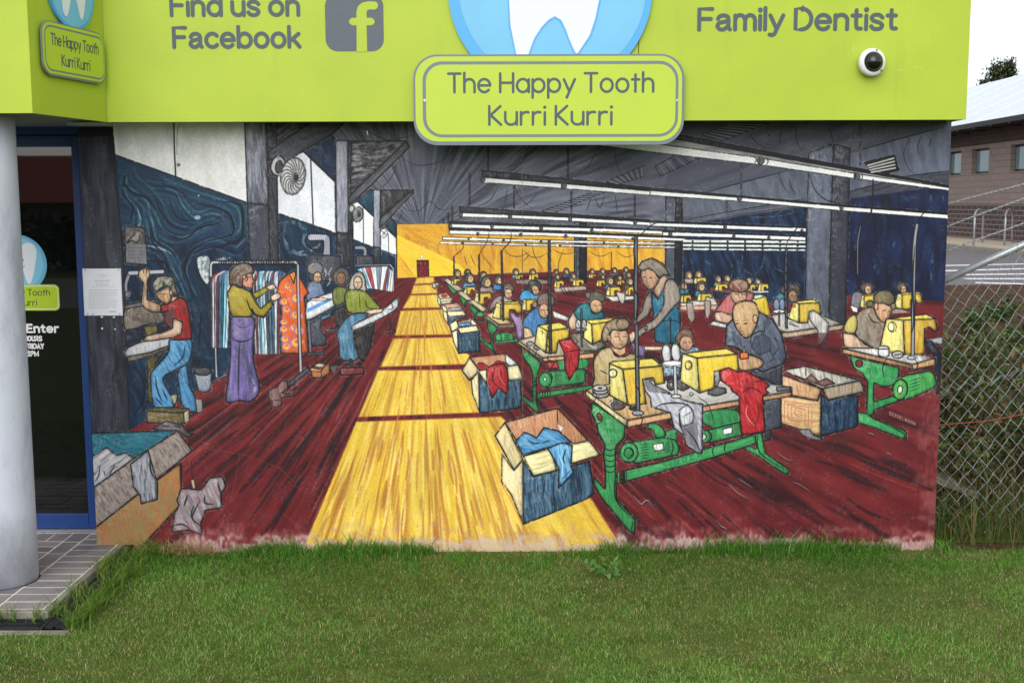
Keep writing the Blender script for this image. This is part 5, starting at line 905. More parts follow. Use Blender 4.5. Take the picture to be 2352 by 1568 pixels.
cv *= (1 + .08 * (vn(Xc / 50 + 3, Yc / 50) - .5) + .07 * (vn(Xc / 3, Yc / 3 + 8) - .5))[..., None]
V(0, 0, 1)
K([2089, 590, 2090, 1200, 2091, 1800, 2091, 2190], 2.4, (136, 132, 128), 0, 0, .55)
K([3080, 500, 3078, 1000, 3074, 1500, 3070, 2150], 2, (120, 116, 116), 0, 0, .2)
for q in ([820, 1790, 990, 1820, 1120, 1870, 1180, 1930, 1240, 1860, 1290, 1880], [1150, 1925, 1210, 1960, 1275, 1985], [960, 1810, 940, 1920, 920, 2010], [1130, 2050, 1180, 2090, 1200, 2130], [2090, 1600, 2160, 1640, 2250, 1620]): K(q, 2, (170, 110, 108), 0, 0, .45)
cv = np.clip(cv, 0, 255)
cv = 255 * (cv / 255) ** 1.07; _l = cv.mean(2, keepdims=True); cv = np.clip(_l + (cv - _l) * .95, 0, 255)
# ---------------------------------------------------------------- materials
M = {}
M['green'] = mat('lime_sign_panel', srgb(172, 192, 58), .42, .3, noise=(2.5, .06), bump=(1.3, .25, .02), stain=[(srgb(140, 160, 56), 9, .58, .78, .35, (1, 1, .1)), (srgb(196, 206, 120), 26, .68, .76, .35, (1, 1, .25))])
M['grey'] = mat('grey_vinyl', srgb(86, 94, 102), .45, .4, noise=(30, .05))
M['greytext'] = mat('charcoal_vinyl', srgb(80, 92, 98), .5, .3)
M['ringgrey'] = mat('plaque_border_grey', srgb(112, 122, 132), .42, .4, noise=(20, .04))
M['plaquegreen'] = mat('plaque_green', srgb(182, 204, 62), .35, .35, noise=(3, .03))
M['blue1'] = mat('logo_blue_rim', srgb(82, 168, 226), .4, .4)
M['blue2'] = mat('logo_blue_field', srgb(116, 188, 228), .4, .4, noise=(1.6, .1))
M['tooth'] = mat('tooth_white', srgb(222, 224, 236), .4, .4)
M['soffit'] = mat('soffit_paint', srgb(146, 146, 146), .8, .2, noise=(3, .12))
M['edge'] = mat('panel_edge_dark', srgb(60, 62, 54), .6, .3)
M['end'] = mat('rendered_wall_end', srgb(150, 146, 142), .85, .2, noise=(8, .15), bump=(60, .3, .004))
M['door'] = mat('blue_door_paint', srgb(20, 60, 124), .42, .45, noise=(4, .08), stain=(srgb(110, 150, 190), 14, .62, .8, .2, None))
M['alu'] = mat('aluminium_sill', srgb(196, 200, 206), .35, .5, .6, noise=(20, .06))
M['rubber'] = mat('black_rubber', srgb(18, 18, 20), .6, .3)
M['white'] = mat('white_vinyl', srgb(236, 236, 238), .5, .3)
M['col'] = mat('pale_lilac_column_paint', srgb(203, 207, 220), .6, .35, noise=(3, .04), bump=(40, .12, .003), stain=[(srgb(150, 152, 166), 4, .5, .68, .75, (1, 1, .4)), (srgb(112, 110, 114), 34, .66, .74, .8, (1, 1, .35)), (srgb(206, 208, 220), 9, .6, .72, .4, None)])
g = bpy.data.materials.new('tinted_door_glass'); g.use_nodes = True; b = g.node_tree.nodes['Principled BSDF']
b.inputs['Base Color'].default_value = (.004, .005, .006, 1); b.inputs['Roughness'].default_value = .015; b.inputs['IOR'].default_value = 1.5; M['glass'] = g
# ---------------------------------------------------------------- ground
GZ = -0.035
M['lawn'] = mat('lawn_soil', srgb(84, 98, 44), .95, .1, noise=(7, .3), bump=(90, .6, .02), stain=[(srgb(120, 104, 68), 22, .55, .75, .7, None), (srgb(60, 84, 30), 3, .5, .7, .6, None)])
_n = 40
gv = []; gf = []
xs = [-400, -120, -40, -12, -6, -4, -2, 0, 2, 4, 6, 12, 40, 120, 400]; ys = [-400, -120, -40, -12, -6, -4, -2, 0, 2, 6, 20, 60, 160, 400]
for yy in ys:
    for xx in xs: gv.append((xx, yy, GZ))
for j in range(len(ys) - 1):
    for i in range(len(xs) - 1): a = j * len(xs) + i; gf.append((a, a + 1, a + 1 + len(xs), a + len(xs)))
tag(mesh('ground', gv, gf, M['lawn']), kind='structure')
# ---------------------------------------------------------------- mural wall
img = bpy.data.images.new('mural_paint', CW, CH, alpha=False)
buf = np.ones((CH, CW, 4), np.float32); buf[..., :3] = cv[::-1] / 255.0
img.pixels.foreach_set(buf.ravel()); img.update(); img.pack()
mm = bpy.data.materials.new('mural_paint_on_render'); mm.use_nodes = True; nt = mm.node_tree; b = nt.nodes['Principled BSDF']
tx = nt.nodes.new('ShaderNodeTexImage'); tx.image = img; tx.extension = 'EXTEND'; tx.interpolation = 'Cubic'
uv = nt.nodes.new('ShaderNodeUVMap'); nt.links.new(uv.outputs[0], tx.inputs[0]); nt.links.new(tx.outputs[0], b.inputs['Base Color'])
b.inputs['Roughness'].default_value = .52; b.inputs['Specular IOR Level'].default_value = .3
tc = nt.nodes.new('ShaderNodeTexCoord'); nz_ = nt.nodes.new('ShaderNodeTexNoise'); nz_.inputs['Scale'].default_value = 130; nz_.inputs['Detail'].default_value = 5
nz2 = nt.nodes.new('ShaderNodeTexNoise'); nz2.inputs['Scale'].default_value = 5; ad = nt.nodes.new('ShaderNodeMath'); ad.operation = 'MULTIPLY_ADD'; ad.inputs[1].default_value = .25
bp = nt.nodes.new('ShaderNodeBump'); bp.inputs['Strength'].default_value = .5; bp.inputs['Distance'].default_value = .004
nt.links.new(tc.outputs['Object'], nz_.inputs[0]); nt.links.new(tc.outputs['Object'], nz2.inputs[0]); nt.links.new(nz_.outputs[0], ad.inputs[0]); nt.links.new(nz2.outputs[0], ad.inputs[2]); nt.links.new(ad.outputs[0], bp.inputs['Height']); nt.links.new(bp.outputs[0], b.inputs['Normal'])
WX0, WX1, WT = -2.381, 2.415, 0.30
# front outline: the foot steps down where the slab ends
out = [(WX0, .012), (-2.175, .012), (-2.150, -.012), (-2.10, -.10), (WX1, -.10), (WX1, 2.42), (WX0, 2.42)]
n = len(out)
V3 = [(x, 0, z) for x, z in out] + [(x, WT, z) for x, z in out]
o = mesh('mural_wall', V3, [tuple(range(n))] + [(k, k + n, (k + 1) % n + n, (k + 1) % n) for k in range(n)] + [tuple(range(2 * n - 1, n - 1, -1))], mm)
o.data.materials.append(M['end'])
ul = o.data.uv_layers.new(name='UVMap')
for p in o.data.polygons:
    p.material_index = 0 if p.index == 0 else 1
    for li in p.loop_indices:
        c = o.data.vertices[o.data.loops[li].vertex_index].co; ul.data[li].uv = ((c.x - MX0) / (MX1 - MX0), (c.z - MZ0) / (MZ1 - MZ0))
bm = bmesh.new(); bm.from_mesh(o.data); bmesh.ops.recalc_face_normals(bm, faces=bm.faces); bm.to_mesh(o.data); bm.free()
muralw = o; tag(o, 'wall painted with a mural of a sewing factory, women at yellow machines', 'mural wall')
# ---------------------------------------------------------------- shop building: fascia, soffit, body
FY, FZ, FT = -0.25, 2.376, 3.55
c1 = on_z(247, 279, FZ); c1 = Vector((c1.x, FY, FZ)); c1.x = on_y(247, 279, FY).x
c2 = on_z(75, 260, FZ)
FXR = 2.397
shop = empty('dental_clinic', (0, .3, 0), 'single storey dental clinic with lime green fascia over the mural wall', 'building')
def slab_between(p, q, z0, z1, th, name, mt, parent, back=1):
    d = Vector((q[0] - p[0], q[1] - p[1], 0)); nrm = Vector((d.y, -d.x, 0)).normalized() * th * -1
    mb = MB(); mb.add([(p[0], p[1], z0), (q[0], q[1], z0), (q[0] + nrm.x, q[1] + nrm.y, z0), (p[0] + nrm.x, p[1] + nrm.y, z0), (p[0], p[1], z1), (q[0], q[1], z1), (q[0] + nrm.x, q[1] + nrm.y, z1), (p[0] + nrm.x, p[1] + nrm.y, z1)],
        [(0, 1, 5, 4), (1, 2, 6, 5), (2, 3, 7, 6), (3, 0, 4, 7), (4, 5, 6, 7), (3, 2, 1, 0)])
    return mb.build(name, mt, parent)
seam = on_y(1467, 100, FY).x
slab_between((c1.x, FY), (seam - .0022, FY), FZ, FT, .012, 'fascia_panel', M['green'], shop)
slab_between((seam + .0022, FY), (FXR, FY), FZ, FT, .012, 'fascia_panel', M['green'], shop)
slab_between((c2.x, c2.y), (c1.x - .0015, FY), FZ, FT, .012, 'fascia_panel', M['green'], shop)
slab_between((-5.2, c2.y), (c2.x - .0015, c2.y), FZ, FT, .012, 'fascia_panel', M['green'], shop)
slab_between((FXR, FY + .013), (FXR, .6), FZ + .001, FT, .012, 'fascia_return', M['green'], shop)
MB().add([(c1.x, FY + .015, FZ + .012), (FXR - .015, FY + .015, FZ + .012), (FXR - .015, .02, FZ + .012), (-2.381, .02, FZ + .012), (-2.381, .24, FZ + .012), (-5.2, .24, FZ + .012), (-5.2, c2.y + .015, FZ + .012), (c2.x, c2.y + .015, FZ + .012)], [tuple(range(8))]).build('soffit', M['soffit'], shop)
MB().box(-5.2, FXR - .02, .32, 9, GZ, 3.4).build('body', M['end'], shop)
MB().box(-5.2, FXR - .014, FY + .3, 9.1, 3.4, 3.5).build('roof', M['alu'], shop)
# metal flashing strip under the fascia near the corner
mb = MB(); q = on_z(165, 287, FZ + .004)
mb.box(-2.36, -2.16, -.20, -.08, FZ - .012, FZ + .004).build('flashing', M['alu'], shop)
M['scratch'] = mat('scratched_panel', srgb(206, 210, 170), .6, .3)
def mark(pts, w_, name='scratch'):
    v_, f_ = ribbon([on_y(x, y, FY).xz for x, y in pts], w_, lambda u, v, d: (u, FY - d, v), .0004); mesh(name, v_, f_, M['scratch'], shop)
for pts in ([(2060, 163), (2068, 162), (2074, 161)], [(2101, 155), (2109, 155.2)], [(2113, 155.3), (2120, 155.6)], [(609, 246), (610, 258)], [(674, 394), (688, 394)], [(843, 301), (845, 310)]): mark(pts, .0022)
lathe_dent = None
# ---------------------------------------------------------------- signs
def tr_main(u, v, d): return (u, FY - d, v)
def L(px, py, Y=FY): q = on_y(px, py, Y); return q.x, q.z
def text_thing(name, text, xa, xb, by, capx, wpx_, label, glyphs, mt, group=None):
    (a, zb), (bb, _) = L(xa, by), L(xb, by); s = FPX / ((FY - CAM.y) * 1.0)
    t = empty(name, ((a + bb) / 2, FY, zb), label, 'lettering', group)
    lettering(text, a, bb, zb, capx / s, wpx_ / s, tr_main, mt, t, glyphs)
text_thing('sign_lettering', 'Find us on', 390, 690, 40.5, 51, 8.8, 'grey letters reading Find us on, cut by the top of the photo', GLYPH2, M['greytext'])
text_thing('sign_lettering', 'Facebook', 396, 693, 113.5, 51, 8.8, 'grey letters reading Facebook on the lime fascia', GLYPH2, M['greytext'])
text_thing('sign_lettering', 'Family Dentist', 1601, 2062, 73.5, 54, 9, 'grey letters reading Family Dentist above the security camera', GLYPH2, M['greytext'])
# square f logo
lx0, lz0 = L(748.5, 118.5); lx1, lz1 = L(880, -13)
t = empty('social_media_logo', ((lx0 + lx1) / 2, FY, lz0), 'dark grey rounded square logo with a lime letter f', 'logo')
MB().prism(rrect(lx0, lx1, lz0, lz1, .062), tr_main, .0002, .0014).build('square', M['grey'], t)
def Lp(*pts): return [L(pts[i], pts[i + 1]) for i in range(0, len(pts), 2)]
fx = Lp(819.5, 119.5, 843.5, 119.5, 842, 59, 855, 58.5, 860, 54, 860.5, 49, 857, 43, 850, 41.5, 842, 41.5, 842, 30, 844, 24, 849, 22.5, 862, 22.5, 867, 19, 868.5, 13, 866, 6.5, 861, 4.5, 845, 4, 832, 7, 822.5, 15, 819, 26, 818.8, 41.5, 808, 42, 803, 46, 801.5, 50.5, 804, 56, 809, 58.8, 819, 59)
MB().prism(fx, tr_main, .0016, .0024).build('letter', M['green'], t)
# tooth roundel and name plaque
(cx, cz) = L(1263.5, -24); rr_ = 228 / (FPX / (FY - CAM.y))
def circ(cx, cz, r, n=72): return [(cx + r * math.cos(2 * math.pi * k / n), cz + r * math.sin(2 * math.pi * k / n)) for k in range(n)]
def tooth_outline(cx, cz, s, squash=1.0):
    """molar: two crown bumps above, two roots below, in units of the roundel radius"""
    h = [(-.47, -.36), (-.43, -.62), (-.33, -.72), (-.24, -.66), (-.16, -.5), (-.08, -.27), (.02, -.12), (.1, -.16), (.2, -.34), (.28, -.6), (.36, -.7), (.44, -.62), (.53, -.36), (.62, .06), (.66, .36), (.58, .58), (.4, .66), (.2, .6), (.05, .55), (-.12, .6), (-.32, .66), (-.48, .56), (-.55, .3), (-.52, -.05)]
    p = [Vector(q) for q in h]; o = []
    for i in range(len(p)):
        a, b, c, d = p[i - 1], p[i], p[(i + 1) % len(p)], p[(i + 2) % len(p)]
        for k in range(5):
            t = k / 5; o.append(.5 * (2 * b + (c - a) * t + (2 * a - 5 * b + 4 * c - d) * t * t + (3 * b - a - 3 * c + d) * t ** 3))
    return [(cx + q.x * s * squash, cz + q.y * s) for q in o]
t = empty('tooth_roundel', (cx, FY, cz - rr_), 'large round blue sign with a white tooth, behind the name plaque', 'sign')
MB().prism(circ(cx, cz, rr_), tr_main, .004, .022).build('disc', M['blue1'], t)
MB().prism(circ(cx + .012, cz + .005, rr_ * .915), tr_main, .0225, .0235).build('inner_disc', M['blue2'], t)
MB().prism(Lp(*[v for x, y in [(2028, -500), (2024, -200), (2030, 0), (2034, 106), (2057, 215), (2070, 262), (2100, 262), (2123, 215), (2143, 160), (2170, 119), (2196, 92), (2219, 78), (2238, 92), (2255, 123), (2270, 165), (2293, 217), (2306, 228), (2319, 215), (2365, 149), (2388, 80), (2404, 0), (2424, -200), (2420, -420), (2330, -520), (2220, -480), (2110, -540)] for v in (x / 1.7415, y / 1.7415)]), tr_main, .0236, .0246).build('tooth_outline', M['blue1'], t)
MB().prism(Lp(*[v for x, y in [(2034, -495), (2030, -200), (2036, 0), (2042, 106), (2064, 215), (2076, 255), (2098, 255), (2115, 215), (2138, 155), (2166, 112), (2194, 83), (2219, 69), (2244, 84), (2262, 120), (2278, 165), (2299, 212), (2306, 218), (2313, 212), (2357, 146), (2380, 78), (2396, 0), (2416, -200), (2412, -415), (2328, -510), (2220, -470), (2112, -530)] for v in (x / 1.7415, y / 1.7415)]), tr_main, .0247, .0256).build('tooth', M['tooth'], t)
M['screw'] = mat('steel_screw', srgb(170, 172, 174), .35, .5, .8)
PD = .036
def name_plaque(label, Lf, tr, s, ox, oy, px, base_d, mats, t, txt=None, screws=True):
    """rounded name plate; px(x, y) gives plate-local (u, v) from the big plaque's own pixel layout"""
    def P(x0, x1, y0, y1, r): (a, b), (c, d) = px(x0, y1), px(x1, y0); return rrect(a, c, b, d, r * s)
    d = base_d
    MB().prism(P(951, 1573, 124, 334, 54), tr, d - (.02 if screws else .008), d).build('plate', mats[0], t)
    MB().prism(P(955.5, 1567.5, 128.5, 325.5, 50), tr, d + .0002, d + .001).build('face', mats[1], t)
    MB().prism(P(972, 1559, 140, 316, 43), tr, d + .0011, d + .0016).build('border', mats[0], t)
    MB().prism(P(979.5, 1552.5, 147.5, 309.5, 37), tr, d + .0017, d + .0022).build('panel', mats[1], t)
    for s_, xa, xb, by in (('The Happy Tooth', 1027, 1503, 215.5), ('Kurri Kurri', 1121, 1407, 290)):
        (a, zb), (b2, _) = px(xa, by), px(xb, by); lettering(s_, a, b2, zb, 47 * s, 6 * s, tr, mats[2], t, GLYPH, .2, d + .0026)
    if screws:
        for sx in (975.5, 1555.5):
            u, v = px(sx, 231); MB().prism(circ(u, v, 3.4 * s, 12), tr, d + .0015, d + .005).build('screw', M['screw'], t)
sF = 1 / (FPX / (FY - .045 - CAM.y))
def pxm(x, y): return L(x, y, FY - PD)
q = L(1262, 334, FY - PD)
t = empty('name_plaque', (q[0], FY - PD, q[1]), 'large lime plaque with grey border, hanging below the fascia over the mural', 'sign')
name_plaque('', L, tr_main, 1 / (FPX / (FY - PD - CAM.y)), 0, 0, pxm, PD, (M['ringgrey'], M['plaquegreen'], M['greytext']), t)
# the same pair on the angled panel
ax_ = Vector((c1.x - c2.x, FY - c2.y, 0)); alen = ax_.length; ax_.normalize(); an = Vector((ax_.y, -ax_.x, 0))
if an.x < 0: an = -an
def tr_ang(u, v, d): return (c2.x + ax_.x * u + an.x * d, c2.y + ax_.y * u + an.y * d, v)
def ang(x, y):
    d = ray(x, y); o_ = CAM - Vector((c2.x, c2.y, 0)); k = -(o_.dot(an)) / d.dot(an); pnt = CAM + d * k
    return (pnt - Vector((c2.x, c2.y, 0))).dot(ax_), pnt.z
u0, v1 = ang(85, 47); u1, _ = ang(232, 120); _, v0 = ang(160, 181)
v0 = ang(96, 172)[1]; v1 = ang(88, 44)[1]
def pxa(x, y): return u0 + (x - 951) / 622 * (u1 - u0), v1 - (y - 124) / 210 * (v1 - v0)
sA = (v1 - v0) / 210
wp = tr_ang((u0 + u1) / 2, v0, 0)
t = empty('name_plaque', wp, 'small lime plaque on the angled fascia above the door', 'sign')
name_plaque('', None, tr_ang, sA, 0, 0, pxa, .021, (M['ringgrey'], M['plaquegreen'], M['greytext']), t, screws=False)
uc = (u0 + u1) / 2 + .005; ra = (u1 - u0) * 228 / 622; zc = pxa(0, -24)[1]
t = empty('tooth_roundel', tr_ang(uc, zc - ra, 0), 'small round blue tooth sign on the angled fascia', 'sign')
MB().prism(circ(uc, zc, ra), tr_ang, .002, .016).build('disc', M['blue1'], t)
MB().prism(circ(uc, zc, ra * .92), tr_ang, .0162, .0168).build('inner_disc', M['blue2'], t)
MB().prism(tooth_outline(uc, zc, ra * 1.03), tr_ang, .017, .0176).build('tooth_outline', M['blue1'], t)
MB().prism(tooth_outline(uc, zc, ra), tr_ang, .0178, .0186).build('tooth', M['tooth'], t)
# ---------------------------------------------------------------- security camera
M['camwhite'] = mat('camera_white_plastic', srgb(222, 224, 230), .45, .4, noise=(14, .05))
M['dome'] = mat('smoked_dome', srgb(14, 15, 15), .06, .6)
u, v = L(1995, 146)
t = empty('security_camera', (u, FY, v), 'white dome security camera with smoked lens on the lime fascia', 'camera')
def lathe(prof, n=32, axis=Vector((0, -1, 0)), c=(0, 0, 0)):
    a = axis.normalized(); e1 = a.cross(Vector((0, 0, 1))).normalized(); e2 = a.cross(e1); mb = MB(); V_ = []; F_ = []
    for i, (d, r) in enumerate(prof):
        for k in range(n): q = 2 * math.pi * k / n; V_.append(Vector(c) + a * d + (e1 * math.cos(q) + e2 * math.sin(q)) * r)
    for i in range(len(prof) - 1):
        for k in range(n): k2 = (k + 1) % n; F_.append((i * n + k, i * n + k2, (i + 1) * n + k2, (i + 1) * n + k))
    F_.append(tuple(range(n))); F_.append(tuple((len(prof) - 1) * n + k for k in range(n)))
    return mb.add(V_, F_)
axc = Vector((.16, -1, .03))
lathe([(0, .062), (.018, .067), (.03, .071), (.034, .0725), (.05, .070), (.056, .064), (.058, .052)], 40, axc, (u, FY, v)).build('housing', M['camwhite'], t, True)
R_ = .048; lathe([(.056, R_)] + [(.056 + R_ * .9 * math.sin(q), R_ * math.cos(q)) for q in [math.pi / 2 * k / 9 for k in range(1, 9)]] + [(.056 + R_ * .9, .002)], 36, axc, (u, FY, v)).build('dome', M['dome'], t, True)
lathe([(.055, .053), (.0595, .052), (.0595, .047)], 36, axc, (u, FY, v)).build('dome_ring', M['rubber'], t, True)
for k in range(3):
    a = math.radians(75 + 120 * k); e = axc.normalized(); p_ = Vector((u, FY, v)) + e * .05 + Vector((math.cos(a), 0, math.sin(a))) * .0615
    lathe([(0, .0045), (.006, .004)], 8, axc, p_).build('screw', M['rubber'], t)
# ---------------------------------------------------------------- entrance: slab, tiles, column, door
SZ = .013
SX1 = on_z(281, 1253, SZ).x; SY0 = on_z(60, 1404, SZ).y
M['conc'] = mat('worn_concrete', srgb(136, 132, 122), .9, .15, noise=(14, .22), bump=(80, .5, .004), stain=(srgb(90, 86, 74), 8, .5, .7, .5, None))
M['grout'] = mat('pale_grout', srgb(208, 200, 184), .9, .1, noise=(40, .1))
tilem = [mat('clay_paver_tone', srgb(*c), .62, .3, noise=(9, .14), bump=(70, .25, .003), stain=(srgb(150, 146, 144), 5, .58, .8, .3, None)) for c in ((122, 117, 120), (132, 126, 126), (114, 110, 114), (140, 133, 132))]
slabo = tag(MB().box(-5.2, SX1, SY0, WT + .02, GZ - .2, SZ - .0022).build('entrance_slab', M['grout']), kind='structure')
MB().box(SX1 - .035, SX1 + .002, SY0 - .002, -.001, GZ - .19, SZ + .001).build('edge_strip', M['conc'], slabo, bevel=.006)
MB().box(-5.2, SX1 - .036, SY0 - .002, SY0 + .035, GZ - .19, SZ + .001).build('edge_strip', M['conc'], slabo, bevel=.006)
def tile(x0, x1, y0, y1):
    k = random.randrange(4); g_ = .0068; z = SZ + random.uniform(-.0006, .0014)
    MB().box(x0 + g_, x1 - g_, y0 + g_, y1 - g_, SZ - .012, z).build('paver', tilem[k], slabo, bevel=.002)
px1 = SX1 - .038
yf = SY0 + .038; nrow = int(round((-.002 - yf) / .107)); T = (-.002 - yf) / nrow
for r in range(nrow):                                              # headers along the edge
    y = -.002 - T * r; tile(px1 - .232, px1, y - T, y)
for r in range(2): tile(px1 - .232, WX0 - .004, T * r, T * (r + 1))
xx = px1 - .232; y = .28                                            # one line of stretchers beside them
while y - .225 > yf + T: tile(xx - T, xx, y - .225, y); y -= .225
tile(xx - T, xx, yf, y); xx -= T
c_ = 0
while xx > -4.7:                                                   # basket weave beyond
    y = .28; w_ = 2 * T
    k = 0
    while y > yf + .02:
        y2 = max(y - w_, yf)
        if (k + c_) % 2 or y - y2 < w_ * .6: tile(xx - w_, xx, (y + y2) / 2, y); tile(xx - w_, xx, y2, (y + y2) / 2)
        else: tile(xx - w_ / 2, xx, y2, y); tile(xx - w_, xx - w_ / 2, y2, y)
        y = y2; k += 1
    xx -= w_; c_ += 1
# grated drain round the slab
M['grate'] = mat('black_plastic_grate', srgb(34, 35, 38), .5, .4, noise=(30, .2)); M['gutter'] = mat('drain_dark', srgb(14, 14, 14), .9, .1)
dr = empty('drain', (SX1, SY0, GZ), 'black slotted plastic drain running round the tiled entrance slab', 'drain')
DX0, DX1 = SX1 + .012, SX1 + .132; DY1, DY0 = SY0 - .012, SY0 - .132
MB().box(DX0, DX1, DY0, -.16, GZ - .02, GZ + .004).build('channel', M['gutter'], dr); MB().box(-5.2, DX0 - .002, DY0, DY1, GZ - .02, GZ + .004).build('channel', M['gutter'], dr)
mb = MB()
yy = DY0 + .02
while yy < -.17: mb.box(DX0 + .012, DX1 - .012, yy, yy + .008, GZ + .006, GZ + .016); yy += .016
xx = -5.0
while xx < DX0 - .02:
    mb.add([(xx, DY0 + .012, GZ + .016), (xx + .009, DY0 + .012, GZ + .016), (xx + .03, DY1 - .012, GZ + .016), (xx + .021, DY1 - .012, GZ + .016)], [(0, 1, 2, 3)]); xx += .018
tag(mb.build('grate_bars', M['grate'], dr), kind='stuff')
for a in ((DX0, DX0 + .012, DY0, -.16), (DX1 - .012, DX1, DY0, -.16), (-5.2, DX0 - .002, DY0, DY0 + .012), (-5.2, DX0 - .002, DY1 - .012, DY1)): MB().box(*a, GZ + .004, GZ + .018).build('grate_rim', M['grate'], dr)
MB().box((DX0 + DX1) / 2 - .006, (DX0 + DX1) / 2 + .006, DY0 + .02, -.16, GZ + .005, GZ + .0175).build('grate_rib', M['grate'], dr); MB().box(-5.2, DX0 - .01, (DY0 + DY1) / 2 - .005, (DY0 + DY1) / 2 + .005, GZ + .005, GZ + .0175).build('grate_rib', M['grate'], dr)
tag(MB().box(-5.2, DX1 + .02, DY0 - .05, DY0 - .001, GZ - .05, GZ + .008).build('kerb_strip', M['conc'], bevel=.006), kind='structure')
# column
CX, CY, CR = -2.652, -.62, .178
t = empty('entrance_column', (CX, CY, SZ), 'round pale lilac column in front of the glass door', 'column')
prof = [(0, CR)] + [(z, CR) for z in (.4, .8, 1.2, 1.6, 2.0)] + [(FZ + .012 - SZ, CR)]
lathe(prof, 56, Vector((0, 0, 1)) if False else Vector((.00001, 0, 1)), (CX, CY, SZ)).build('shaft', M['col'], t, True)
lathe([(0, CR + .006), (.003, CR + .006)], 56, Vector((.00001, 0, 1)), (CX, CY, SZ - .002)).build('base_seal', M['rubber'], t)
# door
DYP = .25
def Ld(x, y): q = on_y(x, y, DYP); return q.x, q.z
dx1 = -2.335; sill0 = Ld(150, 1222)[1]; sill1 = Ld(150, 1213)[1]; rail1 = Ld(150, 1180)[1]; top0 = Ld(100, 337)[1]; top1 = Ld(100, 312)[1]
pr = Ld(163, 340)[0]; dxl = -3.45
door = empty('glass_door', ((dx1 + dxl) / 2, DYP, SZ), 'blue framed tinted glass door behind the lilac column', 'door')
MB().box(pr, pr + .042, DYP, DYP + .05, sill1, top1).build('stile', M['door'], door, bevel=.003)
MB().box(pr + .046, dx1 + .06, DYP - .01, DYP + .06, sill0, FZ + .03).build('jamb', M['door'], door, bevel=.003)
MB().box(dxl, dxl + .05, DYP, DYP + .05, sill1, top1).build('stile', M['door'], door, bevel=.003)
MB().box(dxl + .051, pr - .001, DYP, DYP + .05, sill1 + .001, rail1).build('bottom_rail', M['door'], door, bevel=.003)
MB().box(dxl + .051, pr - .001, DYP, DYP + .05, top0, top1).build('top_rail', M['door'], door, bevel=.003)
MB().box(dxl - .1, pr + .044, DYP - .008, DYP + .06, top1 + .006, FZ + .03).build('head', M['door'], door, bevel=.003)
MB().box(dxl - .1, dx1 + .05, DYP - .03, DYP + .05, sill0, sill1 - .004).build('sill', M['alu'], door, bevel=.003)
for k in range(3): MB().box(dxl, dx1 + .05, DYP - .033, DYP - .0305, sill0 + .004 + .007 * k, sill0 + .007 + .007 * k).build('sill_groove', M['rubber'] if k == 1 else M['alu'], door)
for px_ in (105, 166):
    u, v = Ld(px_, 1217.5); lathe([(0, .006), (.004, .006)], 10, Vector((0, -1, 0)), (u, DYP - .033, v)).build('screw', M['screw'], door)
MB().box(dxl - .1, dx1 + .05, DYP - .02, DYP + .04, SZ - .01, sill0 - .002).build('threshold_gap', M['rubber'], door)
MB().box(dxl + .051, pr - .001, DYP + .02, DYP + .03, rail1 + .001, top0 - .001).build('pane', M['glass'], door)
# vinyl on the glass
GY = DYP + .0195
def tr_gl(u, v, d): return (u, GY - d, v)
def Lg(x, y): q = on_y(x, y, GY); return q.x, q.z
sG = (GY - CAM.y) / FPX
M['decalblue'] = mat('decal_blue', srgb(104, 180, 222), .4, .3); M['decalblue2'] = mat('decal_blue_light', srgb(132, 196, 226), .4, .3); M['decalgreen'] = mat('decal_green', srgb(178, 206, 40), .4, .3); M['decaldark'] = mat('decal_dark', srgb(50, 58, 52), .4, .3); M['decalwhite'] = mat('decal_white', srgb(226, 232, 240), .4, .3)
u, v = Lg(40, 607); rg = 67.6 * sG
t = empty('door_decal', (u, GY, v - rg), 'round blue tooth decal with lime name strip on the door glass', 'decal')
MB().prism(circ(u, v, rg), tr_gl, .0003, .0008).build('disc', M['decalblue'], t); MB().prism(circ(u - .004, v + .004, rg * .9), tr_gl, .0009, .0012).build('inner_disc', M['decalblue2'], t)
MB().prism(tooth_outline(u, v + .01, rg * 1.02), tr_gl, .0013, .0016).build('tooth', M['decalwhite'], t)
for ex in (-1, 1): MB().prism([(u + ex * .034 + .0065 * math.cos(q), v + .024 + .0085 * math.sin(q)) for q in [k * math.pi / 8 for k in range(16)]], tr_gl, .0017, .002).build('eye', M['decalblue'], t)
sv, sf = ribbon([(u + .042 * math.cos(math.radians(a)), v + .0 + .03 * math.sin(math.radians(a))) for a in range(200, 345, 12)], .006, tr_gl, .0019); mesh('smile', sv, sf, M['decalblue'], t)
a, b2 = Lg(-55, 713.5); c_, d_ = Lg(135.5, 653)
MB().prism(rrect(a, c_, b2, d_, .03), tr_gl, .002, .0024).build('strip', M['decalgreen'], t)
iw = .009
rv, rf = ribbon([*rrect(a + iw, c_ - iw, b2 + iw, d_ - iw, .024)] + [rrect(a + iw, c_ - iw, b2 + iw, d_ - iw, .024)[0]], .004, tr_gl, .0026); mesh('border', rv, rf, M['decalwhite'], t)
for s_, xa, xb, by in (('The Happy Tooth', -35, 115.5, 679.5), ('Kurri Kurri', -3, 85.5, 702.5)):
    (p_, zb), (q_, _) = Lg(xa, by), Lg(xb, by); lettering(s_, p_, q_, zb, 15.5 * sG, 1.9 * sG, tr_gl, M['decaldark'], t, GLYPH, .2, .0028)
t = empty('door_lettering', (Lg(90, 820)[0], GY, Lg(90, 820)[1]), 'white opening hours lettering low on the door glass', 'lettering')
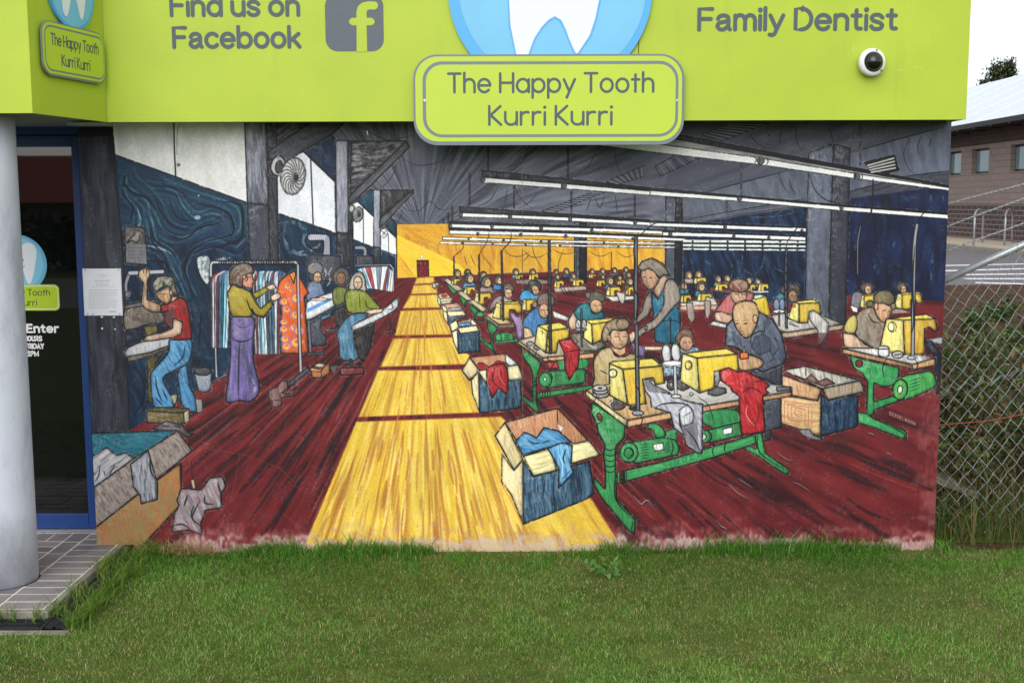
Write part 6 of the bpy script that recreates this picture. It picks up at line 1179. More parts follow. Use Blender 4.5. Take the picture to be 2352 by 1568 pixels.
for s_, xa, xb, by, cp, wd, gl in (('Enter', 60, 136.5, 765, 22, 4.8, GLYPH2), ('HOURS', 54, 97.5, 784, 13.5, 3, GLYPH), ('FRIDAY', 57, 102, 801.5, 13.5, 3, GLYPH), ('5PM', 61.5, 89.5, 818.5, 13.5, 3, GLYPH)):
    (p_, zb), (q_, _) = Lg(xa, by), Lg(xb, by); lettering(s_, p_, q_, zb, cp * sG, wd * sG, tr_gl, M['white'], t, gl, .26, .0006)
# ---------------------------------------------------------------- information plate on the painted post
M['plate'] = mat('white_metal_plate', srgb(214, 215, 222), .4, .4, noise=(5, .03)); M['platetext'] = mat('plate_print_grey', srgb(150, 148, 152), .5, .3); M['plategold'] = mat('plate_print_gold', srgb(196, 184, 150), .5, .3)
def tr_w(u, v, d): return (u, -d, v)
def Lw(x, y): return wall_hit(x, y)
a, b2 = Lw(195, 724.5); c_, d_ = Lw(278, 616.5)
t = empty('information_plate', ((a + c_) / 2, 0, b2), 'small white printed metal plate screwed to the dark painted post', 'plate')
MB().box(a, c_, -.006, -.0005, b2, d_).build('plate', M['plate'], t, bevel=.001)
sW = -CAM.y / FPX
for s_, xa, xb, by, cp, wd, mt in (('TWH', 225, 244, 636.5, 7.5, .9, M['plategold']), ('Sewing Mural', 219, 252, 646.5, 4.6, .6, M['platetext']), ('BUSINESS', 252, 268, 717, 3.2, .7, M['platetext'])):
    (p_, zb), (q_, _) = Lw(xa, by), Lw(xb, by); lettering(s_, p_, q_, zb, cp * sW, wd * sW, tr_w, mt, t, GLYPH, .22, .0064)
mb = MB()
for k in range(16):
    yy = 651 + 3.55 * k + (4 if k > 2 else 0)
    xa, xb = ((222, 250) if k < 2 else (212, 266) if k == 2 else (205, 270 - (18 if k in (8, 15) else random.uniform(0, 3))))
    x = xa
    while x < xb:
        l = random.uniform(2, 6); (p_, z1), (q_, _) = Lw(x, yy), Lw(min(x + l, xb), yy); mb.add([(p_, -.0063, z1), (q_, -.0063, z1), (q_, -.0063, z1 + .0022), (p_, -.0063, z1 + .0022)], [(0, 1, 2, 3)]); x += l + 1
tag(mb.build('print', M['platetext'], t), kind='stuff')
for x, y in ((197.5, 620), (273, 620), (202, 720.5), (276, 720.5), (214, 721)):
    u, v = Lw(x, y); lathe([(0, .0045), (.004, .004)], 10, Vector((0, -1, 0)), (u, -.006, v)).build('screw', M['screw'], t)
M['chip'] = mat('chipped_filler', srgb(214, 212, 210), .8, .2)
for k, (x, y) in enumerate(((234, 727.5), (262, 728), (235, 754), (264, 755.5))):
    u, v = Lw(x, y); pts = [(u + random.uniform(.004, .009) * math.cos(q), v + random.uniform(.003, .007) * math.sin(q)) for q in [i * math.pi / 4 for i in range(8)]]
    MB().prism(pts, tr_w, .0002, .0015).build('filler_spot', M['chip'], muralw)
# ---------------------------------------------------------------- ground right of the wall: mulched bank, car park
CPZ = .60
M['mulch'] = mat('red_brown_mulch', srgb(86, 62, 48), .95, .1, noise=(16, .45), bump=(40, .9, .05), stain=[(srgb(52, 44, 30), 5, .48, .62, .8, None), (srgb(140, 108, 82), 50, .58, .72, .7, None), (srgb(70, 82, 40), 3.2, .56, .66, .7, None)])
M['asphalt'] = mat('car_park_asphalt', srgb(104, 100, 102), .9, .2, noise=(3, .1), bump=(120, .3, .005))
M['line'] = mat('worn_white_line', srgb(214, 214, 216), .8, .2, noise=(6, .08), stain=(srgb(130, 128, 128), 12, .6, .75, .5, None))
M['path'] = mat('concrete_path', srgb(176, 162, 142), .9, .15, noise=(2, .1))
bx0, bx1 = WX1 + .02, 14.2
rows = [(.0, GZ + .004), (.9, GZ - .02), (2.2, .03), (4, .12), (6, .24), (8, .38), (10.5, .52), (12.2, CPZ - .01), (12.9, CPZ - .03)]
gv, gf = [], []; nx = 18
for j, (yy, zz_) in enumerate(rows):
    for i in range(nx + 1):
        gv.append((bx0 + (26 - bx0) * i / nx, yy, zz_ + (random.uniform(-.03, .03) if 1 < j < 7 else 0)))
for j in range(len(rows) - 1):
    for i in range(nx): a = j * (nx + 1) + i; gf.append((a, a + 1, a + nx + 2, a + nx + 1))
tag(mesh('mulched_bank', gv, gf, M['mulch'], smooth=True), kind='structure')
tag(MB().box(2.0, 60, 12.5, 70, CPZ - .3, CPZ - .004).build('car_park', M['asphalt']), kind='structure')
BX = 15.3                                                           # neighbour's long wall runs away from the camera at this x
kerb = tag(MB().box(BX - 2.6, BX - 2.45, 12.6, 60, CPZ - .1, CPZ + .12).build('kerb', M['conc'], bevel=.02), kind='structure')
tag(MB().box(BX - 2.449, BX + .3, 12.6, 60, CPZ - .1, CPZ + .115).build('footpath', M['path']), kind='structure')
mk = empty('hatched_road_marking', (8, 16, CPZ), 'white hatched stripes painted on the car park', 'marking')
for (xa, ya, xb, yb) in ((2160, 610, 2352, 606), (2165, 622, 2352, 617), (2185, 631, 2352, 629), (2215, 640, 2352, 640), (2240, 649, 2352, 652)):
    p_ = on_z(xa, ya, CPZ); q_ = on_z(xb, yb, CPZ); d = (q_ - p_); nrm = Vector((-d.y, d.x, 0)).normalized() * .15; q_ = q_ + d * .6
    mesh('stripe', [p_ - nrm, q_ - nrm, q_ + nrm, p_ + nrm], [(0, 1, 2, 3)], M['line'], mk)
# ---------------------------------------------------------------- neighbour building
def brick(name, c1_, c2_, mort, sx, sz, off=.5):
    m = bpy.data.materials.new(name); m.use_nodes = True; nt = m.node_tree; b = nt.nodes['Principled BSDF']; b.inputs['Roughness'].default_value = .9; b.inputs['Specular IOR Level'].default_value = .2
    tc = nt.nodes.new('ShaderNodeTexCoord'); sp = nt.nodes.new('ShaderNodeSeparateXYZ'); cb = nt.nodes.new('ShaderNodeCombineXYZ'); br = nt.nodes.new('ShaderNodeTexBrick')
    nt.links.new(tc.outputs['Object'], sp.inputs[0]); nt.links.new(sp.outputs['Y'], cb.inputs['X']); nt.links.new(sp.outputs['Z'], cb.inputs['Y']); nt.links.new(cb.outputs[0], br.inputs['Vector'])
    br.inputs['Color1'].default_value = c1_; br.inputs['Color2'].default_value = c2_; br.inputs['Mortar'].default_value = mort; br.inputs['Scale'].default_value = 1; br.inputs['Brick Width'].default_value = sx; br.inputs['Row Height'].default_value = sz; br.inputs['Mortar Size'].default_value = .012
    nt.links.new(br.outputs['Color'], b.inputs['Base Color']); return m
M['blockwall'] = brick('pale_pink_block', srgb(136, 121, 116), srgb(128, 114, 110), srgb(110, 99, 95), .6, .2); M['darkbrick'] = brick('dark_brown_brick', srgb(80, 68, 68), srgb(70, 59, 60), srgb(134, 122, 116), .46, .152)
M['band'] = brick('brown_brick_band', srgb(78, 64, 58), srgb(70, 58, 54), srgb(60, 50, 46), .46, .152); M['roofw'] = mat('white_metal_roof', srgb(198, 205, 222), .5, .4, noise=(.6, .03)); M['gutter2'] = mat('dark_gutter', srgb(44, 42, 44), .6, .3)
M['winglass'] = mat('window_glass_blue_grey', srgb(96, 122, 128), .08, .5, noise=(1.5, .12)); M['frame'] = mat('black_window_frame', srgb(34, 36, 38), .5, .4)
nb = empty('brick_building', (BX, 36, CPZ), 'long block building with white metal roof beyond the car park', 'building')
def hx(px, py, X=BX): return on_x(px, py, X)
base = CPZ + .1; zb = hx(2184, 468).z; ze = hx(2184, 340).z
zb = (on_x(2250, 466, BX)).z
Z7 = lambda x, y: ((3500 + x / 1.568) / 1.7415, (200 + y / 1.568) / 1.7415)
zband = on_x(*Z7(700, 590), BX).z; zeave = on_x(*Z7(935, 470), BX - .02).z; zdark = on_x(*Z7(700, 965), BX).z
wz0 = on_x(*Z7(664, 775), BX).z; wz1 = on_x(*Z7(664, 618), BX).z
yw = [(on_x(*Z7(540, 700), BX).y, on_x(*Z7(450, 700), BX).y), (on_x(*Z7(714, 700), BX).y, on_x(*Z7(606, 700), BX).y), (on_x(*Z7(1010, 700), BX).y, on_x(*Z7(848, 700), BX).y)]
pitch = yw[1][0] - yw[2][0]
yw.append((yw[2][0] - pitch, yw[2][1] - pitch)); yw.sort()
y0w, y1w = yw[0][0] - 6, 62
MB().box(BX, BX + .3, y0w, y1w, base - .1, zdark).build('lower_wall', M['darkbrick'], nb); MB().box(BX, BX + .3, y0w, y1w, zdark, wz0).build('wall', M['blockwall'], nb); MB().box(BX, BX + .3, y0w, y1w, wz1, zband).build('wall', M['blockwall'], nb); MB().box(BX - .03, BX + .3, y0w, y1w, zband, zeave + .5).build('brick_band', M['band'], nb)
yy = y0w
for a, b2 in yw + [(y1w, None)]:
    MB().box(BX, BX + .3, yy, a, wz0, wz1).build('wall', M['blockwall'], nb)
    if b2 is None: break
    wn = MB().box(BX + .16, BX + .2, a, b2, wz0, wz1).build('window', M['frame'], nb)
    MB().box(BX + .14, BX + .155, a + .07, b2 - .07, wz0 + .07, wz1 - .07).build('pane', M['winglass'], wn)
    MB().box(BX - .012, BX + .13, a - .02, b2 + .02, wz0 - .05, wz0 + .002).build('sill', M['blockwall'], nb)
    yy = b2
EV = BX - .85; ez = on_x(*Z7(935, 402), EV).z
rz_ = on_x(*Z7(935, 150), BX + 4.5).z
mb = MB(); mb.add([(EV, y0w - 1, ez), (EV, y1w, ez), (BX + 4.5, y1w, rz_), (BX + 4.5, y0w - 1, rz_), (EV, y0w - 1, ez - .06), (EV, y1w, ez - .06), (BX + 4.5, y1w, rz_ - .06), (BX + 4.5, y0w - 1, rz_ - .06)], [(0, 1, 2, 3), (4, 7, 6, 5), (0, 4, 5, 1), (1, 5, 6, 2), (2, 6, 7, 3), (3, 7, 4, 0)]); rf = mb.build('roof', M['roofw'], nb)
mb = MB()
yy = y0w
while yy < 50: mb.add([(EV, yy, ez + .002), (EV, yy + .03, ez + .002), (BX + 4.5, yy + .03, rz_ + .002), (BX + 4.5, yy, rz_ + .002), (EV, yy + .015, ez + .03), (BX + 4.5, yy + .015, rz_ + .03)], [(0, 4, 5, 3), (1, 2, 5, 4)]); yy += 2.4
tag(mb.build('roof_ribs', M['roofw'], rf), kind='stuff')
MB().box(EV - .1, EV - .002, y0w - 1, y1w, ez - .16, ez - .01).build('gutter', M['gutter2'], rf); MB().add([(EV, y0w, ez - .1), (EV, y1w, ez - .1), (BX, y1w, zeave + .02), (BX, y0w, zeave + .02)], [(0, 1, 2, 3)]).build('eave_lining', M['gutter2'], rf)
yy = y0w
while yy < 48: MB().box(EV - .08, BX - .04, yy, yy + .14, zeave - .02, ez - .165).build('rafter', M['gutter2'], rf); yy += 1.3
# bicycle hoops
M['galv'] = mat('galvanised_steel', srgb(168, 172, 176), .4, .5, .5, noise=(20, .1))
for k, (a, b2, lab) in enumerate(((612, 680, 'galvanised bicycle hoop nearer the mural wall edge'), (805, 865, 'galvanised bicycle hoop nearer the right edge of the photo'))):
    p_ = on_z(*Z7(a + 5, 1228), CPZ + .115); q_ = on_z(*Z7(b2 - 8, 1212), CPZ + .115); ht = CPZ + .115 + 1.0
    pts = [p_, Vector((p_.x, p_.y, ht - .25))]
    for j in range(1, 9): a_ = math.pi * j / 9; pts.append(Vector((p_.x, p_.y, 0)).lerp(Vector((q_.x, q_.y, 0)), .5 - .5 * math.cos(a_)) + Vector((0, 0, ht - .25 + .25 * math.sin(a_))))
    pts += [Vector((q_.x, q_.y, ht - .25)), q_]
    t = empty('bicycle_hoop', p_, lab, 'bike rack', 'bicycle hoops by the block building'); MB().tube(pts, .03, 10).build('hoop', M['galv'], t, True)
    for e in (p_, q_): lathe([(0, .07), (.012, .07)], 12, Vector((.00001, 0, 1)), e).build('foot_plate', M['galv'], t)
# ---------------------------------------------------------------- leaves and trees
M['leaf'] = attr_mat('leaf', .55, .3, .25); M['bark'] = mat('bark', srgb(84, 66, 52), .9, .1, noise=(12, .3), bump=(30, .8, .02))
def leaf_quads(c, size, rng, elong=1.8, up=.3):
    n = len(c); d = rng.normal(size=(n, 3)); d[:, 2] += up; d /= np.linalg.norm(d, axis=1)[:, None]
    r = rng.normal(size=(n, 3)); s = np.cross(d, r); s /= np.linalg.norm(s, axis=1)[:, None]
    L_ = (size * rng.uniform(.6, 1.3, n))[:, None] * elong; W_ = (size * rng.uniform(.5, 1, n))[:, None]
    return np.stack([c, c + d * L_ * .5 + s * W_ * .5, c + d * L_, c + d * L_ * .5 - s * W_ * .5], 1)
def tint(n, rng, cols, var=.22):
    b = np.array([srgb(*c)[:3] for c in cols])[rng.randint(0, len(cols), n)]; return b * rng.uniform(1 - var, 1 + var, (n, 1))
def tree(x, y, z0, h, rx, cols, label, group, n=2600, seed=1, size=.16, trunk=True):
    rng = np.random.RandomState(seed); t = empty('tree', (x, y, z0), label, 'tree', group)
    mb = MB(); mb.tube([(x, y, z0), (x + .1, y, z0 + h * .4), (x, y + .05, z0 + h * .92)], [h * .035, h * .025, h * .006], 8)
    cl = []
    for k in range(26):
        f = rng.uniform(.45, .99); rr__ = rx * (1.25 - f) * rng.uniform(.4, 1) + .05; a = rng.uniform(0, 6.28)
        q = (x + rr__ * math.cos(a), y + rr__ * math.sin(a), z0 + h * f); cl.append(q)
        mb.tube([(x, y, z0 + h * max(f - .12, .15)), q], [h * .008, h * .003], 5)
    mb.build('trunk', M['bark'], t)
    cl = np.array(cl)[rng.randint(0, 26, n)]; c = cl + rng.normal(size=(n, 3)) * np.array([.36, .36, .5]) * rx
    soup('crown', leaf_quads(c, size, rng), tint(n, rng, cols), M['leaf'], t)
dk = ((40, 56, 30), (54, 70, 38), (30, 44, 26), (84, 92, 50))
for k, (px_, py_, Y, h, rx, sd, lab) in enumerate(((2188, 228, 60, 9.6, .4, 3, 'dark tree just showing beside the lime fascia edge'), (2287, 168, 58, 11.5, .55, 4, 'tall dark evergreen above the white roof, left of the pair'), (2316, 160, 58, 11.4, .4, 5, 'slimmer dark evergreen above the white roof, right of the pair'), (2265, 205, 57, 10.2, .35, 6, 'low dark evergreen crown peeping over the white roof'))):
    tp = on_y(px_, py_ - 16, Y); tree(tp.x, Y, CPZ, tp.z - CPZ, rx, dk, lab, 'dark trees behind the white roof', 5000, sd, .1)
# ---------------------------------------------------------------- plants behind the fence
def stemplant(name, x, y, z0, h, r, n, cols, label, cat, group, seed, size=.035, ns=14):
    rng = np.random.RandomState(seed); t = empty(name, (x, y, z0), label, cat, group); mb = MB(); tips = []
    for k in range(ns):
        a = rng.uniform(0, 6.28); q = r * rng.uniform(.3, 1); hh = h * rng.uniform(.55, 1.05)
        m_ = (x + q * .4 * math.cos(a), y + q * .4 * math.sin(a), z0 + hh * .55); e = (x + q * math.cos(a), y + q * math.sin(a), z0 + hh)
        mb.tube([(x + rng.uniform(-.05, .05), y + rng.uniform(-.05, .05), z0 - .03), m_, e], [.006, .004, .002], 4, False); tips += [(m_, e)] * 1
    mb.build('stem', M['bark'], t)
    T_ = np.array(tips); i = rng.randint(0, ns, n); f = rng.uniform(-.5, 1.05, n)[:, None]; c = T_[i, 0] + (T_[i, 1] - T_[i, 0]) * f + rng.normal(size=(n, 3)) * r * .13
    c[:, 2] = np.maximum(c[:, 2], z0 + .01)
    soup('foliage', leaf_quads(c, size, rng), tint(n, rng, cols, .3), M['leaf'], t)
gcols = ((62, 86, 38), (82, 106, 52), (46, 66, 30), (104, 118, 64)); dcols = ((104, 84, 52), (84, 68, 42), (126, 108, 72), (72, 74, 40))
specs = [(2.56, 1.5, .85, .3), (3.1, 1.4, .95, .4), (3.6, 1.1, .9, .4), (2.7, 2.3, .8, .4), (3.1, 3.6, .55, .5), (3.9, 3.4, .65, .5), (2.75, 4.2, .5, .4), (4.0, 5.6, .5, .5), (2.62, 1.0, .62, .34), (3.0, .9, .55, .36), (3.35, 1.2, .7, .4), (2.8, 1.7, .8, .45), (3.3, 2.1, .75, .45), (3.75, 1.6, .8, .45), (2.75, 2.9, .62, .5), (3.5, 3.2, .6, .5), (4.2, 2.6, .8, .5), (4.3, 4.4, .5, .5), (3.2, 4.6, .4, .45), (4.9, 3.4, .8, .6)]
where = ['tight against the wall edge', 'tall, left of centre by the mesh', 'tall, right of centre by the mesh', 'beside the wall, second row', 'third row in the middle', 'third row at the right', 'third row beside the wall', 'alone near the red mulch top', 'right beside the mural wall foot', 'low in front by the fence', 'near the right edge close to the fence', 'half hidden behind the wall edge', 'in the middle of the bank', 'at the right edge, leaning on the mesh', 'higher on the bank beside the wall', 'higher on the bank in the middle', 'higher on the bank at the right edge', 'sparse, near the top of the mulch', 'small, near the top of the mulch', 'tall, at the far right of the bank']
for k, (x, y, h, r) in enumerate(specs):
    z0 = float(np.interp(y, [q[0] for q in rows], [q[1] for q in rows])) - .02
    stemplant('weed_shrub', x, y, z0, h, r, 1500 if y < 2.5 else 900, gcols + dcols if k % 3 else gcols + dcols[:2], 'leafy green weed ' + where[k], 'shrub', 'weeds on the bank behind the fence', 20 + k, .034 if y < 2.5 else .045)
for k, (px_, y, w_) in enumerate(((2192, 5.2, 'first'), (2226, 7.5, 'second'), (2262, 5.8, 'third'), (2300, 8.4, 'fourth'), (2336, 6.4, 'fifth'))):
    z0 = float(np.interp(y, [q[0] for q in rows], [q[1] for q in rows])) - .02
    stemplant('ground_cover_plant', on_y(px_, 700, y).x, y, z0, .3, .3, 420, gcols, w_ + ' low green tuft from the wall on the upper mulch slope', 'plant', 'low tufts on the mulch slope', 60 + k, .045, 9)
# dry stalks and long grass along the fence foot: nobody could count these
def blades(P, L_, W_, rng, lean=.5, mid=.5, droop=.25):
    n = len(P); a = rng.uniform(0, 2 * math.pi, n); dr_ = np.stack([np.cos(a), np.sin(a), np.zeros(n)], 1); b = rng.uniform(0, 2 * math.pi, n); sd = np.stack([np.cos(b), np.sin(b), np.zeros(n)], 1)
    ln = np.abs(rng.normal(0, lean, n))[:, None]; up = np.array([0, 0, 1.0])
    d1 = dr_ * ln * .6 + up; d1 /= np.linalg.norm(d1, axis=1)[:, None]; d2 = dr_ * (ln * 1.6 + droop) + up * .75; d2 /= np.linalg.norm(d2, axis=1)[:, None]
    m_ = P + d1 * (L_ * mid)[:, None]; e = m_ + d2 * (L_ * (1 - mid))[:, None]; w1_ = sd * (W_ * .5)[:, None]; w2_ = sd * (W_ * .42)[:, None]; w3 = sd * (W_ * .06)[:, None]
    q = np.stack([np.stack([P - w1_, P + w1_, m_ + w2_, m_ - w2_], 1), np.stack([m_ - w2_, m_ + w2_, e + w3, e - w3], 1)], 1)
    return q.reshape(-1, 4, 3)
M['blade'] = attr_mat('grass_blade', .5, .25, .3)
n = 2600; rng = np.random.RandomState(41)
P = np.stack([rng.uniform(WX1 + .03, 5.2, n), .06 + np.abs(rng.normal(0, .5, n)), np.full(n, GZ)], 1); P[:, 2] += np.interp(P[:, 1], [q[0] for q in rows], [q[1] - GZ for q in rows])
Ln = rng.uniform(.12, .38, n) * np.where(rng.rand(n) < .12, 1.9, 1)
q = blades(P, Ln, rng.uniform(.004, .008, n), rng, .5, .5, .5); tg = tint(n, rng, ((62, 88, 34), (84, 106, 46), (118, 108, 64), (50, 72, 28), (128, 118, 78)), .25)
tag(soup('long_grass', q, np.repeat(tg, 2, 0), M['blade']), 'long rank grass and dry stalks along the fence foot', 'grass', kind='stuff')
n = 2600; P = np.stack([rng.uniform(WX1 + .05, 5.2, n), rng.uniform(.4, 4.0, n), np.zeros(n)], 1); P[:, 2] = np.interp(P[:, 1], [q[0] for q in rows], [q[1] for q in rows])
q = blades(P, rng.uniform(.3, .9, n), rng.uniform(.003, .006, n), rng, .45, .5, .3); tg = tint(n, rng, ((132, 112, 76), (110, 92, 62), (150, 132, 96), (90, 76, 50)), .2)
tag(soup('dry_stalks', q, np.repeat(tg, 2, 0), M['blade']), 'brown dry stalks tangled on the bank', 'dry grass', kind='stuff')
# fallen sheet of concrete by the wall foot
tag(MB().add([(2.45, .75, .30), (2.95, .7, .12), (3.0, 1.3, .16), (2.5, 1.35, .36), (2.45, .75, .26), (2.95, .7, .08), (3.0, 1.3, .12), (2.5, 1.35, .32)], [(0, 1, 2, 3), (4, 7, 6, 5), (0, 4, 5, 1), (1, 5, 6, 2), (2, 6, 7, 3), (3, 7, 4, 0)]).build('tilted_slab', M['conc']), 'tilted grey slab lying in the weeds behind the fence', 'slab')
# ---------------------------------------------------------------- chain link fence
FNY = .32
def Fn(x, y): q = on_y(x, y, FNY); return q.x, q.z
(ra, za), (rb, zb_) = Fn(2168, 645), Fn(2352, 562)
slope = (zb_ - za) / (rb - ra); FX1 = 3.75
rail = lambda x: za + (x - ra) * slope
fence = empty('chain_link_fence', (3.0, FNY, GZ), 'galvanised chain link fence with barbed wire and sloping top rail', 'fence')
MB().tube([(WX1 - .005, FNY, rail(WX1)), (FX1, FNY, rail(FX1))], .021, 14).build('top_rail', M['galv'], fence, True)
MB().tube([(FX1, FNY + .03, GZ - .1), (FX1, FNY + .03, rail(FX1) + .5)], .03, 14).build('post', M['galv'], fence, True)
MB().tube([(WX1 - .1, FNY + .04, GZ - .05), (WX1 - .1, FNY + .04, rail(WX1) + .4)], .025, 12).build('post', M['galv'], fence, True)
dxw = .043; nr = 32; x = WX1 - .02; i = 0
M['wire'] = mat('zinc_wire', srgb(158, 162, 168), .45, .4, .4, noise=(60, .15))
while x < FX1 - .05:
    pts = []
    for k in range(nr + 1):
        f = k / nr; xo = x + (dxw if (k + i) % 2 else 0); zz_ = GZ + .01 + f * (rail(xo) - GZ - .012); pts.append((xo + .004 * math.sin(k * 1.7 + i), FNY - .014 + (.005 if k % 2 else -.005), zz_))
    MB().tube(pts, .0019, 5, False).build('wire', M['wire'], fence); x += dxw; i += 1
# the torn seam: a second layer of loose wire ends
for k in range(9):
    xa = 2.42 + .1 * k; za_ = .78 + .03 * k + random.uniform(-.02, .02); MB().tube([(xa, FNY - .03, za_), (xa + .05, FNY - .045, za_ + .05), (xa + .1, FNY - .03, za_ + .02), (xa + .15, FNY - .04, za_ + .075)], .0017, 5, False).build('wire', M['wire'], fence)
for k in range(9):
    xa = WX1 + .08 + .15 * k; zz_ = rail(xa); pts = [(xa + .005 * math.cos(a), FNY + .026 * math.cos(a), zz_ + .026 * math.sin(a)) for a in [j * math.pi / 5 for j in range(11)]] + [(xa + .01, FNY - .03, zz_ - .05)]; MB().tube(pts, .0017, 5, False).build('tie_wire', M['wire'], fence)
def barbed(zA, zB, xA, xB):
    n = 40; pts = []; mb = MB()
    for s in (0, 1):
        pts = []
        for k in range(n * 3 + 1):
            f = k / (n * 3); x = WX1 - .01 + (FX1 - WX1) * f; zz_ = zA + (x - xA) * (zB - zA) / (xB - xA) - .02 * math.sin(math.pi * f) + .006 * math.sin(9 * f)
            pts.append((x, FNY + .04 + .0028 * math.cos(k * 1.1 + s * 3.14), zz_ + .0028 * math.sin(k * 1.1 + s * 3.14)))
        mb.tube(pts, .0024, 5, False)
    for k in range(4, n * 3, 9):
        c = Vector(pts[k])
        for a in (.6, 2.2, 3.9, 5.3): mb.tube([c - Vector((.004 * math.cos(a), .004, .004)), c + Vector((.012 * math.cos(a * 1.7), -.008 * math.sin(a), .016 * math.sin(a)))], [.0022, .0008], 4, False)
    mb.build('barbed_wire', M['wire'], fence)
for (xa, ya, xb, yb) in ((470, 960, 935, 815), (465, 1100, 935, 905), (455, 1255, 935, 1060)):
    a = on_y(*Z7(xa, ya), FNY + .04); b2 = on_y(*Z7(xb, yb), FNY + .04); barbed(a.z, b2.z, a.x, b2.x)
M['redwire'] = mat('red_plastic_wire', srgb(150, 50, 34), .5, .4)
a = Fn(2165, 975); b2 = Fn(2352, 948); tag(MB().tube([(a[0] - .1, FNY - .03, a[1]), ((a[0] + b2[0]) / 2, FNY - .028, (a[1] + b2[1]) / 2 - .01), (b2[0], FNY - .03, b2[1]), (FX1, FNY - .03, b2[1] + .1)], .003, 6).build('red_wire', M['redwire']), 'thin red wire strung across the chain link mesh', 'wire')
# ---------------------------------------------------------------- lawn
rng = np.random.RandomState(77)
def keep(P): return ~((P[:, 0] < DX1 + .005) & (P[:, 1] > DY0 - .035)) & ~((P[:, 1] > -.004) & (P[:, 0] < WX1 + .01))
def patch(P): return vn(P[:, 0].astype(np.float32) * 2.2 + 40, P[:, 1].astype(np.float32) * 2.2 + 20) * .6 + vn(P[:, 0].astype(np.float32) * 7 + 10, P[:, 1].astype(np.float32) * 7 + 50) * .4
def lawn(n, x0, x1, y0, y1, l0, l1, w0, w1, cols, strawp, lean, dist=None):
    P = np.stack([rng.uniform(x0, x1, n), rng.uniform(y0, y1, n) if dist is None else dist(n), np.full(n, GZ)], 1); P = P[keep(P)]; pt = patch(P)
    if dist is not None: k_ = pt > .38 + .2 * rng.rand(len(P)); P = P[k_]; pt = pt[k_]
    k_ = (vn((P[:, 0] * 3.1 + 7).astype(np.float32), (P[:, 1] * 4.3 + 3).astype(np.float32)) * .6 + vn((P[:, 0] * 12).astype(np.float32), (P[:, 1] * 12 + 5).astype(np.float32)) * .4 > .33) | (rng.rand(len(P)) < .45); P = P[k_]; pt = pt[k_]
    n = len(P)
    Ln = rng.uniform(l0, l1, n) * (.45 + 1.1 * pt); q = blades(P, Ln, rng.uniform(w0, w1, n), rng, lean, .5, .35)
    tg = tint(n, rng, cols, .22) * (.62 + .75 * pt)[:, None]; tg[:, 0] *= 1.0 - .22 * pt; lf = vn((P[:, 0] * 1.1 + 60).astype(np.float32), (P[:, 1] * 1.7 + 9).astype(np.float32)); tg *= (.84 + .52 * lf)[:, None]; st = rng.rand(n) < strawp * (1.9 - 1.9 * pt) * (.4 + 1.4 * lf); tg[st] = tint(int(st.sum()), rng, ((168, 152, 108), (146, 130, 86), (186, 172, 132)), .15)
    return q, np.repeat(tg, 2, 0)
gl = ((104, 132, 52), (90, 118, 44), (120, 146, 64), (78, 106, 40), (136, 154, 80))
parts = [lawn(185000, -3.2, 3.7, -2.15, 0, .010, .028, .0022, .0038, gl, .13, .9), lawn(30000, -4.6, 4.8, -3.6, -2.15, .016, .036, .003, .006, gl, .17, .85),
         lawn(16000, -2.1, 3.2, -.5, 0, .025, .055, .0026, .0046, ((78, 118, 36), (92, 132, 44), (66, 102, 32)), .05, .65, lambda n: -np.abs(rng.normal(0, .2, n)) - .005),
         lawn(5200, -2.1, 2.5, -.1, 0, .04, .08, .003, .0055, ((84, 126, 38), (98, 138, 48), (70, 108, 32)), .05, .55, lambda n: -np.abs(rng.normal(0, .06, n)) - .006),
         lawn(1700, -2.1, 2.5, -.1, 0, .06, .13, .0035, .006, ((92, 134, 42), (104, 142, 52), (76, 112, 34)), .06, .5, lambda n: -np.abs(rng.normal(0, .04, n)) - .006)]
# tufts round the slab edge and drain
n = 1500; k = rng.rand(n) < .6
P = np.where(k[:, None], np.stack([SX1 + rng.normal(.02, .03, n), rng.uniform(SY0, -.08, n), np.full(n, GZ)], 1), np.stack([rng.uniform(-3.2, SX1, n), SY0 + rng.normal(-.01, .02, n), np.full(n, GZ)], 1))
cl = vn((P[:, 0] * 9 + 3).astype(np.float32), (P[:, 1] * 9).astype(np.float32)) > .45; P = P[cl]; n = len(P)
parts.append((blades(P, rng.uniform(.05, .13, n), rng.uniform(.003, .006, n), rng, .6, .5, .5), np.repeat(tint(n, rng, ((84, 120, 40), (100, 134, 50), (130, 140, 70)), .2), 2, 0)))
n = 1600; P = np.stack([DX1 + np.abs(rng.normal(0, .04, n)), rng.uniform(DY0, 0, n), np.full(n, GZ)], 1)
parts.append((blades(P, rng.uniform(.05, .12, n), rng.uniform(.003, .0055, n), rng, .6, .5, .5), np.repeat(tint(n, rng, ((80, 116, 38), (96, 132, 46), (120, 136, 60)), .2), 2, 0)))
# straw by the corner
n = 500; P = np.stack([rng.uniform(-2.12, -1.7, n), rng.uniform(-.1, -.01, n), np.full(n, GZ + .01)], 1)
parts.append((blades(P, rng.uniform(.05, .14, n), rng.uniform(.002, .004, n), rng, 3.0, .5, .8), np.repeat(tint(n, rng, ((178, 150, 100), (150, 122, 78), (196, 172, 124)), .15), 2, 0)))
tag(soup('lawn_grass', np.concatenate([p[0] for p in parts]), np.concatenate([p[1] for p in parts]), M['blade']), 'mown green lawn in front of the mural wall', 'grass', kind='stuff')
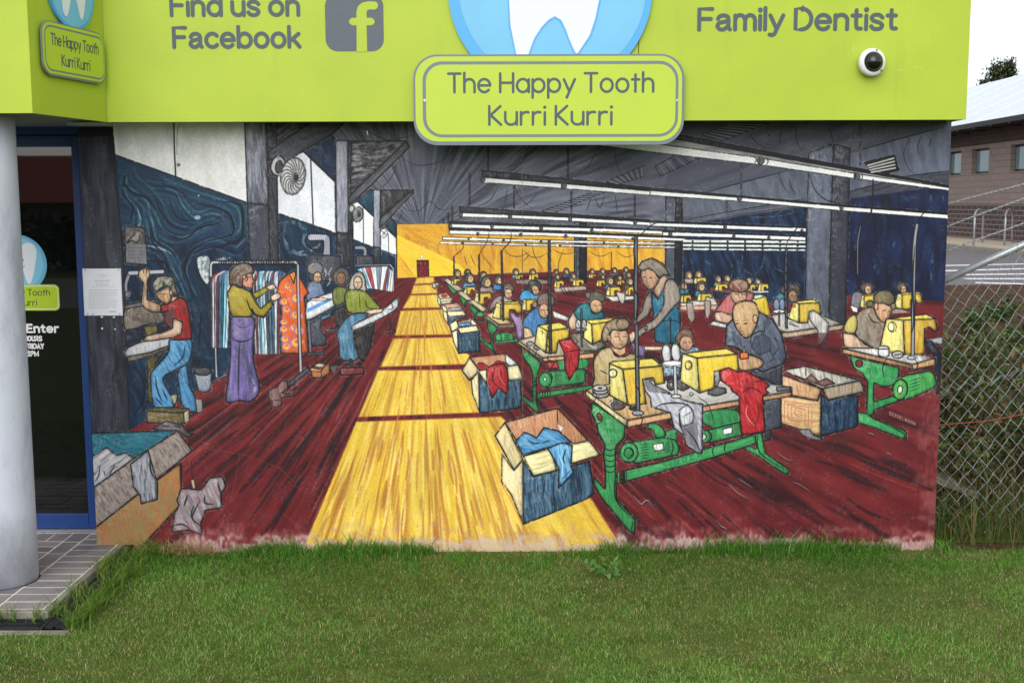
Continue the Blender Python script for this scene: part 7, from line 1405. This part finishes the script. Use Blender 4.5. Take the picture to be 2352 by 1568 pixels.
# a broad-leaved weed in the lawn
wz = on_z(1395, 1325, GZ); rng = np.random.RandomState(9); n = 60; a = rng.uniform(0, 6.28, n); r = rng.uniform(.01, .1, n)
c = np.stack([wz.x + r * np.cos(a) * 1.3, wz.y + r * np.sin(a), GZ + rng.uniform(.02, .07, n)], 1)
t = empty('lawn_weed', (wz.x, wz.y, GZ), 'broad leaved pale green weed growing in the lawn', 'weed'); soup('leaves', leaf_quads(c, .032, rng, 1.5, .1), tint(n, rng, ((82, 122, 54), (98, 136, 68)), .15), M['leaf'], t)
# ---------------------------------------------------------------- across the street, behind the camera (seen only as reflections in the door glass)
M['road'] = mat('street_asphalt', srgb(120, 118, 116), .9, .2, noise=(2, .1)); M['redroof'] = mat('red_tile_roof', srgb(150, 44, 34), .7, .3, noise=(6, .15)); M['cream'] = mat('cream_weatherboard', srgb(150, 142, 130), .8, .2, noise=(2, .06))
tag(MB().box(-120, 120, -24, -15, GZ - .1, GZ + .01).build('road', M['road']), kind='structure')
hs_ = empty('street_house', (-22, -52, GZ), 'low house with red hipped roof across the street', 'house')
MB().box(-34, -8, -58, -46, GZ, 2.0).build('wall', M['cream'], hs_); MB().add([(-35, -59, 2.0), (-7, -59, 2.0), (-7, -45, 2.0), (-35, -45, 2.0), (-27, -52, 4.35), (-15, -52, 4.35)], [(0, 1, 5, 4), (1, 2, 5), (2, 3, 4, 5), (3, 0, 4), (3, 2, 1, 0)]).build('roof', M['redroof'], hs_)
for x in (-30, -24, -17, -11): w_ = MB().box(x, x + 1.8, -45.99, -45.9, .7, 1.8).build('window', M['frame'], hs_); MB().box(x + .08, x + 1.72, -45.89, -45.86, .78, 1.72).build('pane', M['winglass'], w_)
rng = np.random.RandomState(15); n = 7000; he = empty('street_hedge', (-12, -28, GZ), 'clipped dark green hedge along the far side of the street', 'hedge')
c = np.stack([rng.uniform(-34, 12, n), -28 + rng.uniform(-.7, .7, n), GZ + rng.uniform(.05, 1.5, n) ** 1.0], 1); soup('foliage', leaf_quads(c, .3, rng), tint(n, rng, dk), M['leaf'], he)
MB().tube([(-34, -28, .4), (12, -28, .4)], .12, 6).build('stem', M['bark'], he)
print('script seconds', round(_time.time() - _t0, 1), 'triangles', sum(len(o.data.polygons) * 2 for o in bpy.data.objects if o.type == 'MESH'))
